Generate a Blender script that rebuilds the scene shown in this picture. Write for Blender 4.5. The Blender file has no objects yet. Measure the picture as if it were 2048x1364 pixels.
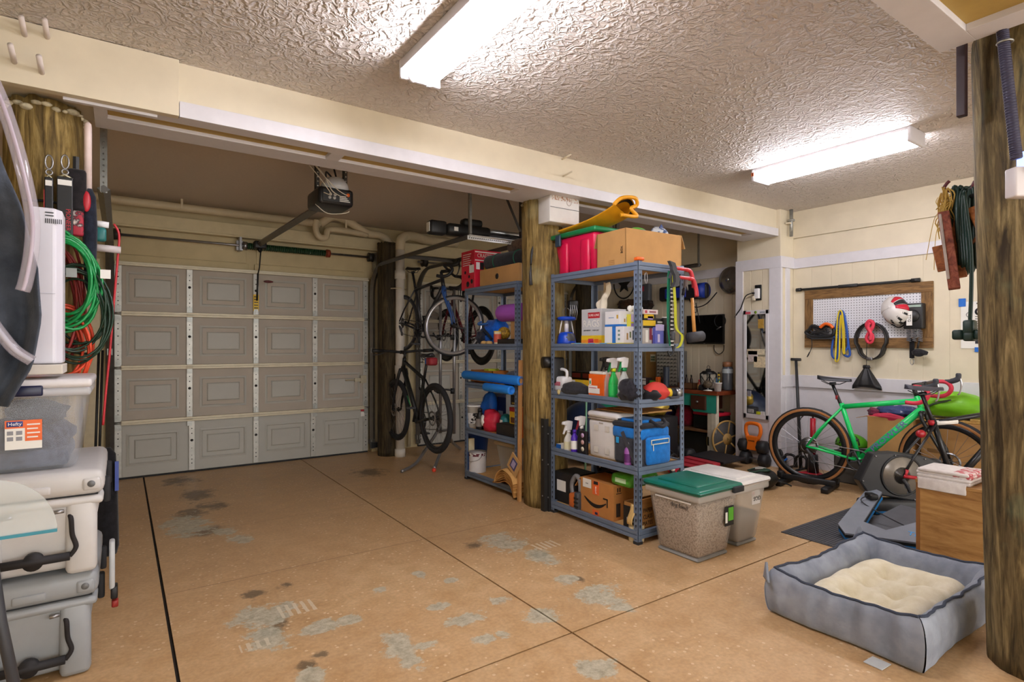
import bpy, bmesh, math, random
from mathutils import Vector as V, Matrix as M
random.seed(7)
PI = math.pi
SC = bpy.context.scene
COL = SC.collection

# ---------------------------------------------------------------- camera
F, CY, EYE, YAW = 1127.0, 689.0, 1.30, math.radians(34.77)
SY, CW = math.sin(YAW), math.cos(YAW)
cam = bpy.data.cameras.new('camera'); camo = bpy.data.objects.new('camera', cam); COL.objects.link(camo)
cam.sensor_width = 36.0; cam.lens = 36.0*F/2048.0; cam.sensor_fit = 'HORIZONTAL'
cam.shift_y = (CY-682.0)/2048.0; cam.clip_start = 0.02
camo.location = (0, 0, EYE); camo.rotation_euler = (PI/2, 0, -YAW)
SC.camera = camo

# ---------------------------------------------------------------- world (uniform fill light, added through the open side behind the camera) and exposure
w = bpy.data.worlds.new('world'); SC.world = w; w.use_nodes = True
w.node_tree.nodes['Background'].inputs[0].default_value = (1.0, 0.97, 0.93, 1)
w.node_tree.nodes['Background'].inputs[1].default_value = 3.5
SC.view_settings.view_transform = 'Standard'; SC.view_settings.look = 'None'
SC.view_settings.exposure = 0.35; SC.view_settings.gamma = 1.0; SC.view_settings.use_curve_mapping = False
LAMP = 27.0    # strength of the fluorescent tubes

# ---------------------------------------------------------------- measuring helpers: image point + one known coordinate -> place in the room
def ray(u, v):
    a = (u-1024)/F
    return SY+a*CW, CW-a*SY, (CY-v)/F
def pz(u, v, z=0.0):
    d = ray(u, v); t = (z-EYE)/d[2]; return V((d[0]*t, d[1]*t, z))
def px(u, v, x):
    d = ray(u, v); t = x/d[0]; return V((x, d[1]*t, EYE+d[2]*t))
def py(u, v, y):
    d = ray(u, v); t = y/d[1]; return V((d[0]*t, y, EYE+d[2]*t))
def pd(u, v, dep):
    d = ray(u, v); return V((d[0]*dep, d[1]*dep, EYE+d[2]*dep))

# ---------------------------------------------------------------- colours and materials
def lin(h):
    h = h.lstrip('#'); o = []
    for i in (0, 2, 4):
        c = int(h[i:i+2], 16)/255.0
        o.append(c/12.92 if c <= 0.04045 else ((c+0.055)/1.055)**2.4)
    return (*o, 1.0)
MATS = {}
class NT:
    def __init__(s, name):
        s.m = bpy.data.materials.new(name); s.m.use_nodes = True; s.t = s.m.node_tree
        s.b = s.t.nodes['Principled BSDF']; s.out = s.t.nodes['Material Output']
    def n(s, typ, **kw):
        nd = s.t.nodes.new(typ)
        for k, val in kw.items():
            if k.startswith('i_'):
                key = k[2:]; key = int(key) if key.isdigit() else key.replace('_', ' ')
                nd.inputs[key].default_value = val
            else: setattr(nd, k, val)
        return nd
    def l(s, a, b): s.t.links.new(a, b)
    def coord(s, kind='Object', scale=(1, 1, 1)):
        tc = s.n('ShaderNodeTexCoord'); mp = s.n('ShaderNodeMapping'); mp.inputs['Scale'].default_value = scale
        s.l(tc.outputs[kind], mp.inputs['Vector']); return mp.outputs['Vector']
    def noise(s, vec, scale, detail=3, rough=.55, dist=0):
        nd = s.n('ShaderNodeTexNoise'); nd.inputs['Scale'].default_value = scale; nd.inputs['Detail'].default_value = detail
        nd.inputs['Roughness'].default_value = rough; nd.inputs['Distortion'].default_value = dist
        s.l(vec, nd.inputs['Vector']); return nd.outputs['Fac']
    def ramp(s, fac, stops, interp='LINEAR'):
        nd = s.n('ShaderNodeValToRGB'); e = nd.color_ramp.elements; nd.color_ramp.interpolation = interp
        while len(e) < len(stops): e.new(0.5)
        for el, (p, c) in zip(e, stops):
            el.position = p; el.color = c if not isinstance(c, (int, float)) else (c, c, c, 1)
        s.l(fac, nd.inputs['Fac']); return nd.outputs['Color']
    def mix(s, fac, a, b, mode='MIX'):
        nd = s.n('ShaderNodeMix', data_type='RGBA', blend_type=mode)
        for sock, val in ((0, fac), (6, a), (7, b)):
            if isinstance(val, (int, float, tuple)): nd.inputs[sock].default_value = val
            else: s.l(val, nd.inputs[sock])
        return nd.outputs[2]
    def math(s, op, a, b=0.0, clamp=False):
        nd = s.n('ShaderNodeMath', operation=op, use_clamp=clamp)
        for i, val in ((0, a), (1, b)):
            if isinstance(val, (int, float)): nd.inputs[i].default_value = val
            else: s.l(val, nd.inputs[i])
        return nd.outputs[0]
    def bump(s, h, strength=.3, dist=.01):
        nd = s.n('ShaderNodeBump'); nd.inputs['Strength'].default_value = strength; nd.inputs['Distance'].default_value = dist
        s.l(h, nd.inputs['Height']); s.l(nd.outputs['Normal'], s.b.inputs['Normal'])
    def base(s, c):
        if isinstance(c, tuple): s.b.inputs['Base Color'].default_value = c
        else: s.l(c, s.b.inputs['Base Color'])
    def setp(s, rough=.6, metal=0, spec=.5, coat=0, alpha=1):
        s.b.inputs['Roughness'].default_value = rough; s.b.inputs['Metallic'].default_value = metal
        s.b.inputs['Specular IOR Level'].default_value = spec; s.b.inputs['Coat Weight'].default_value = coat
        s.b.inputs['Alpha'].default_value = alpha
def mat(col, rough=.55, metal=0, var=.10, vs=14, bump=0, bs=90, alpha=1, spec=.5, coat=0, name=None):
    key = (col, rough, metal, var, vs, bump, bs, alpha, spec, coat)
    if key in MATS: return MATS[key]
    t = NT(name or 'paint_'+col.strip('#')); t.setp(rough, metal, spec, coat, alpha)
    c = lin(col); vec = t.coord()
    nz = t.noise(vec, vs, 4)
    t.base(t.mix(1.0, c, t.ramp(nz, [(.3, 1-var), (.7, 1+var*.6)]), 'MULTIPLY'))
    if bump:
        t.bump(t.noise(vec, bs, 3), bump, .004)
    MATS[key] = t.m; return t.m
def emit(col, strength, name):
    t = NT(name); t.b.inputs['Base Color'].default_value = lin(col)
    t.b.inputs['Emission Color'].default_value = lin(col); t.b.inputs['Emission Strength'].default_value = strength
    return t.m
def grain(c1, c2, scale=(1, 1, 12), s=6, rough=.55, bump=.15, name='wood', c3=None, dist=1.2):
    key = ('g', c1, c2, scale, s, rough, bump, c3)
    if key in MATS: return MATS[key]
    t = NT(name); t.setp(rough, 0, .35); vec = t.coord(scale=scale)
    a = t.noise(vec, s, 6, .62, dist)
    stops = [(.32, lin(c1)), (.66, lin(c2))] if not c3 else [(.28, lin(c1)), (.5, lin(c2)), (.72, lin(c3))]
    t.base(t.ramp(a, stops)); t.bump(a, bump, .006)
    MATS[key] = t.m; return t.m
def cloth(c1, c2=None, sc=220, rough=.95, bump=.35, name='cloth', spots=30):
    key = ('c', c1, c2, sc, rough, bump)
    if key in MATS: return MATS[key]
    t = NT(name); t.setp(rough, 0, .2); vec = t.coord()
    a = t.noise(vec, spots, 4)
    t.base(t.ramp(a, [(.35, lin(c1)), (.65, lin(c2 or c1))])); t.bump(t.noise(vec, sc, 2), bump, .004)
    t.b.inputs['Sheen Weight'].default_value = .15
    MATS[key] = t.m; return t.m
def clear(col, alpha, rough=.12, name='clear_plastic'):
    key = ('cl', col, alpha, rough)
    if key in MATS: return MATS[key]
    t = NT(name); t.setp(rough, 0, .5, 0, alpha); t.base(lin(col)); MATS[key] = t.m; return t.m
def speck(c1, c2, c3=None, s=60, rough=.6, lo=.45, hi=.55, name='speckled', bump=0, kind='noise'):
    key = ('sp', c1, c2, c3, s, rough, lo, hi, kind)
    if key in MATS: return MATS[key]
    t = NT(name); t.setp(rough, 0, .4); vec = t.coord()
    if kind == 'vor':
        nd = t.n('ShaderNodeTexVoronoi'); nd.inputs['Scale'].default_value = s; t.l(vec, nd.inputs['Vector'])
        a = t.math('FRACT', t.math('MULTIPLY', nd.outputs['Color'], 1.0))
    else: a = t.noise(vec, s, 3)
    st = [(lo, lin(c1)), (hi, lin(c2))]
    if c3: st.append((min(hi+.08, .99), lin(c3)))
    t.base(t.ramp(a, st, 'CONSTANT' if kind == 'vor' else 'LINEAR'))
    if bump: t.bump(a, bump, .004)
    MATS[key] = t.m; return t.m

# ---------------------------------------------------------------- mesh builder
class MB:
    def __init__(s, off=None):
        s.v = []; s.f = []; s.sm = []; s.o = V(off) if off is not None else V((0, 0, 0)); s.m = None
    def add(s, vs, fs, smooth=False, m=None):
        b = len(s.v); m = m or s.m
        for p in vs:
            p = V(p)
            if m is not None: p = m @ p
            s.v.append(p-s.o)
        s.f += [[i+b for i in f] for f in fs]; s.sm += [smooth]*len(fs); return s
    def bx(s, x0, x1, y0, y1, z0, z1, m=None):
        vs = [(x, y, z) for z in (z0, z1) for y in (y0, y1) for x in (x0, x1)]
        return s.add(vs, [(0, 2, 3, 1), (4, 5, 7, 6), (0, 1, 5, 4), (2, 6, 7, 3), (0, 4, 6, 2), (1, 3, 7, 5)], False, m)
    def cb(s, c, sz, m=None):
        return s.bx(c[0]-sz[0]/2, c[0]+sz[0]/2, c[1]-sz[1]/2, c[1]+sz[1]/2, c[2]-sz[2]/2, c[2]+sz[2]/2, m)
    def rb(s, x0, x1, y0, y1, z0, z1, r, seg=2, m=None, taper=0, tapery=None):
        bm = bmesh.new(); bmesh.ops.create_cube(bm, size=1)
        for q in bm.verts:
            t = taper if q.co.z < 0 else 0; ty = (tapery if tapery is not None else taper) if q.co.z < 0 else 0
            q.co = V(((x0+x1)/2+q.co.x*(x1-x0-2*t), (y0+y1)/2+q.co.y*(y1-y0-2*ty), (z0+z1)/2+q.co.z*(z1-z0)))
        bmesh.ops.bevel(bm, geom=bm.edges[:]+bm.verts[:], offset=r, segments=seg, profile=.5, affect='EDGES')
        bm.verts.index_update()
        s.add([q.co.copy() for q in bm.verts], [[q.index for q in f.verts] for f in bm.faces], True, m); bm.free(); return s
    def tube(s, pts, r, n=8, closed=False, caps=True, m=None, flat=None):
        pts = [V(p) for p in pts]; k = len(pts); rs = r if isinstance(r, (list, tuple)) else [r]*k
        tg = []
        for i in range(k):
            if closed: d = pts[(i+1) % k]-pts[i-1]
            else: d = pts[min(i+1, k-1)]-pts[max(i-1, 0)]
            tg.append(d.normalized() if d.length > 1e-9 else V((0, 0, 1)))
        up = V((0, 0, 1)) if abs(tg[0].z) < .9 else V((1, 0, 0))
        nx = tg[0].cross(up).normalized(); vs = []
        for i in range(k):
            nx = (nx-tg[i]*nx.dot(tg[i]))
            nx = nx.normalized() if nx.length > 1e-6 else tg[i].orthogonal().normalized()
            ny = tg[i].cross(nx)
            for j in range(n):
                a = 2*PI*j/n; fx, fy = (1, 1) if not flat else flat
                vs.append(pts[i]+(nx*math.cos(a)*fx+ny*math.sin(a)*fy)*rs[i])
        fs = []
        for i in range(k if closed else k-1):
            a, b = i*n, ((i+1) % k)*n
            for j in range(n): fs.append((a+j, a+(j+1) % n, b+(j+1) % n, b+j))
        if caps and not closed:
            fs.append(tuple(range(n-1, -1, -1))); fs.append(tuple((k-1)*n+j for j in range(n)))
        return s.add(vs, fs, n > 5, m)
    def cyl(s, p0, p1, r0, r1=None, n=12, m=None):
        return s.tube([p0, p1], [r0, r0 if r1 is None else r1], n, m=m)
    def lathe(s, prof, n=20, m=None, c=(0, 0, 0), sx=1, sy=1, caps=True):
        vs = []
        for r, z in prof:
            for j in range(n):
                a = 2*PI*j/n; vs.append((c[0]+r*math.cos(a)*sx, c[1]+r*math.sin(a)*sy, c[2]+z))
        fs = []
        for i in range(len(prof)-1):
            for j in range(n): fs.append((i*n+j, i*n+(j+1) % n, (i+1)*n+(j+1) % n, (i+1)*n+j))
        if caps:
            fs.append(tuple(range(n-1, -1, -1))); fs.append(tuple((len(prof)-1)*n+j for j in range(n)))
        return s.add(vs, fs, True, m)
    def prism(s, poly, z0, z1, m=None, smooth=False):
        n = len(poly); vs = [(p[0], p[1], z0) for p in poly]+[(p[0], p[1], z1) for p in poly]
        fs = [tuple(range(n-1, -1, -1)), tuple(range(n, 2*n))]+[(i, (i+1) % n, n+(i+1) % n, n+i) for i in range(n)]
        return s.add(vs, fs, smooth, m)
    def ell(s, c, r, nu=14, nv=9, m=None):
        vs = []; fs = []
        for i in range(nv+1):
            t = PI*i/nv
            for j in range(nu):
                a = 2*PI*j/nu
                vs.append((c[0]+r[0]*math.sin(t)*math.cos(a), c[1]+r[1]*math.sin(t)*math.sin(a), c[2]+r[2]*math.cos(t)))
        for i in range(nv):
            for j in range(nu): fs.append((i*nu+j, (i+1)*nu+j, (i+1)*nu+(j+1) % nu, i*nu+(j+1) % nu))
        return s.add(vs, fs, True, m)
    def ring(s, c, R, r, n=28, k=8, m=None, axis='z', ry=None):
        pts = []
        for i in range(n):
            a = 2*PI*i/n; x, y = R*math.cos(a), (ry or R)*math.sin(a)
            pts.append(V(c)+V({'z': (x, y, 0), 'y': (x, 0, y), 'x': (0, x, y)}[axis]))
        return s.tube(pts, r, k, True, m=m)
    def grid(s, fn, nu, nv, m=None, smooth=True, wrap=False):
        vs = [fn(i/nu, j/nv) for j in range(nv+1) for i in range(nu+1)]; fs = []
        for j in range(nv):
            for i in range(nu):
                a = j*(nu+1)+i; fs.append((a, a+1, a+nu+2, a+nu+1))
        return s.add(vs, fs, smooth, m)
    def build(s, name, material, parent=None, bev=0, sub=0, solid=0, loc=None, rot=None, label=None):
        me = bpy.data.meshes.new(name); me.from_pydata([tuple(p) for p in s.v], [], s.f); me.update()
        me.polygons.foreach_set('use_smooth', s.sm)
        me.materials.append(material)
        o = bpy.data.objects.new(name, me); COL.objects.link(o)
        if parent is not None: o.parent = parent
        if loc is not None: o.location = loc
        if rot is not None: o.rotation_euler = rot
        if solid: md = o.modifiers.new('solid', 'SOLIDIFY'); md.thickness = solid; md.offset = 0
        if bev: md = o.modifiers.new('bevel', 'BEVEL'); md.width = bev; md.segments = 2; md.limit_method = 'ANGLE'
        if sub: md = o.modifiers.new('sub', 'SUBSURF'); md.levels = sub; md.render_levels = sub
        if label: o['label'] = label
        return o
def tag(o, label, cat, group=None):
    o['label'] = label; o['category'] = cat
    if group: o['group'] = group
    return o
def thing(name, label, cat, loc=(0, 0, 0), rz=0, group=None, rot=None):
    o = bpy.data.objects.new(name, None); o.empty_display_size = .05; COL.objects.link(o)
    o.location = loc; o.rotation_euler = rot if rot else (0, 0, rz)
    return tag(o, label, cat, group)
def struct(o): o['kind'] = 'structure'; return o
def inst(o, parent, loc=(0, 0, 0), rot=None, scale=None):
    c = o.copy(); COL.objects.link(c); c.parent = parent; c.location = loc
    if rot: c.rotation_euler = rot
    if scale: c.scale = scale
    return c
def RZ(a): return M.Rotation(a, 4, 'Z')
def RX(a): return M.Rotation(a, 4, 'X')
def RY(a): return M.Rotation(a, 4, 'Y')
def TR(*p): return M.Translation(V(p))
def frame(origin, xdir, ydir):
    x = V(xdir).normalized(); y = V(ydir); y = (y-x*y.dot(x)).normalized(); z = x.cross(y)
    m = M.Identity(4)
    for i in range(3): m[i][0], m[i][1], m[i][2], m[i][3] = x[i], y[i], z[i], origin[i]
    return m
def text(body, size, material, parent, m, name='lettering', depth=.0006, align='CENTER', sx=1.0):
    cu = bpy.data.curves.new(name, 'FONT'); cu.body = body; cu.size = size; cu.extrude = depth
    cu.align_x = align; cu.align_y = 'CENTER'; cu.resolution_u = 2
    tmp = bpy.data.objects.new(name+'_tmp', cu); me = bpy.data.meshes.new_from_object(tmp)
    bpy.data.objects.remove(tmp); bpy.data.curves.remove(cu)
    me.name = name; me.transform(m @ M.Diagonal((sx, 1, 1, 1)))
    me.materials.clear(); me.materials.append(material)
    o = bpy.data.objects.new(name, me); COL.objects.link(o)
    if parent is not None: o.parent = parent
    return o
# faces of a box seen by the camera: a print laid on the face looking to -X, reading towards -Y, or on the face looking to -Y, reading towards +X
def onXface(x, y, z): return frame((x, y, z), (0, -1, 0), (0, 0, 1))
def onYface(x, y, z): return frame((x, y, z), (1, 0, 0), (0, 0, 1))
def curve(pts, n=6, closed=False):
    pts = [V(p) for p in pts]; k = len(pts); out = []
    for i in range(k if closed else k-1):
        g = lambda q: pts[q % k] if closed else pts[max(0, min(k-1, q))]
        p0, p1, p2, p3 = g(i-1), g(i), g(i+1), g(i+2)
        for j in range(n):
            t = j/n; out.append(.5*((2*p1)+(p2-p0)*t+(2*p0-5*p1+4*p2-p3)*t*t+(3*p1-p0-3*p2+p3)*t**3))
    if not closed: out.append(pts[-1])
    return out
def stuff(o): o['kind'] = 'stuff'; return o
WHITE = mat('#d8d6db', .45, var=.04); CREAM = mat('#ded3ba', .6, var=.06, vs=5); BLACK = mat('#17181a', .5, var=.2)
RUBBER = mat('#202124', .75, var=.15); STEEL = mat('#9a9a9c', .35, .9, var=.15); GALV = mat('#a3a49f', .42, .7, var=.18, vs=30)
CHROME = mat('#d0d0d2', .18, 1, var=.03); DGREY = mat('#3b3d42', .5, var=.12); GREY = mat('#77797c', .5, var=.1)
KRAFT = mat('#b98c54', .85, var=.10, vs=8, bump=.08, bs=200); PAPER = mat('#e8e6e0', .7, var=.03)
RED = mat('#b51e2c', .45, var=.1); ORANGE = mat('#e8661c', .45, var=.08); YELLOW = mat('#e3bd22', .5, var=.08)
BLUE = mat('#1c62b5', .5, var=.1); GREEN = mat('#1d8a4b', .5, var=.1)
# ================================================================ THE ROOM
ZC, ZB, XW, XP, YD = 2.73, 2.445, 5.97, 5.72, 6.60   # ceiling, beam underside, right wall, pilaster face, garage door plane

def floor_material():
    t = NT('floor_coating'); vec = t.coord()
    a = t.noise(vec, 1.1, 5, .6, .6); b = t.noise(vec, 9, 5, .65); c = t.noise(vec, 55, 3)
    col = t.ramp(a, [(.25, lin('#a98457')), (.5, lin('#c59d6d')), (.75, lin('#d5b283'))])
    col = t.mix(.55, col, t.ramp(b, [(.3, lin('#b68f60')), (.7, lin('#dabb92'))]))
    col = t.mix(.35, col, t.ramp(c, [(.35, .55), (.65, 1.0)]), 'MULTIPLY')
    wob = t.noise(vec, 7, 6, .7); wob2 = t.noise(vec, 26, 5, .75)
    vd = t.n('ShaderNodeTexVoronoi'); vd.inputs['Scale'].default_value = 24; t.l(vec, vd.inputs['Vector'])
    chips = t.math('MULTIPLY', t.math('LESS_THAN', vd.outputs['Distance'], .17), t.math('GREATER_THAN', t.noise(vec, 1.6, 3), .47))
    col = t.mix(t.math('MULTIPLY', chips, .55), col, lin('#e6d2ae'))
    def blots(lst):
        acc = None
        for (u, v_, du, dv) in lst:
            cpt = pz(u, v_); ax = max(abs(pz(u+du, v_).x-cpt.x), .03); ay = max(abs(pz(u, v_-dv).y-cpt.y), .03)
            s = t.n('ShaderNodeVectorMath', operation='SUBTRACT'); t.l(vec, s.inputs[0]); s.inputs[1].default_value = (cpt.x, cpt.y, 0)
            m = t.n('ShaderNodeVectorMath', operation='MULTIPLY'); t.l(s.outputs[0], m.inputs[0]); m.inputs[1].default_value = (1/ax, 1/ay, 0)
            ln = t.n('ShaderNodeVectorMath', operation='LENGTH'); t.l(m.outputs[0], ln.inputs[0])
            d = t.math('SUBTRACT', 1.0, ln.outputs['Value'])
            acc = d if acc is None else t.math('MAXIMUM', acc, d)
        q = t.math('ADD', acc, t.math('MULTIPLY', t.math('SUBTRACT', wob, .5), 3.4))
        return t.math('ADD', q, t.math('MULTIPLY', t.math('SUBTRACT', wob2, .5), 1.6))
    pale = blots([(930, 1240, 60, 12), (1000, 1200, 26, 9), (760, 1180, 16, 6), (905, 1160, 16, 6), (560, 1215, 36, 12), (450, 1062, 26, 8), (1240, 1215, 30, 14), (375, 1050, 55, 20), (525, 1235, 60, 26), (540, 1275, 50, 24), (802, 1300, 36, 46), (850, 1292, 32, 10), (1010, 1085, 50, 20),
                  (1085, 1112, 32, 20), (1200, 1192, 60, 26), (1190, 1335, 56, 30), (1085, 1232, 50, 20), (640, 1255, 40, 14), (700, 1240, 30, 10),
                  (965, 1280, 30, 12), (1010, 1268, 22, 8), (1130, 1160, 30, 12), (620, 1352, 40, 16), (480, 1078, 30, 8), (840, 1148, 14, 9), (880, 1212, 30, 8)])
    dark = blots([(380, 1030, 40, 14), (410, 1062, 50, 12), (545, 1262, 46, 16), (395, 990, 42, 14), (360, 962, 40, 9), (425, 1012, 40, 8), (740, 945, 45, 9), (560, 1248, 40, 16), (505, 1190, 26, 10), (575, 1170, 26, 8),
                  (945, 1090, 30, 8), (1160, 1158, 16, 8), (615, 1330, 30, 12), (1085, 1110, 22, 9), (640, 1310, 24, 8)])
    col = t.mix(t.math('MULTIPLY', t.ramp(dark, [(.0, 0.0), (.6, 1.0)]), .75), col, lin('#4a4234'))
    col = t.mix(t.math('MULTIPLY', t.ramp(pale, [(.0, 0.0), (.22, 1.0)]), .85), col, t.ramp(wob2, [(.3, lin('#8a8672')), (.65, lin('#cac6b0'))]))
    # fine cracks in the screed: two faint lines across the bay
    sep = t.n('ShaderNodeSeparateXYZ'); t.l(vec, sep.inputs[0])
    for yy, x0, x1, k in ((3.43, .2, 2.6, .5), (4.45, .2, 2.7, .25)):
        dd = t.math('ABSOLUTE', t.math('SUBTRACT', t.math('ADD', sep.outputs['Y'], t.math('MULTIPLY', t.math('SUBTRACT', wob, .5), .02)), yy))
        ln = t.math('LESS_THAN', dd, .004)
        on = t.math('MULTIPLY', t.math('GREATER_THAN', sep.outputs['X'], x0), t.math('LESS_THAN', sep.outputs['X'], x1))
        col = t.mix(t.math('MULTIPLY', t.math('MULTIPLY', ln, on), k), col, lin('#5d4326'))
    # rows of tyre-tread marks scuffed pale into the coating
    for (u, v_, du, dv) in ((595, 1216, 42, 12), (510, 1290, 34, 8), (1092, 1090, 32, 8)):
        cpt = pz(u, v_); ax = abs(pz(u+du, v_).x-cpt.x); ay = abs(pz(u, v_-dv).y-cpt.y)
        inx = t.math('LESS_THAN', t.math('ABSOLUTE', t.math('SUBTRACT', sep.outputs['X'], cpt.x)), ax); iny = t.math('LESS_THAN', t.math('ABSOLUTE', t.math('SUBTRACT', sep.outputs['Y'], cpt.y)), ay)
        bars = t.math('GREATER_THAN', t.math('ADD', t.math('SINE', t.math('MULTIPLY', sep.outputs['X'], 170.0)), t.math('MULTIPLY', t.math('SUBTRACT', wob2, .5), 2.6)), .15)
        col = t.mix(t.math('MULTIPLY', t.math('MULTIPLY', t.math('MULTIPLY', inx, iny), bars), .7), col, lin('#d8cdb4'))
    t.base(col); t.setp(.42, 0, .4)
    t.l(t.ramp(b, [(.3, .34), (.7, .55)]), t.b.inputs['Roughness'])
    t.bump(t.noise(vec, 70, 4), .10, .004)
    return t.m
FLOORM = floor_material()
fl = struct(MB().bx(-4, 8, -4, 8, -.12, -.012).build('floor', mat('#1d1812', .9)))
for x0, x1 in ((-4, .176), (.190, 1.668), (1.678, 8)):
    for y0, y1 in ((-4, 1.930), (1.939, 8)):
        MB().bx(x0, x1, y0, y1, -.05, 0).build('slab', FLOORM, fl)

def ceiling_material():
    t = NT('knockdown_ceiling'); vec = t.coord()
    t.base(lin('#d9d1ca')); t.setp(.6, 0, .4)
    a = t.noise(vec, 15, 1.2, .5, .9); b = t.noise(vec, 30, 1, .5, .6)
    h = t.math('ADD', t.ramp(a, [(.40, 0.0), (.49, 1.0), (.53, 1.0), (.60, 0.0)]), t.math('MULTIPLY', t.ramp(b, [(.42, 0.0), (.5, 1.0), (.58, 0.0)]), .35))
    nd = t.n('ShaderNodeBump'); nd.inputs['Strength'].default_value = .75; nd.inputs['Distance'].default_value = .016
    t.l(h, nd.inputs['Height']); t.l(nd.outputs['Normal'], t.b.inputs['Normal'])
    return t.m
struct(MB().bx(-4, 8, -4, 3.5, ZC, ZC+.1).build('ceiling', ceiling_material()))
struct(MB().bx(-4, 8, 3.5, 8, ZC, ZC+.1).build('ceiling_rear', mat('#cfc2b4', .7, var=.05, vs=60, bump=.25, bs=70)))

def wallm(c='#dccfae'): return mat(c, .6, var=.07, vs=4)
# ---- back wall round the two garage doors
OCH = mat('#c4b48c', .65, var=.10, vs=5)
wb = struct(MB().bx(-4, 8, YD+.10, YD+.2, 0, ZC).build('wall_back', OCH))
def wpart(name, m_, *a): return MB().bx(*a).build(name, m_, wb, bev=.003)
for x0, x1 in ((-4, -.10), (2.50, 3.10), (5.62, 8)): wpart('jamb', OCH, x0, x1, YD-.02, YD+.1, 0, 2.12)
wpart('header', OCH, -4, 8, YD+.03, YD+.1, 2.10, ZC)
for x0, x1 in ((-.2, 1.13), (1.19, 2.42), (2.55, 3.8), (3.86, 5.1)):      # framed boards over the doors
    wpart('board', OCH, x0, x1, YD+.01, YD+.04, 2.10, 2.168)
    wpart('panel', OCH, x0+.02, x1-.02, YD+.02, YD+.04, 2.176, 2.42)
wpart('trim_board', mat('#d0c29c', .6, var=.06), -4, 8, YD-.05, YD+.05, 2.455, 2.575)
wpart('trim_ledge', mat('#d0c29c', .6, var=.06), -4, 8, YD-.07, YD+.05, 2.432, 2.452)
wpart('side_jamb', mat('#cfc3a4', .6), 2.54, 2.66, YD-.12, YD-.02, .02, 2.1)
wpart('side_jamb', mat('#cfc3a4', .6), -.30, -.16, YD-.10, YD-.02, .02, 2.1)
struct(MB().bx(-2.0, -1.9, -4, YD, 0, ZC).build('wall_left', OCH))

# ---- right wall with its boards, rails and white panels
wr = struct(MB().bx(XW+.02, XW+.12, -4, 3.30, 0, ZC).build('wall_right', CREAM))
def rpart(name, m_, *a): return MB().bx(*a).build(name, m_, wr, bev=.002)
rpart('upper_board', CREAM, XW, XW+.03, -4, 3.27, 2.445, ZC); rpart('middle_board', CREAM, XW, XW+.03, -4, 3.27, 2.222, 2.435)
pl = MB().bx(XW, XW+.03, 0, .1994, 0, 2.115-.97).build('plank', CREAM, wr, bev=.0012, loc=(0, 3.07, .97))
for k in range(1, 16): inst(pl, wr, (0, 3.07-.2*k, .97))
rpart('white_panel', WHITE, XW, XW+.03, -4, 3.27, 0, .85)
bx0 = MB().bx(XW-.012, XW+.02, 0, .05, .06, .85).build('batten', WHITE, wr, bev=.002, loc=(0, 3.22, 0))
tr = struct(MB().bx(XW-.018, XW+.02, -4, 3.27, 2.115, 2.222).build('trim_1', WHITE, bev=.003))
struct(MB().bx(XW-.03, XW+.02, -4, 3.27, .85, .975).build('trim_2', WHITE, bev=.003))
# ---- pilaster that carries the beam at the wall
wp = struct(MB().bx(XP+.02, XW+.1, 3.29, 3.78, 0, ZC).build('wall_pilaster', CREAM))
def ppart(name, m_, *a): return MB().bx(*a).build(name, m_, wp, bev=.002)
ppart('front_board', CREAM, XP, XP+.03, 3.2705, 3.78, 2.235, ZC); ppart('side_board', CREAM, XP+.003, XW, 3.267, 3.30, 2.235, ZC)
for k in range(3): MB().bx(XP, XP+.03, 3.35+k*.13, 3.477+k*.13, .05, 2.12).build('plank', CREAM, wp, bev=.004)
ppart('top_rail', WHITE, XP-.015, XP+.02, 3.255, 3.79, 2.115, 2.235); ppart('side_rail', WHITE, XP-.011, XW, 3.252, 3.30, 2.1155, 2.235)
ppart('stile', WHITE, XP-.014, XP+.02, 3.256, 3.39, .0, 2.115); ppart('stile', WHITE, XP-.014, XP+.02, 3.70, 3.79, 0, 2.115)
ppart('side_stile', WHITE, XP+.09, XP+.17, 3.258, 3.30, 0, 2.115); ppart('side_panel', CREAM, XP+.003, XW, 3.2695, 3.30, .97, 2.115)
ppart('lower_panel', WHITE, XP-.004, XP+.03, 3.36, 3.72, .0, .93); ppart('side_lower_panel', WHITE, XP+.002, XW, 3.264, 3.30, 0, .85)
ppart('chair_rail', WHITE, XP+.001, XW, 3.25, 3.30, .85, .975)
# ---- rear part of the right wall, behind the workbench
w2 = struct(MB().bx(XW+.02, XW+.12, 3.78, 7, 0, ZC).build('wall_right_rear', CREAM))
pl = MB().bx(XW, XW+.03, 0, .113, 0, 2.1).build('plank', CREAM, w2, bev=.005, loc=(0, 3.78, .02))
for k in range(1, 25): inst(pl, w2, (0, 3.78+.116*k, .02))
MB().bx(XW, XW+.03, 3.78, YD, 2.225, ZC).build('upper_board', CREAM, w2)
struct(MB().bx(XW-.018, XW+.02, 3.78, YD, 2.115, 2.225).build('trim_3', WHITE, bev=.003))

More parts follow.
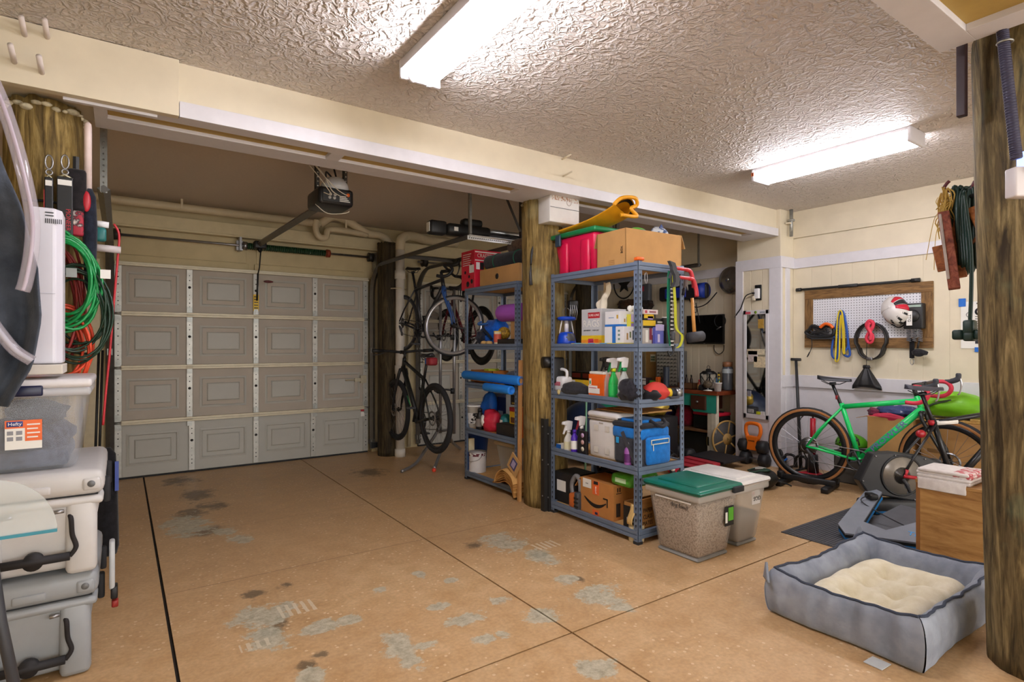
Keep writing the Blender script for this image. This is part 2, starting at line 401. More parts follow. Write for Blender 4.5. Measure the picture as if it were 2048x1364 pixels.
# ---- the big beam across the room
bm_ = struct(MB().bx(-4, 8, 3.315, 3.70, ZB+.035, ZC).build('ceiling_beam', CREAM))
def bpart(name, m_, *a): return MB().bx(*a).build(name, m_, bm_, bev=.002)
TAN = mat('#b59a55', .7, var=.08)
bpart('fascia', WHITE, .243, XP-.02, 3.28, 3.316, ZB, ZB+.08)
bpart('soffit_board', WHITE, -.11, XP, 3.316, 3.40, ZB+.004, ZB+.03); bpart('soffit_board', WHITE, -.11, XP, 3.525, 3.70, ZB+.004, ZB+.03)
for x0, x1 in ((-.11, -.055), (1.04, 1.12), (2.43, 2.91), (5.41, XP)): bpart('soffit_cross_board', WHITE, x0, x1, 3.40, 3.525, ZB+.004, ZB+.03)
for x0, x1 in ((-.055, 1.04), (1.12, 2.43), (2.91, 5.41)): bpart('recessed_panel', TAN, x0, x1, 3.398, 3.527, ZB+.024, ZB+.034)
bpart('beam_casing', CREAM, -4, .24, 3.27, 3.318, ZB, ZC-.003); bpart('edge_strip', WHITE, -.22, .15, 3.318, 3.345, ZB-.012, ZB+.004)
# ---- second beam, over the pillar by the camera
b2 = struct(MB().bx(-4, 2.64, .36, .85, ZB+.03, ZC).build('ceiling_beam', CREAM))
MB().bx(-4, 2.645, .745, .86, ZB, ZB+.03).build('soffit_board', WHITE, b2, bev=.002); MB().bx(-4, 2.645, .36, .47, ZB, ZB+.03).build('soffit_board', WHITE, b2, bev=.002)
MB().bx(2.535, 2.645, .47, .745, ZB, ZB+.03).build('soffit_cross_board', WHITE, b2, bev=.002)
MB().bx(-4, 2.535, .47, .745, ZB+.025, ZB+.04).build('recessed_panel', TAN, b2)
b3 = struct(MB().bx(2.75, 8, .36, .82, ZB+.12, ZC).build('ceiling_beam', CREAM))
MB().bx(2.75, 8, .80, .822, ZB+.14, ZC).build('side_board', CREAM, b3); MB().bx(2.63, 8, .86, .90, ZC-.03, ZC).build('edge_strip', CREAM, b3)

# ---- round timber pillars
def pillar(cx, cy, r0, r1, ztop, label, m_, lean=(0, 0), seed=0):
    rnd = random.Random(seed); T = thing('timber_pillar', label, 'pillar', (cx, cy, 0)); mb = MB(); n = 40; k = 44; ph = [rnd.random()*6.28 for _ in range(6)]
    vs = []; fs = []
    for i in range(k+1):
        t = i/k; z = t*ztop
        for j in range(n):
            a = 2*PI*j/n
            r = (r0+(r1-r0)*t)*(1+.012*math.sin(3*a+ph[0]+z*.7)+.010*math.sin(7*a+ph[1])+.008*math.sin(13*a+ph[2]+math.sin(z*3+ph[3])))+rnd.uniform(-.0012, .0012)
            if i > k-2: r += rnd.uniform(-.010, .004)
            vs.append((lean[0]*t+r*math.cos(a), lean[1]*t+r*math.sin(a), z+(rnd.uniform(-.02, 0) if i == k else 0)))
    for i in range(k):
        for j in range(n): fs.append((i*n+j, i*n+(j+1) % n, (i+1)*n+(j+1) % n, (i+1)*n+j))
    fs.append(tuple(range(n-1, -1, -1))); fs.append(tuple(k*n+j for j in range(n)))
    mb.add(vs, fs, True); mb.build('shaft', m_, T); return T
def post_mat(c1, c2, c3, c4, name):
    t = NT(name); vec = t.coord(scale=(1, 1, .10)); v2 = t.coord()
    a = t.noise(vec, 30, 6, .65, .8); b = t.noise(vec, 9, 4, .6, 1.5); c = t.noise(v2, 3.2, 4)
    col = t.ramp(a, [(.34, lin(c1)), (.48, lin(c2)), (.64, lin(c3))]); g = t.noise(vec, 110, 3, .6, .2); col = t.mix(.5, col, t.ramp(g, [(.35, .45), (.6, 1.0)]), 'MULTIPLY')
    col = t.mix(t.ramp(b, [(.45, 0.0), (.66, .75)]), col, lin(c1)); col = t.mix(t.ramp(c, [(.56, 0.0), (.72, .45)]), col, lin(c4))
    t.base(col); t.setp(.75, 0, .3); t.bump(a, .55, .012); return t.m
PM1 = post_mat('#4a3a1c', '#8c7440', '#b39a60', '#a5a27c', 'pillar_wood_golden'); PM2 = post_mat('#33291a', '#70613f', '#a08d62', '#6a8068', 'pillar_wood_dark')
PM3 = post_mat('#1e170d', '#3f3420', '#574a30', '#3a3a26', 'pillar_wood_stained')
MIDP = pillar(2.876, 3.645, .185, .165, ZB+.03, 'round golden timber pillar standing between the two grey shelving units', PM1, (-.05, 0), 3)
LEFTP = pillar(-.307, 3.60, .155, .152, ZB+.03, 'round timber pillar behind the hanging hose coils at the left', PM1, (0, 0), 5)
RIGHTP = pillar(3.045, .630, .185, .20, ZB+.12, 'dark weathered timber pillar with the blue-lit switch, nearest the camera', PM2, (-.075, .02), 9)
pillar(2.60, 6.30, .13, .13, 2.50, 'dark stained timber pillar beside the white drainpipe at the back wall', PM3, (0, 0), 11)
# crumbling foam and filler at the pillar heads
for P_, r_, sd, lab in ((LEFTP, .15, 1, 'left'), (RIGHTP, .19, 2, 'right'), (MIDP, .15, 3, 'mid')):
    rnd = random.Random(sd); mb = MB(); top = ZB-.012 if lab != 'right' else ZB+.05
    for i in range(26):
        a = 2*PI*i/26; mb.ell((r_*rnd.uniform(.96, 1.03)*math.cos(a)+(-.04 if lab == 'mid' else -.03 if lab == 'right' else 0), r_*math.sin(a)-(.02 if lab == 'right' else 0), top+rnd.uniform(-.02, .01)), (rnd.uniform(.012, .034), rnd.uniform(.012, .034), rnd.uniform(.006, .016)), 7, 5)
    mb.build('filler_bead', mat('#c9bfa2', .9, var=.4, vs=30), P_)
# dark corner strap beside the near pillar
tag(MB().bx(2.715, 2.745, .80, .83, 2.20, 2.60).build('corner_strap', mat('#2a1418', .5), bev=.003), 'dark maroon metal strap beside the head of the nearest pillar', 'strap')

# ================================================================ GARAGE DOORS
DOORM = mat('#b0a698', .55, var=.08, vs=3, bump=.05, bs=120); DOORB = mat('#b4b3ab', .5, var=.06, vs=3); STRUT = mat('#cfc6ae', .45, .2, var=.08)
STILE = mat('#b8b7b0', .4, .45, var=.15, vs=20)
def raised_panel():
    # an embossed panel: outer lip, sunk groove, raised field (x right, y depth towards the room = -y, z up), unit 1 x 1 in x,z
    W_, H_ = .44, .315; rings = [(0, 0), (.018, -.004), (.030, .010), (.060, .010), (.075, -.006), (.20, -.006)]
    vs = []; fs = []
    for ins, d in rings[:-1]:
        for x, z in ((-W_/2+ins, -H_/2+ins), (W_/2-ins, -H_/2+ins), (W_/2-ins, H_/2-ins), (-W_/2+ins, H_/2-ins)): vs.append((x, d, z))
    for k in range(len(rings)-2):
        for j in range(4): fs.append((k*4+j, k*4+(j+1) % 4, k*4+4+(j+1) % 4, k*4+4+j))
    k = len(rings)-2; fs.append((k*4, k*4+1, k*4+2, k*4+3))
    return MB().add(vs, fs)
LEV = [0.012, .545, 1.075, 1.60, 2.10]
def garage_door(n, x0, w_):
    D = struct(bpy.data.objects.new('door_%d' % n, None)); COL.objects.link(D); D.location = (x0, YD, 0)
    first = None
    for k in range(4):
        m_ = DOORB if k == 0 else DOORM; z0, z1 = LEV[k], LEV[k+1]
        s_ = MB().bx(0, w_, .0, .045, z0+.003, z1-.003).build('section', m_, D, bev=.004)
        for c in range(4):
            cx = w_*(c+.5)/4
            if first is None: first = raised_panel().build('panel', m_, s_, loc=(cx, -.006, (z0+z1)/2))
            else:
                q = inst(first, s_, (cx, -.006, (z0+z1)/2))
                if k == 0: q.material_slots[0].link = 'OBJECT'; q.material_slots[0].material = m_
        for c in range(5):
            sx = w_*c/4+(.028 if c == 0 else -.028 if c == 4 else (.02 if k == 0 and c == 1 else -.02 if k == 0 and c == 3 else 0))
            wd = .028 if c not in (0, 4) else .03
            st = MB().bx(sx-wd, sx+wd, -.022, -.002, z0+.01, z1-.01).build('stile', STILE, D, bev=.003)
            hm = MB()
            for hz, hr in ((z0+.08, .006), (z0+.12, .006), (z0+.16, .004), (z1-.30, .004), (z1-.22, .014 if c in (1, 2, 3) else .006), (z1-.15, .006), (z1-.10, .005)):
                hm.cyl((sx, -.0235, hz), (sx, -.020, hz), hr, n=8)
            stuff(hm.build('bolt_holes', BLACK, st))
        if k: # horizontal stiffening strut over the joint, hinges
            s2 = MB().bx(.05, w_-.05, -.045, -.0, z1 if 0 else z0-.022, z0+.022); s2.bx(.05, w_-.05, -.052, -.04, z0-.006, z0+.006)
            s2.build('strut', STRUT, D, bev=.004)
            for c in range(5):
                sx = w_*c/4+(.028 if c == 0 else -.028 if c == 4 else 0)
                h = MB().bx(sx-.022, sx+.022, -.03, -.02, z0-.07, z0-.022); h.bx(sx-.022, sx+.022, -.03, -.02, z0+.022, z0+.08); h.cyl((sx-.03, -.04, z0), (sx+.03, -.04, z0), .010)
                h.prism([(-.012, 0), (.012, 0), (0, .05)], 0, .008, m=TR(sx, -.03, z0+.028) @ RX(PI/2)); h.build('hinge', GALV, D)
    MB().bx(0, w_, -.04, 0, 2.075, 2.10).bx(0, w_, -.06, -.03, 2.06, 2.078).build('top_rail', STRUT, D, bev=.003)
    MB().bx(0, w_, -.012, .05, -.004, .014).build('bottom_seal', RUBBER, D)
    for sx, sg in ((-.035, -1), (w_+.035, 1)):   # vertical track, bend, horizontal track
        tr_ = MB(); pts = [(sx, -.075, .05), (sx, -.075, 1.9)]
        for a in range(0, 91, 10): pts.append((sx, -.075-.34+.34*math.cos(math.radians(a)), 1.9+.34*math.sin(math.radians(a))))
        pts.append((sx, -2.40, 2.24)); tr_.tube(pts, .030, 4, flat=(.8, 1.1)); tr_.build('track', mat('#6c6a66', .4, .7, var=.15), D)
        hg = MB()
        hg.bx(sx-.018, sx+.018, -2.385, -2.38, 2.22, ZC); hg.bx(sx-.018, sx-.014, -2.41, -2.38, 2.22, ZC)
        for q in range(12): hg.cyl((sx, -2.388, 2.28+.035*q), (sx, -2.384, 2.28+.035*q), .006, n=6)
        hg.build('track_hanger', GALV, D)
        MB().bx(sx-.02, sx+.02, -.09, 0, .1, .16).bx(sx-.02, sx+.02, -.09, 0, 1.2, 1.26).build('track_bracket', GALV, D)
    return D
D1 = garage_door(1, -.05, 2.50)
D2 = garage_door(2, 3.12, 2.46)
# slide lock, yellow warning sticker, release arm of door 1
lk = MB(); lk.bx(2.33, 2.45, -.05, -.025, .86, .90); lk.bx(2.40, 2.47, -.055, -.02, .84, .93); lk.cyl((2.22, -.04, .88), (2.36, -.04, .88), .008)
lk.build('slide_lock', mat('#b9b097', .5, .3), D1)
MB().bx(1.222, 1.278, -.026, -.022, 1.66, 1.84).build('warning_sticker', YELLOW, D1)
for k in range(5): MB().bx(1.23, 1.27, -.0268, -.0258, 1.69+.03*k, 1.70+.03*k).build('sticker_print', BLACK, D1)
MB().bx(2.41, 2.455, -.026, -.022, .50, .53).build('red_sticker', RED, D1); MB().bx(2.41, 2.455, -.026, -.022, .44, .49).build('white_sticker', PAPER, D1)
MB().cyl((2.52, -.1, .10), (2.66, -.14, .10), .012).bx(2.5, 2.66, -.15, -.09, .07, .13).build('safety_sensor', BLACK, D1)
# ================================================================ CEILING LIGHTS
TUBE = emit('#f8f6ff', LAMP*2.6, 'lit_fluorescent_tube'); LENS = emit('#f8f6ff', LAMP*1.0, 'lit_acrylic_lens')
L = thing('strip_light', 'open two-tube fluorescent strip light on the ceiling, nearest the camera', 'light', (1.26, 2.03, ZC))
MB().bx(-.11, .11, -.62, .62, -.05, 0).build('housing', WHITE, L, bev=.006)
for sy_ in (-1, 1): MB().bx(-.112, .112, .61*sy_-.012, .61*sy_+.012, -.095, 0).build('end_plate', WHITE, L, bev=.006)
for x in (-.05, .05):
    MB().cyl((x, -.585, -.083), (x, .585, -.083), .019, n=14).build('tube', TUBE, L)
    for y in (-.6, .6): MB().cyl((x, y-.014, -.083), (x, y+.014, -.083), .021, n=14).build('tube_cap', WHITE, L)
L = thing('strip_light', 'fluorescent strip light behind a white wraparound lens, by the right wall', 'light', (4.345, 2.10, ZC))
MB().bx(-.11, .11, -.56, .56, -.02, 0).build('housing', WHITE, L)
MB().rb(-.105, .105, -.545, .545, -.095, -.02, .02).build('lens', LENS, L)
for sy_ in (-1, 1): MB().rb(-.115, .115, .555*sy_-.014, .555*sy_+.014, -.10, 0, .01).build('end_cap', WHITE, L)
MB().bx(-.115, -.09, .545, .565, -.06, -.03).build('orange_tab', ORANGE, L)

# ================================================================ GARAGE DOOR OPENER AND SPRING
O = thing('door_opener', 'black garage door opener hanging from the ceiling on perforated straps', 'door opener', (1.355, 4.3, ZC))
z0 = 2.365-ZC
MB().rb(-.135, .135, 0, .33, z0, z0+.135, .025).build('motor_housing', mat('#1c1d1f', .4), O)
MB().bx(-.11, .11, -.008, .01, z0+.02, z0+.115).build('control_panel', mat('#2b2c2e', .5), O, bev=.008)
ld = MB(); ld.lathe([(.02, .11), (.07, .095), (.10, .05), (.11, 0)], 16, c=(.02, .12, z0+.13), sy=1.3); ld.build('light_lens', mat('#d9dfe6', .25), O)
for x, z in ((-.055, .05), (-.02, .05), (-.05, .075), (-.015, .075)): MB().cyl((x, -.012, z0+z), (x, -.006, z0+z), .012, n=10).build('knob', mat('#b9b9b6', .5), O)
for k in range(4): MB().bx(.02, .10-.01*k, -.0095, -.0078, z0+.03+.012*k, z0+.036+.012*k).build('printed_text', PAPER, O)
MB().cyl((.085, -.012, z0+.085), (.085, -.006, z0+.085), .014, n=10).build('orange_button', ORANGE, O)
for x in (-.10, .12):
    h = MB().bx(x-.016, x+.016, .16, .165, z0+.12, 0); h.bx(x-.016, x-.012, .16, .19, z0+.12, 0); h.build('hanger_strap', mat('#5d5e5c', .45, .6), O)
    hm = MB()
    for q in range(6): hm.cyl((x+.003, .158, z0+.17+q*.035), (x+.003, .1605, z0+.17+q*.035), .006, n=6)
    stuff(hm.build('strap_holes', PAPER, O))
rl = MB(); rl.tube([(-.06, .30, z0+.03), (-.15, 2.17, z0+.0)], .032, 4, flat=(1.0, 1.1)); rl.build('rail', mat('#6d6861', .4, .6), O)
MB().rb(-.20, -.08, 2.10, 2.2, z0-.05, z0+.03, .012).cyl((-.15, 2.12, z0-.05), (-.14, 2.12, z0-.09), .03, .012).build('header_bracket', BLACK, O)
MB().tube([(-.14, 2.10, z0-.06), (-.15, 2.12, z0-.25), (-.16, 2.15, z0-.32)], .007, 6).tube([(-.16, 2.15, z0-.31), (-.165, 2.17, z0-.60)], .010, 6).build('release_arm', BLACK, O)
MB().ell((-.06, 2.12, z0-.395), (.05, .012, .014), 10, 6).build('release_handle', mat('#5a1c20', .5), O)
for i, pts in enumerate(([(-.10, -.01, z0+.08), (-.06, -.06, z0+.06), (-.14, -.10, z0+.14), (-.22, -.05, z0+.26), (-.22, .05, 0)],
                         [(.08, -.012, z0+.08), (0, -.05, z0+.10), (-.10, -.09, z0+.16), (-.20, -.06, z0+.28), (-.20, .05, 0)],
                         [(.02, -.012, z0+.07), (-.06, -.07, z0+.09), (-.12, -.08, z0+.19), (-.21, -.05, z0+.3)],
                         [(-.13, .10, z0+.01), (-.02, .16, z0-.035), (.12, .12, z0-.02), (.14, .2, z0+.03), (.12, .6, z0+.12)])):
    MB().tube(curve(pts), .0035, 5).build('wire', mat('#d8d2c2', .6), O)
MB().tube(curve([(0, .12, z0+.24), (-.05, .10, z0+.27), (-.04, .12, z0+.22), (.0, .12, z0+.24), (.05, .14, z0+.21), (.03, .12, z0+.26), (.01, .14, 0)]), .007, 6).build('power_cord', BLACK, O)
S = thing('torsion_spring', 'dark green torsion spring on a steel shaft above the first garage door', 'spring', (0, YD-.08, 2.345))
MB().cyl((-.1, 0, 0), (2.52, 0, .0), .0125).build('shaft', STEEL, S)
sp = MB(); pts = []
for i in range(0, 42*8+1): a = i*2*PI/8; pts.append((1.10+.84*i/(42*8), .027*math.cos(a), .027*math.sin(a)))
sp.tube(pts, .0105, 5); sp.build('coil', mat('#123a20', .45), S)
MB().cyl((1.10, 0, 0), (1.94, 0, 0), .024).build('coil_core', mat('#0c2414', .6), S)
for x, m_ in ((1.08, STEEL), (1.955, mat('#8e3a22', .5))): MB().cyl((x-.02, 0, 0), (x+.02, 0, 0), .045).cyl((x-.03, 0, 0), (x-.02, 0, 0), .036).build('winding_cone', m_, S)
MB().bx(1.0, 1.06, -.0, .08, -.05, .05).bx(1.02, 1.04, -.07, .07, -.06, .08).build('centre_bracket', STEEL, S)
for x in (-.03, 2.46):
    MB().lathe([(.02, -.03), (.055, -.028), (.05, 0), (.055, .028), (.02, .03)], 18, m=TR(x, 0, 0) @ RY(PI/2)).build('cable_drum', mat('#3a3836', .5, .5), S)
    MB().bx(x+(.05 if x > 1 else -.06), x+(.06 if x > 1 else -.05), -.05, .08, -.16, .06).build('end_bracket', GALV, S)
S2 = thing('torsion_spring', 'torsion shaft and cable drum above the second garage door, over the bikes', 'spring', (3.12, YD-.08, 2.345))
MB().cyl((-.04, 0, 0), (2.5, 0, .0), .0125).build('shaft', STEEL, S2); MB().cyl((1.1, 0, 0), (1.9, 0, 0), .03).build('coil', mat('#123a20', .45), S2)
MB().lathe([(.02, -.03), (.06, -.028), (.05, 0), (.06, .028), (.02, .03)], 18, m=TR(.05, 0, 0) @ RY(PI/2)).build('cable_drum', mat('#2a2826', .5, .5), S2)

# ================================================================ DRAIN PIPES
PV = mat('#cdbf9f', .5, var=.10, vs=7); PVW = mat('#d3ccc0', .45, var=.14, vs=5)
PP = thing('drain_pipe', 'cream painted drainpipe running under the ceiling and down beside the dark pillar', 'pipe', (0, 0, 0))
yy = YD-.17
A = [py(212, 397, yy), py(380, 417, yy), py(640, 448, yy)]
MB().tube([V((-.35, yy, 2.68)), A[0], A[1], A[2]], .040, 12).build('horizontal_run', PV, PP)
bend = [A[2], py(665, 434, yy), py(690, 440, yy), py(735, 466, yy), py(763, 472, yy), py(783, 490, yy-.01), py(799, 520, yy-.02)]
MB().tube(curve(bend, 5), .046, 12).build('offset_run', PV, PP)
tp = [py(632, 440, yy-.03), py(632, 462, yy-.03), py(640, 475, yy-.03), py(652, 474, yy-.03), py(658, 460, yy-.03), py(690, 462, yy-.03), py(735, 470, yy-.01)]
MB().tube(curve(tp, 6), .034, 12).build('trap', PV, PP)
dx = 2.665; dy = YD-.48
top = [V((3.6, YD-.15, 2.62)), V((3.2, YD-.17, 2.61)), V((2.86, YD-.36, 2.60)), V((dx+.02, dy, 2.53)), V((dx, dy, 2.40))]
MB().tube(curve(top, 6), .055, 14).build('elbow', PV, PP)
MB().cyl((dx, dy, 0), (dx, dy, 2.42), .052, n=16).build('downpipe', PVW, PP)
for z, r in ((.05, .062), (1.02, .062), (2.12, .062)): MB().cyl((dx, dy, z-.06), (dx, dy, z+.04), r, n=16).build('coupling', PVW, PP)
MB().tube([(dx-.09, dy+.05, 1.95), (dx-.02, dy-.058, 1.95), (dx+.09, dy+.02, 1.95)], .008, 6).build('strap', PV, PP)
for u in (363, 690): q = py(u, 415 if u < 500 else 460, yy); MB().bx(q.x-.01, q.x+.01, yy-.045, yy-.035, q.z-.02, ZC).build('pipe_hanger', PV, PP)
tag(MB().tube([(2.97, YD-.06, .02), (2.97, YD-.06, 2.2)], .022, 10).build('conduit_pipe', PV), 'thin cream conduit standing against the wall right of the drainpipe', 'pipe')
# sprinkler stub in the corner by the pilaster
q = px(1572, 450, XW-.10)
SP = thing('pipe_stub', 'short galvanised pipe stub in the ceiling corner above the pilaster', 'pipe', (XP+.12, 3.22, 2.445))
MB().cyl((0, 0, 0), (0, 0, ZC-2.445), .018, n=12).build('stub', GALV, SP); MB().cyl((0, 0, .16), (0, 0, .18), .035, n=12).build('collar', GALV, SP)
MB().bx(-.06, .03, -.01, .03, .13, .145).build('hook', CREAM, SP)

# ================================================================ PEGS ON THE BEAM
for (u, v_, lab) in ((46, 55, 'peg on the beam casing, upper left of the four'), (92, 60, 'peg on the beam casing, upper right of the four'), (25, 110, 'peg on the beam casing, lower left of the four'), (81, 132, 'peg on the beam casing, lower right of the four')):
    p = py(u, v_, 3.27-.05)
    T = thing('dowel_peg', 'white painted wooden '+lab, 'peg', p, group='pegs on the beam casing')
    MB().tube([(0, .06, -.012), (0, -.06, .018)], .011, 10).build('dowel', mat('#ded3cd', .7), T)
for (u, v_, lab) in ((1130, 316, 'upper'), (1132, 350, 'lower')):
    p = py(u, v_, 3.28)
    tag(MB().tube([(p.x, 3.315, p.z), (p.x-.01, 3.20, p.z+.004)], .007, 8).build('dowel_peg', CREAM), 'thin cream peg on the beam above the golden pillar, '+lab+' of the two', 'peg')

# ================================================================ OVERHEAD RACK AND THE CARRIER ON IT
RK = thing('ceiling_rack', 'perforated steel angle frame hung from the ceiling above the shelving', 'rack', (2.45, 4.2, 2.24))
def angle(mb, a, b, w=.035):
    a, b = V(a), V(b); d = (b-a).normalized(); s_ = d.cross(V((0, 0, 1))) if abs(d.z) < .9 else V((1, 0, 0)); s_.normalize(); t_ = d.cross(s_)
    for q in (s_, t_):
        r = d.cross(q)*.0015; mb.add([a+r, a+q*w+r, b+q*w+r, b+r, a-r, a+q*w-r, b+q*w-r, b-r], [(0, 1, 2, 3), (7, 6, 5, 4), (0, 3, 7, 4), (1, 5, 6, 2)])
    return mb
ra = angle(MB(), (0, 0, 0), (.56, 0, 0)); ra.build('cross_angle', mat('#d8d8d4', .4, .3), RK)
hm = MB()
for k in range(26): hm.cyl((.02+.021*k, -.0025, -.018), (.02+.021*k, -.0005, -.018), .006, n=6)
stuff(hm.build('angle_holes', BLACK, RK))
angle(angle(MB(), (.57, 0, 0), (.57, 0, .49)), (.57, 0, .1), (.36, 0, .49), .025).build('hanger_angle', mat('#4a4643', .5, .5), RK)
angle(angle(MB(), (0, .0, 0), (0, 1.3, 0)), (.57, 0, 0), (.57, 1.3, 0)).build('side_angle', mat('#5d5a56', .5, .5), RK)
angle(MB(), (0, 1.3, 0), (.57, 1.3, 0)).build('cross_angle', mat('#5d5a56', .5, .5), RK)
CA = thing('cargo_carrier', 'black and silver folded bike carrier lying on the ceiling rack', 'carrier', (2.72, 4.42, 2.265), rz=math.radians(-3))
MB().rb(-.52, -.36, -.05, .05, .0, .12, .02).build('end_cap', BLACK, CA); MB().bx(-.525, -.515, -.03, .03, .02, .10).build('white_label', PAPER, CA)
MB().rb(-.36, .08, -.06, .06, .01, .11, .03).rb(-.20, .0, -.05, .05, .10, .17, .025).build('body', BLACK, CA)
MB().bx(-.30, -.26, -.062, -.058, .04, .075).build('badge', PAPER, CA)
MB().rb(.05, .52, -.035, .035, .06, .10, .012).build('silver_tube', mat('#b9bcc0', .3, .8), CA); MB().rb(-.05, .5, -.05, .05, .012, .05, .01).build('lower_tube', DGREY, CA)
MB().rb(.42, .62, -.05, .05, .01, .10, .02).build('end_cap', BLACK, CA)
for x in (.02, .30): MB().bx(x, x+.04, -.05, -.04, .02, .03).build('silver_clip', STEEL, CA)
# second rack over the workbench side
RK2 = thing('ceiling_rack', 'steel angle rack hanging from the ceiling behind the white fascia', 'rack', (4.35, 4.3, 2.17))
angle(angle(MB(), (0, 0, 0), (0, 0, .56)), (-.10, 0, .56), (0, 0, .02), .025).build('hanger_angle', mat('#8a8884', .45, .5), RK2)
angle(angle(MB(), (-.9, 0, 0), (0, 0, 0)), (0, 0, 0), (0, 1.2, 0)).build('cross_angle', mat('#6b6762', .45, .5), RK2)
angle(MB(), (-.9, 0, 0), (-.9, 0, .56)).build('hanger_angle', mat('#8a8884', .45, .5), RK2)
# ================================================================ BICYCLES
CARBON = mat('#1b1c1f', .32, var=.15); TAPE = mat('#d0344a', .6, var=.1); TANW = mat('#a8713f', .7, var=.12)
def wheel(root, c, R, tire_r, tire_m, rim_m, rim_d=.03, side_m=None, turn=None, disc=True, nsp=24, cass=False, rim_w=.012):
    """tyre is the part, the rest its sub-parts; lies in the local xz plane about c"""
    mt = turn if turn is not None else M.Identity(4); mt = mt @ TR(*c)
    W_ = MB(); W_.m = mt; W_.ring((0, 0, 0), R-tire_r, tire_r, 44, 10, axis='y'); w_ = W_.build('wheel', tire_m, root)
    if side_m:
        for sy_ in (-1, 1):
            b = MB(); b.m = mt; vs = []; fs = []
            for i in range(44):
                a = 2*PI*i/44
                for rr, yy_ in ((R-tire_r*.62, .86), (R-tire_r*1.0, 1.06), (R-tire_r*1.75, .78)): vs.append((rr*math.cos(a), sy_*tire_r*yy_, rr*math.sin(a)))
            for i in range(44):
                j = (i+1) % 44
                for k in range(2): fs.append((i*3+k, i*3+k+1, j*3+k+1, j*3+k) if sy_ > 0 else (i*3+k, j*3+k, j*3+k+1, i*3+k+1))
            b.add(vs, fs, True); b.build('sidewall', side_m, w_)
    ri = R-2*tire_r+.006
    b = MB(); b.m = mt; vs = []; fs = []
    prof = [(ri, -rim_w), (ri+.006, 0), (ri, rim_w), (ri-rim_d*.6, rim_w*.9), (ri-rim_d, .003), (ri-rim_d, -.003), (ri-rim_d*.6, -rim_w*.9)]
    for i in range(44):
        a = 2*PI*i/44
        for rr, yy_ in prof: vs.append((rr*math.cos(a), yy_, rr*math.sin(a)))
    n = len(prof)
    for i in range(44):
        j = (i+1) % 44
        for k in range(n): fs.append((i*n+k, j*n+k, j*n+(k+1) % n, i*n+(k+1) % n))
    b.add(vs, fs, True); b.build('rim', rim_m, w_)
    b = MB(); b.m = mt
    for i in range(nsp):
        a = 2*PI*i/nsp; s_ = 1 if i % 2 else -1; q = a+(.5 if (i//2) % 2 else -.5)
        b.tube([(.022*math.cos(q), .022*s_, .022*math.sin(q)), ((ri-rim_d)*math.cos(a), 0, (ri-rim_d)*math.sin(a))], .0013, 4, caps=False)
    stuff(b.build('spokes', mat('#8b8b8d', .35, .7), w_))
    b = MB(); b.m = mt; b.cyl((0, -.05, 0), (0, .05, 0), .016, n=12).cyl((0, -.027, 0), (0, -.022, 0), .028, n=14).cyl((0, .022, 0), (0, .027, 0), .028, n=14); b.build('hub', BLACK, w_)
    if disc:
        b = MB(); b.m = mt; b.ring((0, .034, 0), .068, .008, 24, 4, axis='y')
        for i in range(6): a = i*PI/3; b.tube([(.015*math.cos(a), .034, .015*math.sin(a)), (.064*math.cos(a+.3), .034, .064*math.sin(a+.3))], .003, 4)
        b.build('disc_rotor', STEEL, w_)
    if cass:
        b = MB(); b.m = mt
        for k in range(7): b.cyl((0, -.030-.004*k, 0), (0, -.032-.004*k, 0), .072-.0075*k, n=22)
        b.build('cassette', mat('#6f6e6c', .35, .8), w_)
    return w_
def drop_bar(root, c, mt, tape, lever_m, wdt=.42, hood_m=None):
    for sy_ in (-1, 1):
        y = sy_*wdt/2
        pts = [(c[0], 0, c[2]), (c[0], y*.80, c[2]), (c[0]+.02, y*.97, c[2]), (c[0]+.075, y, c[2]-.005), (c[0]+.105, y*1.01, c[2]-.045), (c[0]+.085, y*1.03, c[2]-.095), (c[0]+.03, y*1.05, c[2]-.125), (c[0]-.045, y*1.07, c[2]-.125)]
        cv = curve(pts, 5); b = MB(); b.m = mt; b.tube(cv[7:], .0165, 10); b.build('bar_tape', tape, root)
        b = MB(); b.m = mt; b.tube(cv[:8], .0145, 10); b.build('handlebar', CARBON, root)
        b = MB(); b.m = mt; b.tube(curve([(c[0]+.065, y, c[2]), (c[0]+.11, y, c[2]+.008), (c[0]+.15, y, c[2]+.03), (c[0]+.155, y, c[2]+.075)], 4), [.016]*4+[.019]*5+[.017]*3+[.012], 10, flat=(.8, 1.15))
        b.build('brake_hood', hood_m or BLACK, root)
        b = MB(); b.m = mt; b.tube(curve([(c[0]+.16, y, c[2]+.05), (c[0]+.175, y, c[2]-.01), (c[0]+.165, y*.98, c[2]-.08), (c[0]+.15, y*.98, c[2]-.10)], 4), [.008]*6+[.006]*6+[.005], 6); b.build('brake_lever', lever_m, root)
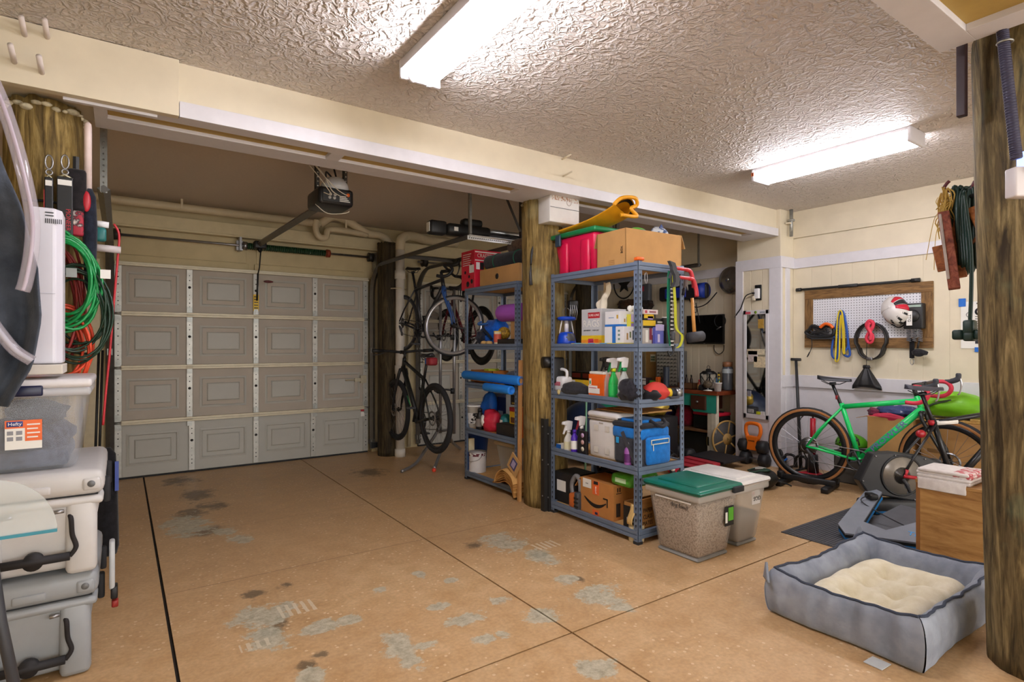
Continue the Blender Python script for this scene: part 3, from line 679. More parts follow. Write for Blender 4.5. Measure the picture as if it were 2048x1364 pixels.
def saddle(root, c, m_, L_=.27, post=None, pm=None):
    def fn(i, j):
        t = i; w_ = .072*(1-t)**1.2*(1-(1-t)**9)+.018*math.sin(min(1, t*1.0)*PI*.5)*(1 if t < .97 else .6); a = PI*(j*1.0)
        y = math.cos(a)*w_; z = math.sin(a)*.010-.012*abs(math.cos(a))**3*(1+.8*(1-t))+.016*(1-t)**3-.006*t
        return (c[0]-.13+L_*t, y, c[2]+z)
    b = MB(); b.grid(fn, 18, 12); b.build('saddle', m_, root, solid=.006)
    b = MB()
    for sy_ in (-1, 1): b.tube([(c[0]-.09, sy_*.03, c[2]-.02), (c[0]-.04, sy_*.022, c[2]-.045), (c[0]+.05, sy_*.022, c[2]-.045), (c[0]+.11, sy_*.01, c[2]-.015)], .0035, 6)
    b.build('saddle_rails', DGREY, root)
    if post: b = MB(); b.tube([post, (c[0]-.01, 0, c[2]-.04)], .0138, 10); b.cyl((c[0]-.03, 0, c[2]-.045), (c[0]+.02, 0, c[2]-.04), .014); b.build('seatpost', pm or CARBON, root)
def bike(name, label, rear, front, frame_m, group=None, fork_m=None, R=.345, tire_r=.020, tire_m=RUBBER, side_m=None, rim_m=BLACK, rim_d=.03, bar='drop', tape=BLACK,
         lever=CARBON, turn=0, norear=False, disc=True, hood=None, tubes=(.017, .021, .016), stays_m=None, seat_h=.72, head_m=None, saddle_m=BLACK, mtb=False, rim2=None, roll=0, lower_m=None, slope=.04, stack=.045):
    rear, front = V(rear), V(front); d = front-rear; wb = d.length
    x = d.normalized(); z = V((0, 0, 1)); z = (z-x*z.dot(x)).normalized(); y = z.cross(x)
    T = thing(name, label, 'bicycle', rear, group=group)
    m = M.Identity(4)
    for i in range(3): m[i][0], m[i][1], m[i][2] = x[i], y[i], z[i]
    if roll: m = m @ RX(roll)
    T.rotation_euler = m.to_euler()
    k = wb/1.02
    BBx, BBz = .41*k, -.068
    ang = math.radians(73); st = (BBx-.50*math.cos(ang), BBz+.50*math.sin(ang)); sd = (BBx-seat_h*math.cos(ang), BBz+seat_h*math.sin(ang))
    fl_ = .40 if not mtb else .48; cr = (wb-.045-fl_*.309, fl_*.951); ht = (cr[0]-.14*.309, cr[1]+.14*.951)
    P2 = lambda p, yy_=0: (p[0], yy_, p[1])
    tt, dt, sn = tubes
    b = MB(); b.tube([P2((st[0]+.01, st[1]-.03)), P2((ht[0]+.005, ht[1]-slope))], tt, 12).tube([P2((cr[0]+.0, cr[1]+.035)), P2((BBx, BBz))], dt, 12)
    b.tube([P2((BBx, BBz)), P2(st)], sn, 12).tube([P2(cr), P2(ht)], .021, 12).cyl((BBx, -.035, BBz), (BBx, .035, BBz), .024)
    b.build('frame', frame_m, T)
    b = MB()
    for s_ in (-1, 1):
        b.tube([(BBx-.03, s_*.025, BBz), (.10, s_*.055, -.012), (-.0, s_*.062, 0)], [.012, .011, .010], 8)
        b.tube([(st[0]+.01, s_*.018, st[1]-.035), (.10, s_*.05, .16), (-.0, s_*.062, .0)], [.009, .009, .009], 8)
    b.build('stays', stays_m or frame_m, T)
    ax = V((ht[0]-cr[0], 0, ht[1]-cr[1])).normalized()
    mt = TR(cr[0], 0, cr[1]) @ M.Rotation(turn, 4, ax) @ TR(-cr[0], 0, -cr[1]) if turn else M.Identity(4)
    b = MB(); b.m = mt
    for s_ in (-1, 1): b.tube([(cr[0]+.002, s_*.03, cr[1]+.012), (cr[0]+.01, s_*.048, cr[1]-.05), (wb-.03, s_*.052, .10), (wb, s_*.052, 0)], [.020, .018, .014, .010], 10, flat=(1, .8))
    b.cyl((cr[0]+.003, -.035, cr[1]+.0), (cr[0]+.003, .035, cr[1]+.0), .022); b.build('fork', fork_m or frame_m, T)
    hc = (ht[0]-stack*.32, ht[1]+stack)
    b = MB(); b.m = mt; b.tube([P2(ht), P2(hc)], .016, 10).tube([P2(hc), (hc[0]+.085, 0, hc[1]+.018)], .017, 10).cyl((hc[0]+.085, -.022, hc[1]+.018), (hc[0]+.085, .022, hc[1]+.018), .020); b.build('stem', BLACK, T)
    bc = (hc[0]+.085, 0, hc[1]+.018)
    if bar == 'drop': drop_bar(T, bc, mt, tape, lever, hood_m=hood)
    else:
        b = MB(); b.m = mt; b.tube(curve([(bc[0]-.05, -.34, bc[2]+.02), (bc[0]-.01, -.15, bc[2]+.012), (bc[0], 0, bc[2]), (bc[0]-.01, .15, bc[2]+.012), (bc[0]-.05, .34, bc[2]+.02)], 4), .014, 8); b.build('handlebar', BLACK, T)
        for s_ in (-1, 1):
            b = MB(); b.m = mt; b.cyl((bc[0]-.035, s_*.24, bc[2]+.016), (bc[0]-.05, s_*.36, bc[2]+.02), .019); b.build('grip', BLACK, T)
            b = MB(); b.m = mt; b.tube([(bc[0]-.03, s_*.20, bc[2]+.01), (bc[0]+.05, s_*.23, bc[2]-.02), (bc[0]+.04, s_*.32, bc[2]-.03)], .006, 6); b.build('brake_lever', DGREY, T)
    saddle(T, (sd[0], 0, sd[1]), saddle_m, post=P2((st[0]+.03, st[1]-.1)))
    if not norear: wheel(T, (0, 0, 0), R, tire_r, tire_m, rim2 or rim_m, rim_d, side_m, None, disc, cass=True)
    wheel(T, (wb, 0, 0), R, tire_r, tire_m, rim_m, rim_d, side_m, mt, disc)
    ca = math.radians(-62)
    b = MB(); b.ring((BBx, -.045, BBz), .085, .006, 30, 6, axis='y')
    for i in range(4): a = i*PI/2+.4; b.tube([(BBx, -.045, BBz), (BBx+.083*math.cos(a), -.045, BBz+.083*math.sin(a))], .007, 6)
    b.build('chainring', DGREY, T)
    for s_, a in ((-1, ca), (1, ca+PI)):
        e = (BBx+.17*math.cos(a), s_*.068, BBz+.17*math.sin(a))
        b = MB(); b.tube([(BBx, s_*.055, BBz), e], [.015, .011], 8); cr_ = b.build('crank_arm', BLACK, T)
        b = MB(); b.cb((e[0], s_*.115, e[2]), (.085, .075, .018)); b.build('pedal', DGREY, cr_, bev=.005)
    if True:
        b = MB(); cpts = []
        for i in range(9): a = PI/2-PI*i/8; cpts.append((BBx+.088*math.cos(a), -.045, BBz+.088*math.sin(a)))
        cpts += [(.08, -.047, -.125), (.045, -.047, -.135), (.035, -.047, -.11), (.05, -.047, -.07), (.02, -.045, -.045)]
        for i in range(5): a = -PI*.6-PI*.8*i/4; cpts.append((.05*math.cos(a), -.045, .05*math.sin(a)))
        b.tube(cpts, .004, 5, True); b.build('chain', mat('#66625c', .4, .7), T)
        b = MB(); b.tube([(.0, -.06, -.02), (.03, -.055, -.06), (.055, -.05, -.12)], [.012, .014, .010], 8).ring((.055, -.048, -.125), .017, .006, 12, 5, axis='y').ring((.035, -.048, -.075), .017, .006, 12, 5, axis='y'); b.build('rear_derailleur', DGREY, T)
    return T, dict(BB=(BBx, BBz), st=st, ht=ht, cr=cr, hc=hc, sd=sd, wb=wb, mt=mt)

# ---- green gravel bike on its floor stand
rear = V((5.17, 2.69, .375)); front = V((5.37, 1.69, .365))
GREENF = mat('#16c765', .35, var=.05)
G, gi = bike('gravel_bike', 'bright green gravel bike with red bar tape standing by the right wall', rear, front, GREENF, fork_m=CARBON, R=.352, tire_r=.021, side_m=TANW, rim_m=CARBON, rim_d=.045,
             tape=TAPE, lever=mat('#c9c9cc', .25, .6), turn=math.radians(-14), tubes=(.022, .029, .020), hood=mat('#3a3c44', .6), saddle_m=mat('#24252c', .5), stack=.085)
x0, z0 = gi['cr'][0], gi['cr'][1]+.035; bx_, bz_ = gi['BB']
dd = V((x0-bx_, 0, z0-bz_)).normalized(); mid = V((bx_, 0, bz_))*.52+V((x0, 0, z0))*.48
text('PROWLER', .062, mat('#7a58b0', .5), G, frame(mid+V((0, -.0302, 0)), dd, V((0, -.12, 1))), sx=1.25)
MB().rb(gi['st'][0]-.045, gi['st'][0]-.022, -.014, .014, gi['st'][1]+.03, gi['st'][1]+.07, .006).build('rear_light', mat('#8a1c22', .4), G)
mm = M.Rotation(0, 4, 'Z')
ta = V((gi['st'][0]+.01, 0, gi['st'][1]-.03)); tb = V((gi['ht'][0]+.005, 0, gi['ht'][1]-.04)); text('scout', .020, mat('#2a5fc0', .5), G, frame(ta.lerp(tb, .82)+V((0, -.0226, .004)), tb-ta, V((0, 0, 1))))
b = MB(); b.tube(curve([(gi['hc'][0]+.05, -.05, gi['hc'][1]-.01), (gi['hc'][0]+.10, -.03, gi['hc'][1]-.12), (gi['cr'][0]+.02, -.03, gi['cr'][1]+.02), (gi['cr'][0]+.05, -.06, gi['cr'][1]-.1)]), .003, 5); b.build('brake_hose', BLACK, G)
# floor stand that cradles its rear wheel
FS = thing('bike_stand', 'low black wheel cradle under the rear wheel of the green bike', 'bike stand', (5.17, 2.69, 0), rz=math.atan2(-1.0, .2))
MB().rb(-.24, .24, -.075, -.045, .05, .10, .008).rb(-.24, .24, .045, .075, .05, .10, .008).build('side_rail', BLACK, FS)
for x in (-.20, .18): MB().rb(x-.03, x+.03, -.19, .19, 0, .05, .012).build('cross_foot', BLACK, FS)
MB().rb(-.25, -.20, -.08, .08, .06, .12, .01).build('front_stop', BLACK, FS)

# ---- bike on the turbo trainer
TX = V((4.70, 1.79, .345)); hd = V((.80, -.60, 0))
TB, ti = bike('trainer_bike', 'black and red road bike fixed to the turbo trainer', TX, TX+hd*.99, CARBON, fork_m=CARBON, stays_m=CARBON, norear=True, tape=BLACK, tubes=(.018, .024, .019), saddle_m=mat('#3a3a44', .45), rim_d=.05, R=.335, tire_r=.013, seat_h=.735)
MB().cyl((ti['st'][0]-.012, 0, ti['st'][1]-.01), (ti['st'][0]-.005, 0, ti['st'][1]-.045), .021).build('seat_clamp', RED, TB)
MB().tube([(ti['st'][0]+.02, 0, ti['st'][1]-.03), (ti['st'][0]+.17, 0, ti['st'][1]-.018)], .0205, 12).build('white_band', PAPER, TB)
MB().tube([(.10, -.058, -.014), (.0, -.066, 0)], .0125, 8).tube([(.012, -.064, .0), (.03, -.06, .045)], .012, 8).build('red_dropout', RED, TB)
MB().tube([(.12, -.053, -.02), (.30, -.03, -.05)], .012, 8).build('red_chainstay', RED, TB)
MB().ell((.16, -.01, .30), (.035, .025, .03)).build('red_tail_lamp', mat('#a01824', .3), TB)

# ---- three bikes stored on the vertical rack at the back
bike('hanging_road_bike', 'black road bike with blue head tube and silver-rimmed front wheel, hung high on the rack', (2.70, 6.10, 1.55), (2.80, 5.12, 1.50), mat('#26262a', .35), fork_m=mat('#2a4f8c', .35), R=.325, tire_r=.013,
     rim_m=mat('#b5b6ba', .25, .6), rim2=mat('#3a3b3f', .4), rim_d=.03, turn=math.radians(40), disc=False, tape=BLACK)
bike('hanging_aero_bike', 'dark red bike with deep black wheels, hung high behind the second shelving unit', (3.34, 5.42, 1.40), (3.40, 6.36, 1.42), mat('#5e1420', .35), fork_m=mat('#5e1420', .35), R=.335, tire_r=.016, rim_m=mat('#141416', .4), rim_d=.065, tape=BLACK)
MT, mi = bike('mountain_bike', 'matt black mountain bike with small green stripes, hung low on the rack', (2.56, 5.02, .57), (2.58, 6.02, .56), mat('#1a1d1b', .45), fork_m=BLACK, R=.35, tire_r=.027, rim_m=BLACK, rim_d=.022, bar='flat', mtb=True, tubes=(.018, .026, .018), saddle_m=mat('#1d1d22', .5))
MB().tube([(mi['BB'][0]+.14, .028, mi['BB'][1]+.15), (mi['BB'][0]+.23, .028, mi['BB'][1]+.25)], .006, 6).build('green_stripe', GREEN, MT)
MB().rb(mi['sd'][0]-.17, mi['sd'][0]-.05, -.045, .045, mi['sd'][1]-.10, mi['sd'][1]-.02, .02).build('saddle_bag', mat('#8e1f2a', .6), MT); MB().rb(mi['sd'][0]-.09, mi['sd'][0]-.04, -.046, .046, mi['sd'][1]-.09, mi['sd'][1]-.03, .012).build('blue_patch', BLUE, MT)
# rack with two chrome poles
BR = thing('bike_rack', 'grey steel two-pole bike rack with curved feet and a red end cap', 'bike rack', (3.02, 5.58, 0))
SIL = mat('#9d9da0', .3, .7)
def W2(p): return (p[0]-3.02, p[1]-5.58, p[2])
for x, y, zt in ((-.06, .10, 1.95), (.05, -.02, 1.95)): MB().cyl((x, y, .30), (x, y, zt), .017).build('pole', SIL, BR)
f1 = [W2(pz(803, 943, .014)), W2(pz(830, 928, .05)), (-.34, -.08, .16), (-.14, .04, .32), (-.06, .10, .40)]; MB().tube(curve(f1), .017, 8).build('foot', SIL, BR)
f2 = [W2(pz(868, 938, .018)), (-.30, -.30, .06), (-.10, -.12, .20), (.0, 0, .34), (.05, -.02, .45)]; MB().tube(curve([f2[0], f2[3], f2[4]]), .017, 8).build('foot', SIL, BR)
p = W2(pz(868, 940, .018)); MB().ell(p, (.022, .022, .022)).build('red_end_cap', mat('#e2462c', .5), BR)
MB().tube(curve([(.05, .10, .34), (.2, .3, .15), (.42, .5, .014)]), .017, 8).tube([(-.06, .10, .32), (.05, -.02, .36)], .015, 8).build('foot', SIL, BR)
for z in (.78, 1.38):
    for (x, y) in ((-.06, .10), (.05, -.02)):
        MB().tube(curve([(x, y, z), (x-.12, y-.0, z+.02), (x-.22, y, z+.0), (x-.26, y, z+.05)]), .010, 6).cyl((x-.02, y, z-.03), (x-.02, y, z+.03), .024).build('hook_arm', BLACK, BR)
# ================================================================ MAKERS FOR SMALL THINGS
def yF(u, X=2.80): return px(u, 700, X).y
def xF(u, Y=2.62): return py(u, 700, Y).x
def carton(name, label, cat, x0, x1, y0, y1, z0, z1, m_, rz=0, flaps=None, tape=None, group=None, open_=False, rot=None):
    T = thing(name, label, cat, ((x0+x1)/2, (y0+y1)/2, z0), rz, group, rot); a, b, h = (x1-x0)/2, (y1-y0)/2, z1-z0
    if open_:
        t = .006; mb = MB(); mb.bx(-a, a, -b, b, 0, t); mb.bx(-a, -a+t, -b, b, 0, h).bx(a-t, a, -b, b, 0, h).bx(-a, a, -b, -b+t, 0, h).bx(-a, a, b-t, b, 0, h); mb.build('body', m_, T)
    else: MB().bx(-a, a, -b, b, 0, h).build('body', m_, T, bev=.003)
    for f in (flaps or ()):
        side, ang, ln = f; mb = MB()
        if side in ('-x', '+x'):
            s_ = -1 if side == '-x' else 1; mb.bx(0, s_*ln, -b, b, -.002, .002, m=TR(s_*a, 0, h) @ RY(-s_*ang))
        else:
            s_ = -1 if side == '-y' else 1; mb.bx(-a, a, 0, s_*ln, -.002, .002, m=TR(0, s_*b, h) @ RX(s_*ang))
        mb.build('flap', m_, T)
    if tape: mb = MB(); mb.bx(-a-.001, a+.001, -.025, .025, -.0, h+.001); mb.build('tape', tape, T)
    T['dims'] = (a, b, h); return T
def dims(T): return T['dims'][0], T['dims'][1], T['dims'][2]
def decal(T, face, u0, u1, v0, v1, m_, name='print', lift=.0012):
    """flat print on a carton: u,v run 0..1 over the face as the viewer sees it"""
    a, b, h = dims(T); mb = MB()
    if face == '-x': mb.bx(-a-lift, -a-.0002, b-2*b*u1, b-2*b*u0, h*v0, h*v1)
    elif face == '-y': mb.bx(-a+2*a*u0, -a+2*a*u1, -b-lift, -b-.0002, h*v0, h*v1)
    else: mb.bx(-a+2*a*u0, -a+2*a*u1, -b+2*b*v0, -b+2*b*v1, h+.0002, h+lift)
    return mb.build(name, m_, T)
def label_text(T, face, s_, u, v_, size, m_, sx=1.0):
    a, b, h = dims(T)
    m = onXface(-a-.0014, b-2*b*u, h*v_) if face == '-x' else onYface(-a+2*a*u, -b-.0014, h*v_)
    return text(s_, size, m_, T, m, sx=sx)
def blob(c, r, seed=0, lump=.18, nu=22, nv=14, flat=.0, freq=3.0):
    rnd = random.Random(seed); ph = [rnd.uniform(0, 6.28) for _ in range(9)]; mb = MB()
    def fn(i, j):
        a = 2*PI*i; t = PI*j; x, y, z = math.sin(t)*math.cos(a), math.sin(t)*math.sin(a), math.cos(t)
        k = 1+lump*(math.sin(freq*x+ph[0]+2*math.sin(freq*y+ph[1]))*.5+math.sin(freq*1.7*y+ph[2]+math.sin(freq*z*2+ph[3]))*.35+math.sin(freq*2.9*z+ph[4]+3*x)*.3)*math.sin(t)**.5
        p = V((x*r[0]*k, y*r[1]*k, z*r[2]*k))
        if p.z < -r[2]*(1-flat): p.z = -r[2]*(1-flat)
        return V(c)+p
    vs = [fn(i/nu, j/nv) for j in range(nv+1) for i in range(nu)]; fs = []
    for j in range(nv):
        for i in range(nu): fs.append((j*nu+i, (j+1)*nu+i, (j+1)*nu+(i+1) % nu, j*nu+(i+1) % nu))
    return mb.add(vs, fs, True)
def softbag(name, label, cat, loc, r, m_, seed=0, lump=.2, flat=.35, group=None, freq=3.0):
    T = thing(name, label, cat, loc, group=group); blob((0, 0, r[2]*(1-flat)), r, seed, lump, flat=flat, freq=freq).build('body', m_, T); return T
def sprayer(name, label, loc, body_m, head_m, h=.27, r=.042, liquid=None, lab=None, rz=0, collar=None, square=False, neck_m=None):
    T = thing(name, label, 'spray bottle', loc, rz); hb = h*.70
    prof = [(r*.92, 0), (r, .006), (r, hb*.55), (r*.86, hb*.68), (r*.40, hb*.90), (r*.34, hb)]
    MB().lathe(prof, 18, sy=.75).build('bottle', body_m, T)
    if lab: MB().lathe([(r*1.012, hb*.10), (r*1.012, hb*.50)], 18, sy=.76, caps=False).build('label', lab, T)
    if liquid: MB().lathe([(r*.95, .004), (r*.95, hb*.36)], 16, sy=.72).build('liquid', liquid, T)
    MB().lathe([(r*.42, 0), (r*.42, h*.08)], 14, c=(0, 0, hb-.004)).build('collar', collar or head_m, T)
    t = MB(); z = hb+h*.07
    t.prism([(-.030, z+.0), (.022, z+.0), (.030, z+.035), (.034, z+.065), (.0, z+.072), (-.055, z+.066), (-.060, z+.045), (-.030, z+.04)], -.013, .013, m=RX(PI/2)); hd_ = t.build('trigger_head', head_m, T, bev=.004)
    MB().prism([(-.032, z+.040), (-.024, z+.040), (-.030, z+.0), (-.048, z-.028), (-.054, z-.026), (-.040, z+.01)], -.006, .006, m=RX(PI/2)).build('trigger', neck_m or head_m, hd_)
    return T
def tin(name, label, cat, loc, r, h, m_, lid=STEEL, lab=None, handle=False, group=None):
    T = thing(name, label, cat, loc, group=group)
    MB().lathe([(r, 0), (r, .004), (r*.985, .008), (r*.985, h-.01), (r, h-.006), (r, h)], 22).build('body', m_, T)
    MB().lathe([(r*.9, h-.006), (r*.86, h-.002), (r*.95, h+.004), (r*1.01, h+.004), (r*1.01, h-.003)], 22).build('lid', lid, T)
    if lab: MB().lathe([(r*.992, h*.18), (r*.992, h*.80)], 22, caps=False).build('label', lab, T)
    if handle: MB().tube(curve([(0, -r, h*.85), (-r*.5, -r*.9, h*.65), (-r*1.05, 0, h*.55), (-r*.5, r*.9, h*.65), (0, r, h*.85)]), .0022, 5).build('handle', STEEL, T)
    return T
def bottle(name, label, cat, loc, r, h, m_, cap, lab=None, neck=.45, group=None, sy=1):
    T = thing(name, label, cat, loc, group=group)
    MB().lathe([(r*.9, 0), (r, .006), (r, h*.62), (r*.8, h*.72), (r*neck, h*.80), (r*neck, h*.86)], 16, sy=sy).build('body', m_, T)
    MB().lathe([(r*neck*1.15, h*.85), (r*neck*1.15, h*.97), (r*neck*.7, h)], 14, sy=sy).build('cap', cap, T)
    if lab: MB().lathe([(r*1.01, h*.15), (r*1.01, h*.52)], 16, sy=sy, caps=False).build('label', lab, T)
    return T
def rollup(name, label, cat, p0, p1, r, m_, group=None, hole=.35, rings=0, band=None):
    p0, p1 = V(p0), V(p1); T = thing(name, label, cat, p0-V((0, 0, r)), group=group); d = p1-p0; L_ = d.length
    m = frame(V((0, 0, r)), d, (0, 0, 1)) @ RY(PI/2)
    mb = MB(); mb.lathe([(r*hole, .002), (r*.96, 0), (r, .008), (r, L_-.008), (r*.96, L_), (r*hole, L_-.002), (r*hole, .002)], 24, m=m, caps=False); mb.build('roll', m_, T)
    mb = MB()
    for k in range(1, 4): rr = r*(hole+(1-hole)*k/4); mb.ring((0, 0, L_), rr, .002, 24, 4, m=m).ring((0, 0, 0), rr, .002, 24, 4, m=m)
    stuff(mb.build('spiral_layers', mat('#2b2430', .9) if rings else m_, T))
    if band:
        for t in (.25, .75): MB().ring((0, 0, L_*t), r*1.01, .006, 24, 5, m=m).build('band', band, T)
    return T

# ================================================================ GREY STEEL SHELVING
SHM = mat('#6b7a90', .42, .15, var=.10, vs=10); BOARD = mat('#c79a5c', .75, var=.12, vs=20, bump=.1)
def shelving(label, x0, x1, y0, y1, tiers, ztop):
    T = thing('shelving_unit', label, 'shelving', (x0, y0, 0), group='grey boltless shelving units'); w_, d_ = y1-y0, x1-x0; t = .0022
    for ix, iy in ((0, 0), (0, 1), (1, 0), (1, 1)):
        X = ix*d_; Y = iy*w_; sx = 1 if ix == 0 else -1; sy_ = 1 if iy == 0 else -1
        mb = MB(); ax0, ax1 = sorted((X, X+sx*.038)); ay0, ay1 = sorted((Y, Y+sy_*.038)); tx = sorted((X, X+sx*t)); ty = sorted((Y, Y+sy_*t))
        mb.bx(ax0, ax1, ty[0], ty[1], 0, ztop).bx(tx[0], tx[1], ay0, ay1, 0, ztop); post = mb.build('post', SHM, T)
        hb = MB(); n = int((ztop-.06)/.038)
        for k in range(n):
            z = .04+k*.038; yo = Y-sy_*.0007; xo = X-sx*.0007
            for (ea, eb) in (((X+sx*.019, yo), 'y'), ((xo, Y+sy_*.019), 'x')):
                cx, cy = ea; m = TR(cx, cy, z) @ (RX(PI/2) if eb == 'y' else RY(PI/2) @ RZ(PI/2))
                hb.prism([(-.0062, .006), (-.004, .0105), (.004, .0105), (.0062, .006), (.0032, 0), (.0028, -.0085), (-.0028, -.0085), (-.0032, 0)], -.0006, .0006, m=m)
        stuff(hb.build('keyhole_slots', BLACK, post))
        MB().bx(ax0-.003, ax1+.003, ay0-.003, ay1+.003, 0, .018).build('foot_cap', RUBBER, post)
    for k, z in enumerate(tiers):
        for fr in (0, 1):
            for sd_ in (0, 1):
                mb = MB()
                if fr == 0:
                    Y0, Y1 = .006, w_-.006; X = (-.004 if sd_ == 0 else d_-.018)
                    mb.bx(X, X+.022, Y0, Y1, z-.053, z-.029).bx(X+.004, X+.018, Y0, Y1, z-.029, z-.024).bx(X, X+.022, Y0, Y1, z-.024, z)
                else:
                    X0, X1 = .006, d_-.006; Y = (-.004 if sd_ == 0 else w_-.018)
                    mb.bx(X0, X1, Y, Y+.022, z-.053, z-.029).bx(X0, X1, Y+.004, Y+.018, z-.029, z-.024).bx(X0, X1, Y, Y+.022, z-.024, z)
                mb.build('beam', SHM, T, bev=.002)
        MB().bx(.016, d_-.016, .016, w_-.016, z-.022, z-.008).build('shelf_board', BOARD, T)
    return T
T1 = [1.838, 1.306, .940, .503, .088]
shelving('grey steel shelving unit in front of the golden pillar, with the red tote on top', 2.75, 3.21, 2.53, 3.43, T1, 1.845)
shelving('grey steel shelving unit behind the golden pillar, with the purple mat', 2.74, 3.20, 3.87, 4.75, T1, 1.83)
ZT = [z-.008 for z in T1]

# ================================================================ ON TOP OF THE NEAR SHELVING
T = thing('storage_tote', 'crimson plastic tote with a green lid on top of the near shelving', 'tote', (2.99, 3.21, ZT[0]))
MB().rb(-.20, .20, -.235, .235, 0, .29, .03, taper=.035).build('body', mat('#cf0f46', .4, var=.06), T)
for y in (-.12, .12): MB().rb(-.205, -.17, y-.05, y+.05, .0, .25, .02, taper=-.0).build('wall_rib', mat('#cf0f46', .4, var=.06), T)
MB().rb(-.22, .22, -.255, .255, .285, .322, .012).rb(-.17, .17, -.20, .20, .318, .335, .008).build('lid', mat('#0d7a45', .4), T)
MB().rb(-.235, -.215, .12, .18, .22, .31, .008).build('latch', mat('#2c3e50', .4), T); MB().rb(-.01, .06, -.262, -.25, .22, .275, .01).build('handle', mat('#5e0a20', .5), T)
T = thing('dry_bag', 'folded yellow dry bag with a black mouth lying on the green tote lid', 'bag', (2.93, 3.16, ZT[0]+.336))
YB = mat('#e59f14', .5, var=.1)
def fy(i, j):
    y = .26-.60*i; k = .040+.085*i**2; z = .022+.032*i+.06*i**3
    a = 2*PI*j; return (.12*math.cos(a)*(1-.15*i), y, z+(.022+.03*i)*math.sin(a)+.02*i*math.sin(2*a))
MB().grid(fy, 14, 20).build('body', YB, T)
def fy2(i, j): a = 2*PI*j; return (.12*.8*math.cos(a), -.335+.03*i, .022+.032*.98+.06+(.045)*math.sin(a)*(1-.3*i)+.02*math.sin(2*a))
MB().grid(fy2, 2, 20).build('black_mouth', BLACK, T)
MB().tube(curve([(-.10, -.33, .11), (-.05, -.36, .16), (.06, -.38, .17), (.10, -.36, .13), (.05, -.35, .10), (.10, -.36, .05), (-.06, -.36, .04)]), .014, 8).build('rim', YB, T)
C = carton('cardboard_box', 'plain cardboard box on top of the near shelving, beside the red tote', 'box', 2.79, 3.33, 2.655, 2.95, ZT[0]+.002, 2.085, KRAFT, rz=math.radians(-3), open_=True, flaps=[('+x', -1.2, .10), ('+y', -1.25, .10)])
text('BOX', .03, BLACK, C, onXface(-.272, -.11, .11) @ RZ(PI/2), sx=.8)
for k in range(3): decal(C, '-x', .42, .62, .08+.05*k, .10+.05*k, mat('#9c6f3a', .9))
MB().bx(-.20, .20, -.13, .13, .09, .20).build('packing', mat('#8a6a40', .9), C)
T = thing('wipes_pack', 'green packet of wipes sticking out of the cardboard box on top', 'packet', (3.08, 2.84, 2.036)); blob((0, 0, .055), (.10, .06, .055), 4, .1, flat=.1).build('packet', mat('#5aa632', .35), T); MB().rb(-.04, .02, -.068, -.055, .04, .085, .005).build('blue_label', mat('#3566b8', .4), T); MB().rb(.02, .06, -.066, -.055, .05, .08, .005).build('white_label', PAPER, T)
T = thing('folded_cloth', 'blue and white folded cloth sticking out of the cardboard box on top', 'cloth', (3.22, 2.76, 2.036)); blob((0, 0, .06), (.07, .06, .06), 9, .25, flat=.1).build('cloth', speck('#3a5078', '#c9ccd0', s=30, name='plaid'), T); MB().prism([(-.05, 0), (.05, 0), (.0, .06)], -.004, .004, m=TR(0, -.02, .075) @ RX(PI/2)).build('fold', mat('#3a4a78', .8), T)
tag(MB().rb(2.738, 2.80, 2.518, 2.56, 1.846, 1.868, .008).build('end_stop', ORANGE), 'small orange plastic piece on the front post of the near shelving', 'cap')

# clamps, straps and mallet hanging on the side of the near shelving
def wx(u, v_, y=2.50): return py(u, v_, y)
for i, (u, v_, col, lab) in enumerate(((1352, 540, '#c02a34', 'red ratchet clamp with grey jaws, upper of those on the shelving corner'), (1358, 558, '#c02a34', 'red ratchet clamp, lower of those on the shelving corner'))):
    p = wx(u, v_, 2.47-.03*i); T = thing('spring_clamp', lab, 'clamp', p, group='clamps on the shelving corner')
    MB().rb(-.02, .13, -.012, .012, .0, .022, .008).build('bar', mat(col, .4), T); MB().tube(curve([(.10, 0, .01), (.15, 0, .0), (.165, -.01, -.06), (.16, -.02, -.11)]), .014, 8).build('handle', mat(col, .4), T)
    MB().prism([(-.07, -.06), (-.02, -.05), (0, 0), (-.02, .045), (-.075, .055), (-.05, .02), (-.045, -.02)], -.012, .012, m=RX(PI/2)).build('jaw', DGREY, T)
def strap(name, label, pts, w_, m_, parts=()):
    pts = curve(pts, 5); T = thing(name, label, 'strap', pts[0]); o = pts[0]
    mb = MB(); vs = []; fs = []
    for p in pts: q = p-o; vs += [q+V((-w_/2, -.0, 0)), q+V((w_/2, 0, 0)), q+V((w_/2, -.004, 0)), q+V((-w_/2, -.004, 0))]
    for i in range(len(pts)-1):
        for j in range(4): fs.append((i*4+j, i*4+(j+1) % 4, i*4+4+(j+1) % 4, i*4+4+j))
    mb.add(vs, fs).build('webbing', m_, T); return T, o
strap('tie_strap', 'green tie-down strap hanging from the side of the near shelving', [wx(1338, 542), wx(1336, 600), wx(1337, 655), wx(1341, 692)], .026, mat('#0f7f5e', .7))
T, o = strap('tie_strap', 'black and white striped strap hanging beside the green strap', [wx(1345, 548, 2.49), wx(1341, 620, 2.48), wx(1341, 670, 2.48), wx(1347, 704, 2.48)], .018, BLACK)
for k in range(15): q = wx(1342, 578+8*k, 2.474)-o; MB().bx(q.x-.012, q.x+.012, -.028, -.022, q.z-.004, q.z+.003).build('white_stripe', PAPER, T)
T, o = strap('tie_strap', 'lime yellow tie-down strap with a hook, hanging on the near shelving', [wx(1346, 548, 2.46), wx(1350, 610, 2.45), wx(1352, 655, 2.45), wx(1364, 672, 2.45), wx(1360, 690, 2.45), wx(1353, 696, 2.45)], .024, mat('#b5b81e', .6))
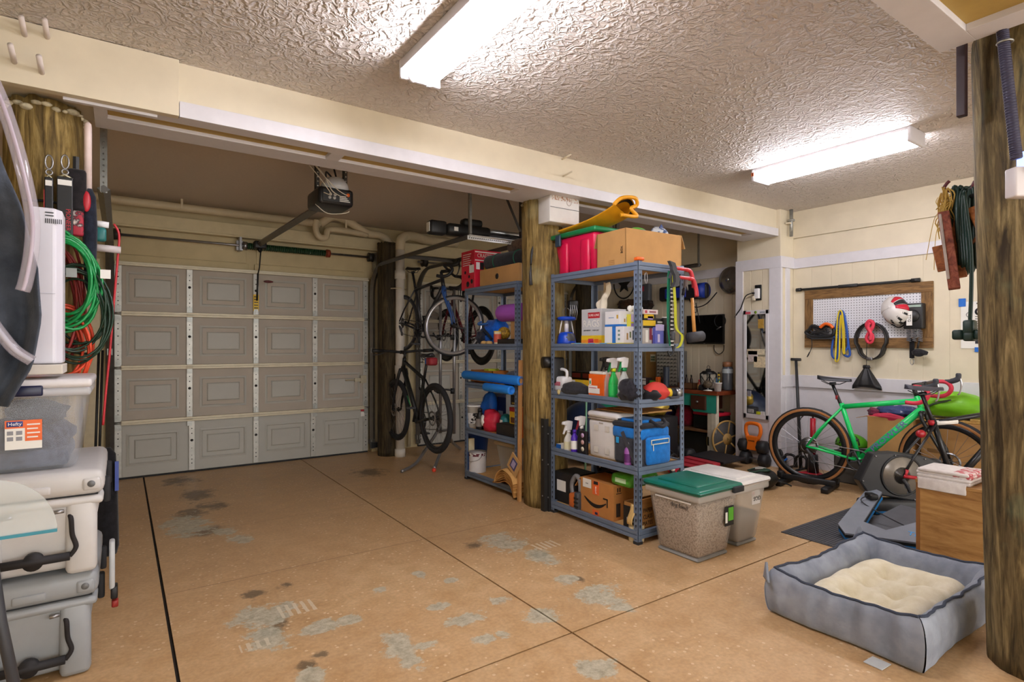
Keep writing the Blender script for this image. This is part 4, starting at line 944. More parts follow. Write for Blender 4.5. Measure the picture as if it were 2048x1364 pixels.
MB().tube(curve([wx(1350, 690, 2.44)-o, wx(1345, 706, 2.44)-o, wx(1339, 712, 2.44)-o, wx(1336, 702, 2.44)-o]), .006, 6).build('hook', BLACK, T); MB().rb(*[f for p in [(wx(1346, 672, 2.44)-o)] for f in (p.x-.014, p.x+.014, p.y-.01, p.y+.01, p.z-.03, p.z+.03)], .006).build('buckle', DGREY, T)
p = wx(1384, 596, 2.50); T = thing('rubber_mallet', 'black rubber mallet with a wooden handle hanging on the shelving corner', 'mallet', p)
e = wx(1389, 672, 2.49)-p; MB().tube([(0, 0, 0), e*.5, e], [.011, .012, .013], 10).build('handle', mat('#c98d45', .5), T); MB().cyl(e+V((-.06, 0, -.012)), e+V((.055, -.02, .0)), .036, n=18).build('head', mat('#35353a', .7), T)
p = wx(1371, 556, 2.50); T = thing('locking_pliers', 'steel pliers with a black grip hanging from the shelving corner', 'pliers', p)
MB().prism([(-.012, 0), (.012, 0), (.018, -.05), (.022, -.085), (.008, -.06), (0, -.055), (-.02, -.09), (-.016, -.04)], -.006, .006, m=RX(PI/2)).build('jaws', STEEL, T); q = wx(1366, 590, 2.5)-p; MB().tube([(-.012, 0, -.07), q], [.010, .011], 8).build('grip', BLACK, T)
p = wx(1292, 556, 2.52); tag(MB(None).ring(p, .012, .003, 16, 6, axis='y', ry=.035).build('carabiner', STEEL), 'small steel carabiner hooked on the near shelving post', 'carabiner')

# ================================================================ SECOND TIER: LANTERN, RAGS, MASK BOXES, BULBS
z = ZT[1]
T = thing('camping_lantern', 'blue camping lantern with a clear column on the near shelving', 'lantern', (2.89, yF(1133, 2.89), z))
MB().lathe([(.075, 0), (.076, .02), (.066, .07), (.052, .095), (.03, .10)], 20).build('base', mat('#0d45c0', .35), T); MB().lathe([(.078, .03), (.077, .06), (.06, .09)], 20, caps=False, sx=.8).build('grey_cover', DGREY, T)
MB().cyl((0, 0, .10), (0, 0, .195), .017, n=14).build('column', mat('#e8e6e6', .2), T); MB().lathe([(.05, .19), (.072, .197), (.072, .215), (.05, .222)], 20).build('top_cap', mat('#0d45c0', .35), T)
for s_ in (-1, 1): MB().tube([(s_*.055, -s_*.02, .09), (s_*.045, 0, .20)], .005, 6).build('strut', PAPER, T)
for s_ in (-.03, .03): MB().tube(curve([(s_, 0, .22), (s_*1.1, 0, .27), (s_*.3, .0, .29)]), .003, 5).build('wire_loop', STEEL, T)
T = carton('rag_box', 'grey RAGS dispenser box with a rag pulled out, on the near shelving', 'box', 2.83, 3.08, yF(1203, 2.83), yF(1163, 2.83), z, z+.262, mat('#c4c6ca', .6, var=.04))
decal(T, '-x', 0, 1, 0, .26, YELLOW); decal(T, '-y', 0, 1, 0, .26, YELLOW); decal(T, '-x', 0, 1, .02, .14, mat('#e08a2a', .5), lift=.0016); decal(T, '-x', .35, .62, .01, .17, mat('#c8285a', .5), lift=.002); decal(T, '-x', .66, .85, .01, .16, ORANGE, lift=.002)
decal(T, '-x', .34, .92, .74, .90, RED); label_text(T, '-x', 'SURE-LINE', .63, .82, .024, PAPER); label_text(T, '-x', 'RAGS', .5, .58, .072, PAPER); label_text(T, '-x', 'ABSORBENT  -  LOW LINT', .5, .40, .014, DGREY); label_text(T, '-x', '200', .48, .09, .028, PAPER); label_text(T, '-y', 'SURE-LINE RAGS', .55, .80, .022, RED)
a, b, h = dims(T)
def rag(i, j):
    t = j; w_ = .055+.02*math.sin(t*5); return (-.0+(i-.5)*.02*math.sin(t*9)+.02*math.sin(7*i), .02-.04*t-(i-.5)*w_*1.2+.02*math.sin(t*6), h-.01+.20*t+.012*math.sin(6*i+t*8))
MB().grid(rag, 8, 12).build('pulled_rag', mat('#e6dcc6', .9), T, solid=.004)
MW = mat('#e4e4e6', .5, var=.03); BS = mat('#2a72c4', .45)
T = carton('mask_box', 'white mask box with a blue corner stripe, lower of the two beside the rags', 'box', 2.785, 2.985, yF(1247, 2.785), yF(1209, 2.785), z+.012, z+.125, MW); decal(T, '-x', .42, .60, 0, 1, BS)
for k in range(5): decal(T, '-y', .15+.14*k, .22+.14*k, .2+.12*(k % 2), .6+.08*(k % 3), mat(('#b08a52', '#6e7a52', '#3b4a5c', '#8a6a4a', '#555')[k] if k < 4 else '#50483c', .6))
for k in range(3): decal(T, '-x', .72, .82, .18+.25*k, .30+.25*k, mat('#6f8f86', .6))
T = carton('mask_box', 'white mask box with a blue base line, upper of the two beside the rags', 'box', 2.80, 2.99, yF(1240, 2.80), yF(1210, 2.80), z+.127, z+.232, MW); decal(T, '-x', 0, 1, 0, .14, BS); decal(T, '-y', 0, 1, 0, .14, BS); decal(T, '-x', .25, .6, .55, .6, mat('#7f9cc0', .6)); decal(T, '-x', .78, .88, .5, .75, mat('#c9a23a', .6))
for k in range(5): decal(T, '-y', .2+.13*k, .27+.13*k, .28, .5+.12*(k % 3), mat(('#b08a52', '#333a36', '#6e5a3c', '#444', '#2e3a4c')[k] if k not in (3,) else '#444444', .6))
T = thing('wipes_pack', 'flat yellow and blue cloth packet along the shelf edge under the mask boxes', 'packet', (2.80, 2.98, z)); MB().rb(-.03, .10, -.29, .24, 0, .012, .005).build('packet', mat('#d8c41e', .5, var=.2), T)
for y in (.17, .02, -.1): MB().rb(-.031, .05, y-.04, y+.03, .0005, .0135, .004).build('blue_print', mat('#6aa9c8', .5), T)
def small(name, label, u0, u1, zz0, zz1, m_, Y=2.60, dep=.09, cat='box', **k): return carton(name, label, cat, xF(u0, Y), xF(u1, Y), Y, Y+dep, zz0, zz1, m_, **k)
T = small('bulb_box', 'stack of purple and yellow light bulb cartons behind the shelving post', 1262, 1282, z, z+.21, mat('#c9c23a', .5), Y=2.70, dep=.10); decal(T, '-y', 0, 1, .75, 1, mat('#c8b8d8', .5)); decal(T, '-y', 0, 1, .50, .70, mat('#8a70b0', .5)); decal(T, '-y', 0, 1, .28, .45, BLUE); decal(T, '-x', 0, 1, .3, .45, BLUE)
T = thing('bulb_pack', 'white bulbs in a clear pack on top of the bulb cartons', 'packet', (xF(1270, 2.75), 2.75, z+.212))
for k in range(4): MB().lathe([(.008, 0), (.010, .02), (.020, .04), (.016, .055), (.004, .062)], 10, c=(-.05+.034*k, 0, 0)).build('bulb', PAPER, T)
T = small('bulb_box', 'clear blister pack with a yellow header holding red and white tools', 1286, 1311, z, z+.165, mat('#b8b4b0', .3), dep=.05); decal(T, '-y', 0, 1, .78, 1, YELLOW); decal(T, '-y', 0, 1, .68, .78, BLACK); decal(T, '-y', .5, .7, .2, .68, mat('#8e3440', .5)); decal(T, '-y', .2, .4, .1, .6, PAPER); decal(T, '-y', .7, .85, .05, .4, mat('#5a2a2a', .5))
T = small('bulb_box', 'yellow and black light bulb carton on the blister pack', 1288, 1312, z+.166, z+.205, BLACK, dep=.08); decal(T, '-y', 0, .8, .35, 1, YELLOW); decal(T, '-y', .3, .75, .1, .7, mat('#9a86b8', .5))
T = small('bulb_box', 'flat white and pink carton at the top of the bulb stack', 1287, 1316, z+.206, z+.238, mat('#e6d8da', .5), Y=2.59, dep=.09); decal(T, '-y', .4, .85, .3, .7, mat('#a06a74', .5)); decal(T, '-y', .1, .25, .2, .8, mat('#c04a5a', .5))
T = small('bulb_box', 'purple blister pack with a lilac bottle on the near shelving', 1311, 1328, z, z+.12, mat('#5a62b8', .4), Y=2.575, dep=.05); decal(T, '-y', 0, 1, .8, 1.15, mat('#b4a8d4', .5)); decal(T, '-y', .25, .5, .15, .6, mat('#d0c8e8', .4))
T = small('bulb_box', 'black carton with white lettering behind the purple pack', 1312, 1340, z, z+.185, BLACK, Y=2.64, dep=.06)
for k in range(3): decal(T, '-y', .1, .9-.1*k, .82-.1*k, .88-.1*k, PAPER)
tin('canister', 'dark canister with a pale lid at the back corner of the near shelving', 'canister', (3.15, 2.62, z), .042, .19, mat('#3b3734', .5), PAPER)
T = small('bulb_box', 'slim black carton with round white print beside the green strap', 1333, 1346, z, z+.13, BLACK, Y=2.56, dep=.04); MB().cyl((0, -.0215, .05), (0, -.0202, .05), .016, n=16).build('round_print', PAPER, T)

# ================================================================ THIRD TIER: CLEANERS
z = ZT[2]
T = thing('water_jug', 'white plastic jug with cut-out grip at the left of the cleaners', 'jug', (2.83, yF(1124, 2.83), z))
MB().rb(-.05, .05, -.075, .075, 0, .12, .02).rb(-.04, .04, .02, .07, .11, .16, .015).build('body', MW, T); MB().tube(curve([(0, -.06, .11), (0, -.055, .16), (0, -.0, .175), (0, .04, .16)]), .012, 8).build('grip', MW, T); MB().bx(-.0515, -.05, -.04, .03, .05, .08).build('red_print', mat('#c06a78', .5), T)
T = softbag('pouch', 'black zip pouch drooping over the shelf edge beside the white jug', 'pouch', (2.79, yF(1150, 2.79), z), (.065, .14, .058), cloth('#26262a', '#34343a'), 5, .12, .45); MB().ell((-.045, .135, .006), (.012, .015, .02)).build('cord_lock', mat('#d6c58a', .5), T)
for i, (u0, u1, lab) in enumerate(((1143, 1163, 'black and red battery box, left of the pair behind the orange jug'), (1164, 1184, 'black and red battery box, right of the pair behind the orange jug'))):
    T = carton('battery_box', lab, 'box', 3.02, 3.16, yF(u1, 3.02), yF(u0, 3.02), z, z+.15, mat('#1b1a18', .5), group='battery boxes'); decal(T, '-x', .08, .9, .68, .92, mat('#8a3a36', .5)); decal(T, '-x', .05, .9, .40, .58, YELLOW); decal(T, '-x', .1, .6, .44, .50, BLACK, lift=.002)
T = carton('battery_box', 'pale carton behind the orange jug with a dark stripe', 'box', 3.02, 3.16, yF(1215, 3.02), yF(1186, 3.02), z, z+.155, mat('#b8ab98', .6)); decal(T, '-x', 0, 1, .3, .42, mat('#4a3558', .5))
T = carton('tape_box', 'small yellow and white carton behind the black pouch', 'box', 2.92, 2.98, yF(1166, 2.92), yF(1142, 2.92), z, z+.09, YELLOW); decal(T, '-x', 0, .35, .4, 1, PAPER); decal(T, '-x', .5, .7, .5, .8, BLACK)
T = carton('cleaner_jug', 'orange cleaner jug with a white cap among the spray bottles', 'jug', 2.78, 2.86, yF(1207, 2.78), yF(1177, 2.78), z, z+.155, mat('#e8641a', .4)); a, b, h = dims(T); MB().rb(-a*.95, a*.95, -b*.95, b*.95, h, h+.02, .006).build('cap', PAPER, T)
decal(T, '-x', .0, .75, .12, .36, PAPER); decal(T, '-x', .0, .6, .36, .48, PAPER); decal(T, '-x', .05, .2, .5, .8, PAPER); decal(T, '-x', .08, .17, .55, .7, mat('#3a9a58', .5), lift=.002); MB().bx(-a-.0024, -a-.0012, -b*.1, b*.9, h*.36, h*.39).build('pink_stripe', mat('#b02a5a', .5), T)
sprayer('spray_bottle', 'clear spray bottle half full of red liquid beside the orange jug', (2.82, yF(1213, 2.82), z), clear('#d8d4d0', .45), BLACK, .27, .036, liquid=mat('#b32638', .3))
sprayer('spray_bottle', 'green spray bottle with a yellow shoulder and white trigger', (2.80, yF(1227, 2.80), z), mat('#17a548', .3), MW, .265, .040, lab=mat('#23b455', .35), collar=mat('#c8d81e', .4), neck_m=mat('#1a7a48', .4))
sprayer('spray_bottle', 'clear spray bottle with a pale green label and green trigger collar', (2.79, yF(1248, 2.79), z), clear('#dfe4e4', .55), MW, .275, .046, lab=mat('#c5dcd4', .5), collar=mat('#0f8a4c', .4), neck_m=mat('#0f8a4c', .4))
softbag('sack', 'crumpled black bag hanging over the shelf edge beside the post', 'bag', (2.78, 2.62, z), (.07, .085, .085), cloth('#1c1b20', '#2c2a31'), 12, .3, .35, freq=4.5)
T = softbag('baseball_cap', 'red and black cap on the near shelving', 'cap', (2.97, 2.58, z), (.11, .075, .075), mat('#c4352c', .7), 6, .12, .45); blob((-.07, .0, .03), (.07, .08, .05), 8, .2, flat=.3).build('black_panel', cloth('#1d1c20'), T); MB().rb(.08, .17, -.07, .05, .0, .012, .005).build('visor', cloth('#33343a'), T)
T = thing('torch', 'yellow and black work torch lying on the near shelving', 'torch', (3.13, 2.56, z)); MB().cyl((-.09, .03, .035), (.03, .0, .035), .028, .030, n=16).build('barrel', mat('#2c3038', .4), T); MB().cyl((-.05, .02, .035), (-.02, .012, .035), .033, n=16).cyl((-.10, .033, .05), (-.05, .02, .055), .018, n=10).build('yellow_grip', YELLOW, T); MB().cyl((.02, .002, .035), (.06, -.008, .035), .036, n=16).build('lens_ring', STEEL, T)
sh = MB(); sh.cyl((.055, -.0075, .035), (.061, -.009, .035), .026, n=4); sh.build('badge', PAPER, T)

# ================================================================ FOURTH TIER: COOLERS
z = ZT[3]
T = carton('tray', 'low white tray with a blue end at the left of the fourth shelf', 'tray', 2.78, 2.92, 3.26, 3.40, z, z+.035, PAPER, open_=True); decal(T, '-x', 0, .4, 0, 1, BLUE)
sprayer('spray_bottle', 'white spray bottle with a yellow nozzle on the fourth shelf', (2.80, yF(1137, 2.80), z), mat('#dcdad4', .4), MW, .20, .040, lab=mat('#d8d2b0', .5), collar=MW)
sprayer('spray_bottle', 'black spray bottle with white badges and white trigger on the fourth shelf', (2.81, yF(1163, 2.81), z), mat('#18161a', .4), MW, .265, .036, neck_m=mat('#8a2030', .5))
T = carton('detergent_pack', 'black printed carton in front of the black spray bottle', 'box', 2.775, 2.80, yF(1172, 2.775), yF(1158, 2.775), z, z+.17, mat('#1a181c', .45))
for k, c in enumerate(('#e8e0c8', '#d8b0b0', '#c8a8d0')): MB().cyl((-.0138, 0, .04+.05*k), (-.0126, 0, .04+.05*k), .017, n=14).build('badge', mat(c, .5), T)
bottle('detergent_bottle', 'purple bottle with a white label between the spray bottles', 'bottle', (2.785, yF(1149, 2.785), z), .030, .17, mat('#4a22a8', .35), mat('#4a22a8', .35), PAPER, sy=.8)
T = thing('dry_box', 'tall white cooler box with rounded lid and grey seal on the fourth shelf', 'cooler', (2.885, (yF(1177, 2.79)+yF(1236, 2.79))/2, z)); wy = (yF(1177, 2.79)-yF(1236, 2.79))/2
MB().rb(-.10, .10, -wy, wy, 0, .27, .022, taper=.006).build('body', mat('#e0dedd', .4, var=.03), T); MB().rb(-.105, .105, -wy-.004, wy+.004, .268, .285, .012).build('seal', mat('#a89888', .5), T); MB().rb(-.108, .108, -wy-.008, wy+.008, .283, .33, .022).build('lid', mat('#e4e2e2', .4, var=.03), T)
for y in (.06, -.05):
    for zz in (.06, .215): MB().bx(-.1032, -.1018, y-.022, y+.022, zz-.02, zz+.02).build('moulded_mark', mat('#d2cec6', .5), T)
MB().bx(-.1032, -.1018, -.01, .03, .245, .255).build('maker_mark', mat('#b0aaa4', .5), T); MB().bx(-.02, .06, -wy-.004, -wy-.002, .03, .09).build('blue_print', mat('#9aa6cc', .5), T); MB().bx(-.10, -.06, -wy-.012, -wy-.004, .24, .30).build('latch', DGREY, T)
tag(MB().bx(2.84, 3.19, 2.62, 3.02, z+.335, z+.341).bx(2.95, 3.19, 2.62, 2.95, z+.341, z+.346).build('cardboard_sheet', KRAFT), 'flat cardboard sheet lying across the white and blue coolers', 'cardboard')
T = thing('soft_cooler', 'blue and grey soft cooler bag with a front zip pocket on the fourth shelf', 'cooler bag', (2.91, 2.655, z))
CB = cloth('#1668b8', '#1d78cc', sc=160); MB().rb(-.14, .14, -.125, .125, 0, .25, .03).build('body', cloth('#2f3138', '#3c3e46'), T); MB().rb(-.145, .145, -.13, .13, .175, .255, .02).build('upper_band', CB, T); MB().rb(-.145, .145, -.132, .132, .25, .285, .015).build('lid', cloth('#23242a'), T); MB().rb(-.10, .10, -.10, .10, .28, .305, .012).build('lid_panel', CB, T)
MB().rb(-.10, .13, -.155, -.12, .015, .20, .02).build('front_pocket', CB, T); mb = MB(); pts = [(-.07+.17*(i/9 if i < 10 else (19-i)/9), -.158, .165+(.014 if i < 10 else -.014)) for i in range(20)]; mb.tube(pts, .004, 6, True); mb.build('pocket_zip', mat('#c8c8b8', .5), T)
MB().tube([(-.055, -.16, .15), (-.055, -.162, .11)], .003, 5).build('zip_pull', PAPER, T); MB().tube([(-.147, .03, .22), (-.15, -.03, .12), (-.148, -.10, .02)], .014, 4, flat=(.25, 1.2)).build('shoulder_strap', cloth('#3a3a40'), T); MB().bx(-.149, -.146, .06, .085, .14, .18).build('blue_tag', mat('#28a0e0', .5), T)
MB().tube(curve([(-.02, -.10, .30), (.0, -.14, .275), (.04, -.155, .26), (.09, -.14, .275), (.11, -.10, .30)]), .012, 8).build('carry_handle', cloth('#23242a'), T)
bottle('spray_bottle', 'small purple bottle with a clear nozzle in front of the blue cooler bag', 'bottle', (2.772, yF(1256, 2.772), z), .026, .155, mat('#9a5aa8', .35), clear('#c8c8c8', .6), mat('#5a2468', .5), .4)

# ================================================================ BOTTOM TIER
z = ZT[4]
T = carton('plastic_case', 'black plastic case with a white sticker on the bottom shelf', 'case', 2.80, 3.02, yF(1148, 2.80), yF(1108, 2.80), z, z+.23, mat('#1d1c1d', .5)); decal(T, '-x', .16, .60, .38, .74, PAPER)
T = thing('power_tool', 'orange and grey power tool standing beside the black case', 'power tool', (2.80, yF(1152, 2.80), z)); MB().rb(-.04, .04, -.03, .045, 0, .11, .018).build('orange_body', mat('#c8682a', .4), T); mb = MB(); mb.tube(curve([(0, .035, .09), (0, .045, .17), (0, .0, .235), (0, -.045, .21), (0, -.05, .13)]), .018, 10); mb.build('grey_grip', mat('#7c7c7e', .4), T); MB().rb(-.05, .05, -.075, -.03, 0, .13, .012).build('motor', DGREY, T)
for k in range(3): MB().bx(-.052, .05, -.073, -.033, .02+.03*k, .032+.03*k).build('cooling_fin', BLACK, T)
T = carton('shipping_box', 'large cardboard shipping box with a curved arrow smile on the bottom shelf', 'box', 2.785, 3.04, yF(1227, 2.785), yF(1161, 2.785), z, z+.245, mat('#b57a3c', .85, var=.08), flaps=[('+y', -.9, .10)])
a, b, h = dims(T); OT = mat('#e0662e', .5)
decal(T, '-x', .38, .58, .60, 1.0, OT); decal(T, '-x', .38, .58, 0.0, .16, OT); decal(T, '-x', .08, .34, .74, 1.0, PAPER, 'shipping_label')
sm = MB(); pts = []; rs = []
for i in range(15): t = i/14; pts.append((-a-.0016, b-2*b*(.13+.66*t), h*(.60-.36*math.sin(PI*(.12+.66*t))+.06*t))); rs.append(.004+.0095*math.sin(PI*min(1, t*1.05))**.8)
sm.tube(pts, rs, 8, flat=(.12, 1) if False else None); q = pts[-1]
o = sm.build('smile', mat('#16120e', .6), T); o.scale = (1, 1, 1)
for v_ in o.data.vertices: v_.co.x = -a-.0016+(v_.co.x+a+.0016)*.08
ar = MB(); ar.bx(-a-.002, -a-.0006, q[1]-.012, q[1]+.030, q[2]+.026, q[2]+.036); ar.bx(-a-.002, -a-.0006, q[1]-.016, q[1]-.006, q[2]-.025, q[2]+.036); ar.build('arrow_head', mat('#16120e', .6), T)
text('prime', .022, PAPER, T, onXface(-a-.002, b-2*b*.48, h*.74) @ RZ(PI/2)); MB().bx(-a-.002, -a-.0012, b-2*b*.55, b-2*b*.42, h*.90, h*.99).build('tape_print', BLACK, T); MB().bx(-a-.002, -a-.0012, b-2*b*.54, b-2*b*.46, h*.03, h*.10).build('tape_print', mat('#26305a', .5), T)
text('TTRT', .012, BLACK, T, onXface(-a-.0026, b-2*b*.21, h*.86)); decal(T, '-y', .10, .26, .10, .48, mat('#241a10', .8)); decal(T, '-y', .14, .18, .80, .92, mat('#241a10', .8)); decal(T, '-y', .22, .26, .80, .92, mat('#241a10', .8)); decal(T, '-y', .10, .30, .75, .77, mat('#241a10', .8))
T = thing('wipes_pack', 'green packet of wet wipes lying on the smile box', 'packet', (2.93, 2.745, z+.247)); MB().rb(-.13, .16, -.105, .095, 0, .085, .03).build('packet', mat('#58b03a', .35, var=.25, vs=20), T); MB().rb(-.06, .09, -.06, .06, .082, .092, .004).build('black_lid', mat('#3a4030', .5), T); MB().bx(-.02, .11, -.107, -.104, .02, .065).build('picture', mat('#a8d4e6', .4), T); MB().bx(-.132, -.129, -.06, .04, .03, .06).build('white_print', mat('#c8ecc0', .4), T)
T = carton('paper_box', 'black and kraft PAPER carton open at the top, right end of the bottom shelf', 'box', 2.785, 3.10, 2.565, yF(1247, 2.785), z, z+.165, mat('#a8763c', .85), flaps=[('-y', .9, .06), ('+x', -.9, .1)], open_=True)
decal(T, '-x', 0, 1, 0, .86, mat('#1c1917', .6)); label_text(T, '-x', 'Paper', .60, .30, .042, PAPER); decal(T, '-x', .42, .55, .0, .02, PAPER)
for k, s_ in enumerate(('PAPER', 'CLASS', 'MATES')): label_text(T, '-y', s_, .30, .72-.26*k, .040, mat('#241a10', .8), sx=.8)
mb = MB(); mb.grid(lambda i, j: (-.165-.03*math.sin(j*2.2)-.006*i, -.01-.05*i-.01*math.sin(5*j), .165-.13*j), 4, 8); mb.build('paper_strip', mat('#d9b878', .85), T, solid=.003)
T = thing('paper_roll', 'cream paper roll at the foot of the near shelving post', 'paper roll', (2.81, 2.60, .0)); MB().lathe([(.02, 0), (.05, 0), (.052, .01), (.052, .095), (.05, .105), (.02, .105)], 20).build('roll', mat('#d8c8a0', .9), T)
# dark tangle behind the boxes
T = thing('cable_tangle', 'tangle of dark straps and cables at the back of the bottom shelf', 'cables', (3.13, 3.05, z)); rnd = random.Random(4)
for k in range(7):
    pts = [(rnd.uniform(-.06, .05), rnd.uniform(-.2, .25), rnd.uniform(.02, .34)) for _ in range(7)]; MB().tube(curve(pts, 5), rnd.choice((.010, .014, .018)), 6).build('cable', (BLACK, mat('#2a1416', .6), mat('#2f2a28', .6), mat('#3a1420', .6))[k % 4], T)
blob((0, 0, .13), (.06, .2, .12), 3, .3, flat=.1).build('dark_bag', cloth('#1a1514', '#2a1c1c'), T)
# ================================================================ FAR SHELVING: TOP
z = ZT[0]
def yS(u, X=2.78): return px(u, 700, X).y
T = carton('tool_carton', 'bright red tool carton with white lettering on the far shelving', 'box', 2.76, 3.06, 4.60, 4.85, z, z+.375, mat('#d01c38', .45, var=.06))
label_text(T, '-y', 'CRAFTSMAN', .52, .85, .052, PAPER, sx=.85); decal(T, '-y', .02, .98, .93, .96, PAPER); decal(T, '-y', .02, .98, .72, .745, PAPER)
for k, c in enumerate(('#e8e8e8', '#202020', '#d8d83a', '#303030', '#c8d02a', '#e0e0c0')): decal(T, '-y', .06+.15*k, .19+.15*k, .50, .68, mat(c, .5))
for k in range(6): decal(T, '-x', .12, .75-.06*(k % 3), .90-.055*k, .918-.055*k, PAPER)
for (u, v_, r) in ((.75, .62, .016), (.30, .45, .016), (.60, .33, .016), (.5, .14, .028), (.8, .2, .022)):
    a, b, h = dims(T); MB().cyl((-a-.0016, b-2*b*u, h*v_), (-a-.0004, b-2*b*u, h*v_), r, n=12).build('picture', BLACK, T)
decal(T, '-x', .62, .95, .42, .62, PAPER, lift=.002)
T = carton('cardboard_box', 'low cardboard box with a hand hole on top of the far shelving', 'box', 2.77, 3.10, 3.89, 4.52, z, z+.165, KRAFT); a, b, h = dims(T)
MB().cyl((-a-.0016, .02, h*.5), (-a-.0004, .02, h*.5), .026, n=14).build('hand_hole', BLACK, T); decal(T, '-y', .1, .6, .1, .95, PAPER)
rollup('rolled_mat', 'long black rolled bag lying on the far shelving box', 'roll', (2.88, 4.52, z+.24), (2.88, 3.86, z+.225), .072, cloth('#1a1a1c', '#26262a'), band=mat('#0f5a40', .7))
rollup('rolled_mat', 'brown rolled mat on top of the black rolled bag', 'roll', (2.97, 4.26, z+.365), (2.97, 3.88, z+.355), .068, cloth('#4a3626', '#6a5038'))
# ---- second tier
z = ZT[1]
T = carton('wooden_crate', 'small pale wooden crate with round holes under the purple mat', 'crate', 2.90, 3.10, 3.90, 4.20, z+.052, z+.21, mat('#c49a62', .6)); a, b, h = dims(T)
for y in (.07, -.06): MB().cyl((-a-.0016, y, h*.72), (-a-.0004, y, h*.72), .018, n=12).build('hole', BLACK, T)
tag(MB().rb(2.78, 3.12, 3.89, 4.24, z, z+.05, .006).build('flat_case', mat('#1f1d1b', .5)), 'flat dark case under the pale wooden crate on the far shelving', 'case')
rollup('yoga_mat', 'purple rolled yoga mat on the far shelving', 'mat', (2.90, 4.34, z+.29), (2.90, 3.87, z+.29), .078, mat('#b45fd0', .75, var=.06), rings=1, hole=.22)
T = softbag('backpack', 'blue and black backpack on the far shelving beside the purple mat', 'bag', (2.93, 4.50, z), (.12, .15, .145), cloth('#1450b0', '#1a64cc'), 21, .28, .3)
blob((-.09, .06, .07), (.06, .08, .07), 5, .25).build('dark_pocket', cloth('#1c2030', '#2a3044'), T); MB().tube(curve([(-.10, .05, .20), (-.13, 0, .15), (-.12, -.06, .10), (-.10, -.10, .05)]), .012, 6).build('strap', cloth('#20242c'), T); MB().tube(curve([(-.08, .12, .22), (-.13, .10, .2), (-.14, .05, .19), (-.10, -.02, .20)]), .010, 6).build('strap', cloth('#2a5fa8'), T)
tin('snack_tin', 'tall cream and red tin on the far shelving in front of the blue backpack', 'tin', (2.80, yS(995, 2.80), z), .035, .12, mat('#d8cba8', .5), YELLOW, mat('#cc5a44', .5))
softbag('twine_ball', 'yellow brown ball of twine behind the cream tin', 'twine', (2.92, yS(1008, 2.92), z+.052), (.06, .06, .06), speck('#8a6a1c', '#c49a2a', s=60, name='twine'), 2, .08, .1)
for i, u in enumerate((968, 978)): softbag('sponge', 'pale tan sponge at the shelf edge, %s of the two by the tin' % ('left' if i == 0 else 'right'), 'sponge', (2.79, yS(u, 2.79), z), (.03, .035, .022), mat('#d8b070', .9), i, .15, .3, group='sponges on the far shelving')
# ---- third tier
z = ZT[2]
NB = mat('#1c84e6', .6, var=.05)
rollup('foam_noodle', 'long blue foam pool noodle lying along the far shelving', 'noodle', (2.735, 4.74, z+.076), (2.722, 3.79, z+.066), .040, NB, hole=.42)
rollup('foam_noodle', 'short blue foam noodle piece hanging in front of the shelf edge', 'noodle', (2.69, yS(971, 2.69), z-.012), (2.685, yS(1023, 2.685), z-.016), .037, NB, hole=.42)
T = carton('cardboard_tray', 'orange brown cardboard tray behind the blue noodle', 'box', 2.84, 3.02, yS(985, 2.84), yS(942, 2.84), z, z+.12, mat('#b5702e', .8), open_=True); MB().bx(-.06, .06, -.08, .0, .06, .135).build('lime_packet', mat('#b8c430', .5), T)
softbag('towel', 'folded grey towel behind the blue noodle on the far shelving', 'towel', (2.92, 4.10, z), (.12, .20, .085), cloth('#4a4c54', '#5c5e66'), 31, .10, .4); T = carton('gauze_box', 'small red carton on the far shelving behind the grey towel', 'box', 3.06, 3.14, 4.22, 4.36, z, z+.16, mat('#a02434', .5)); decal(T, '-x', .1, .9, .4, .6, PAPER)
# ---- fourth tier
z = ZT[3]
T = thing('bucket', 'white plastic bucket with black print on the far shelving', 'bucket', (2.84, yS(948, 2.84), z)); MB().lathe([(.060, 0), (.075, .20), (.078, .20), (.078, .215), (.070, .215)], 20).build('body', PAPER, T); mb = MB(); mb.lathe([(.0655, .04), (.0722, .14)], 20, caps=False); mb.build('print', speck('#1a1a1a', '#dcdad6', s=26, lo=.46, hi=.5, name='print'), T)
bottle('oil_bottle', 'black squat bottle with a white label beside the bucket', 'bottle', (2.80, yS(960, 2.80), z), .040, .20, mat('#1d1c1d', .4), BLACK, mat('#8c8480', .5), .5)
T = softbag('red_bag', 'crumpled red shop bag on the far shelving', 'bag', (2.84, yS(984, 2.84), z), (.09, .10, .115), mat('#c4203c', .5), 8, .2, .25, freq=4); blob((-.08, .03, .10), (.02, .03, .05), 2, .2).build('white_print', PAPER, T)
T = carton('solvent_can', 'square silver solvent can with a navy label on the far shelving', 'can', 3.02, 3.14, yS(1012, 3.02), yS(975, 3.02), z, z+.33, mat('#8e939a', .3, .7)); a, b, h = dims(T); decal(T, '-x', .55, 1, .02, .9, mat('#1a2a5c', .5)); decal(T, '-x', .60, .85, .02, .5, mat('#b8d0dc', .4), lift=.002); MB().cyl((0, .04, h), (0, .04, h+.025), .02, n=12).build('cap', DGREY, T); MB().tube(curve([(0, -.06, h), (0, -.05, h+.03), (0, 0, h+.03), (0, .01, h)]), .004, 6).build('handle', STEEL, T)
softbag('blue_tarp', 'bundled blue tarpaulin at the back of the far shelving', 'tarpaulin', (2.95, 4.64, z), (.08, .09, .20), mat('#1a6ad8', .5, var=.2), 14, .2, .25); 
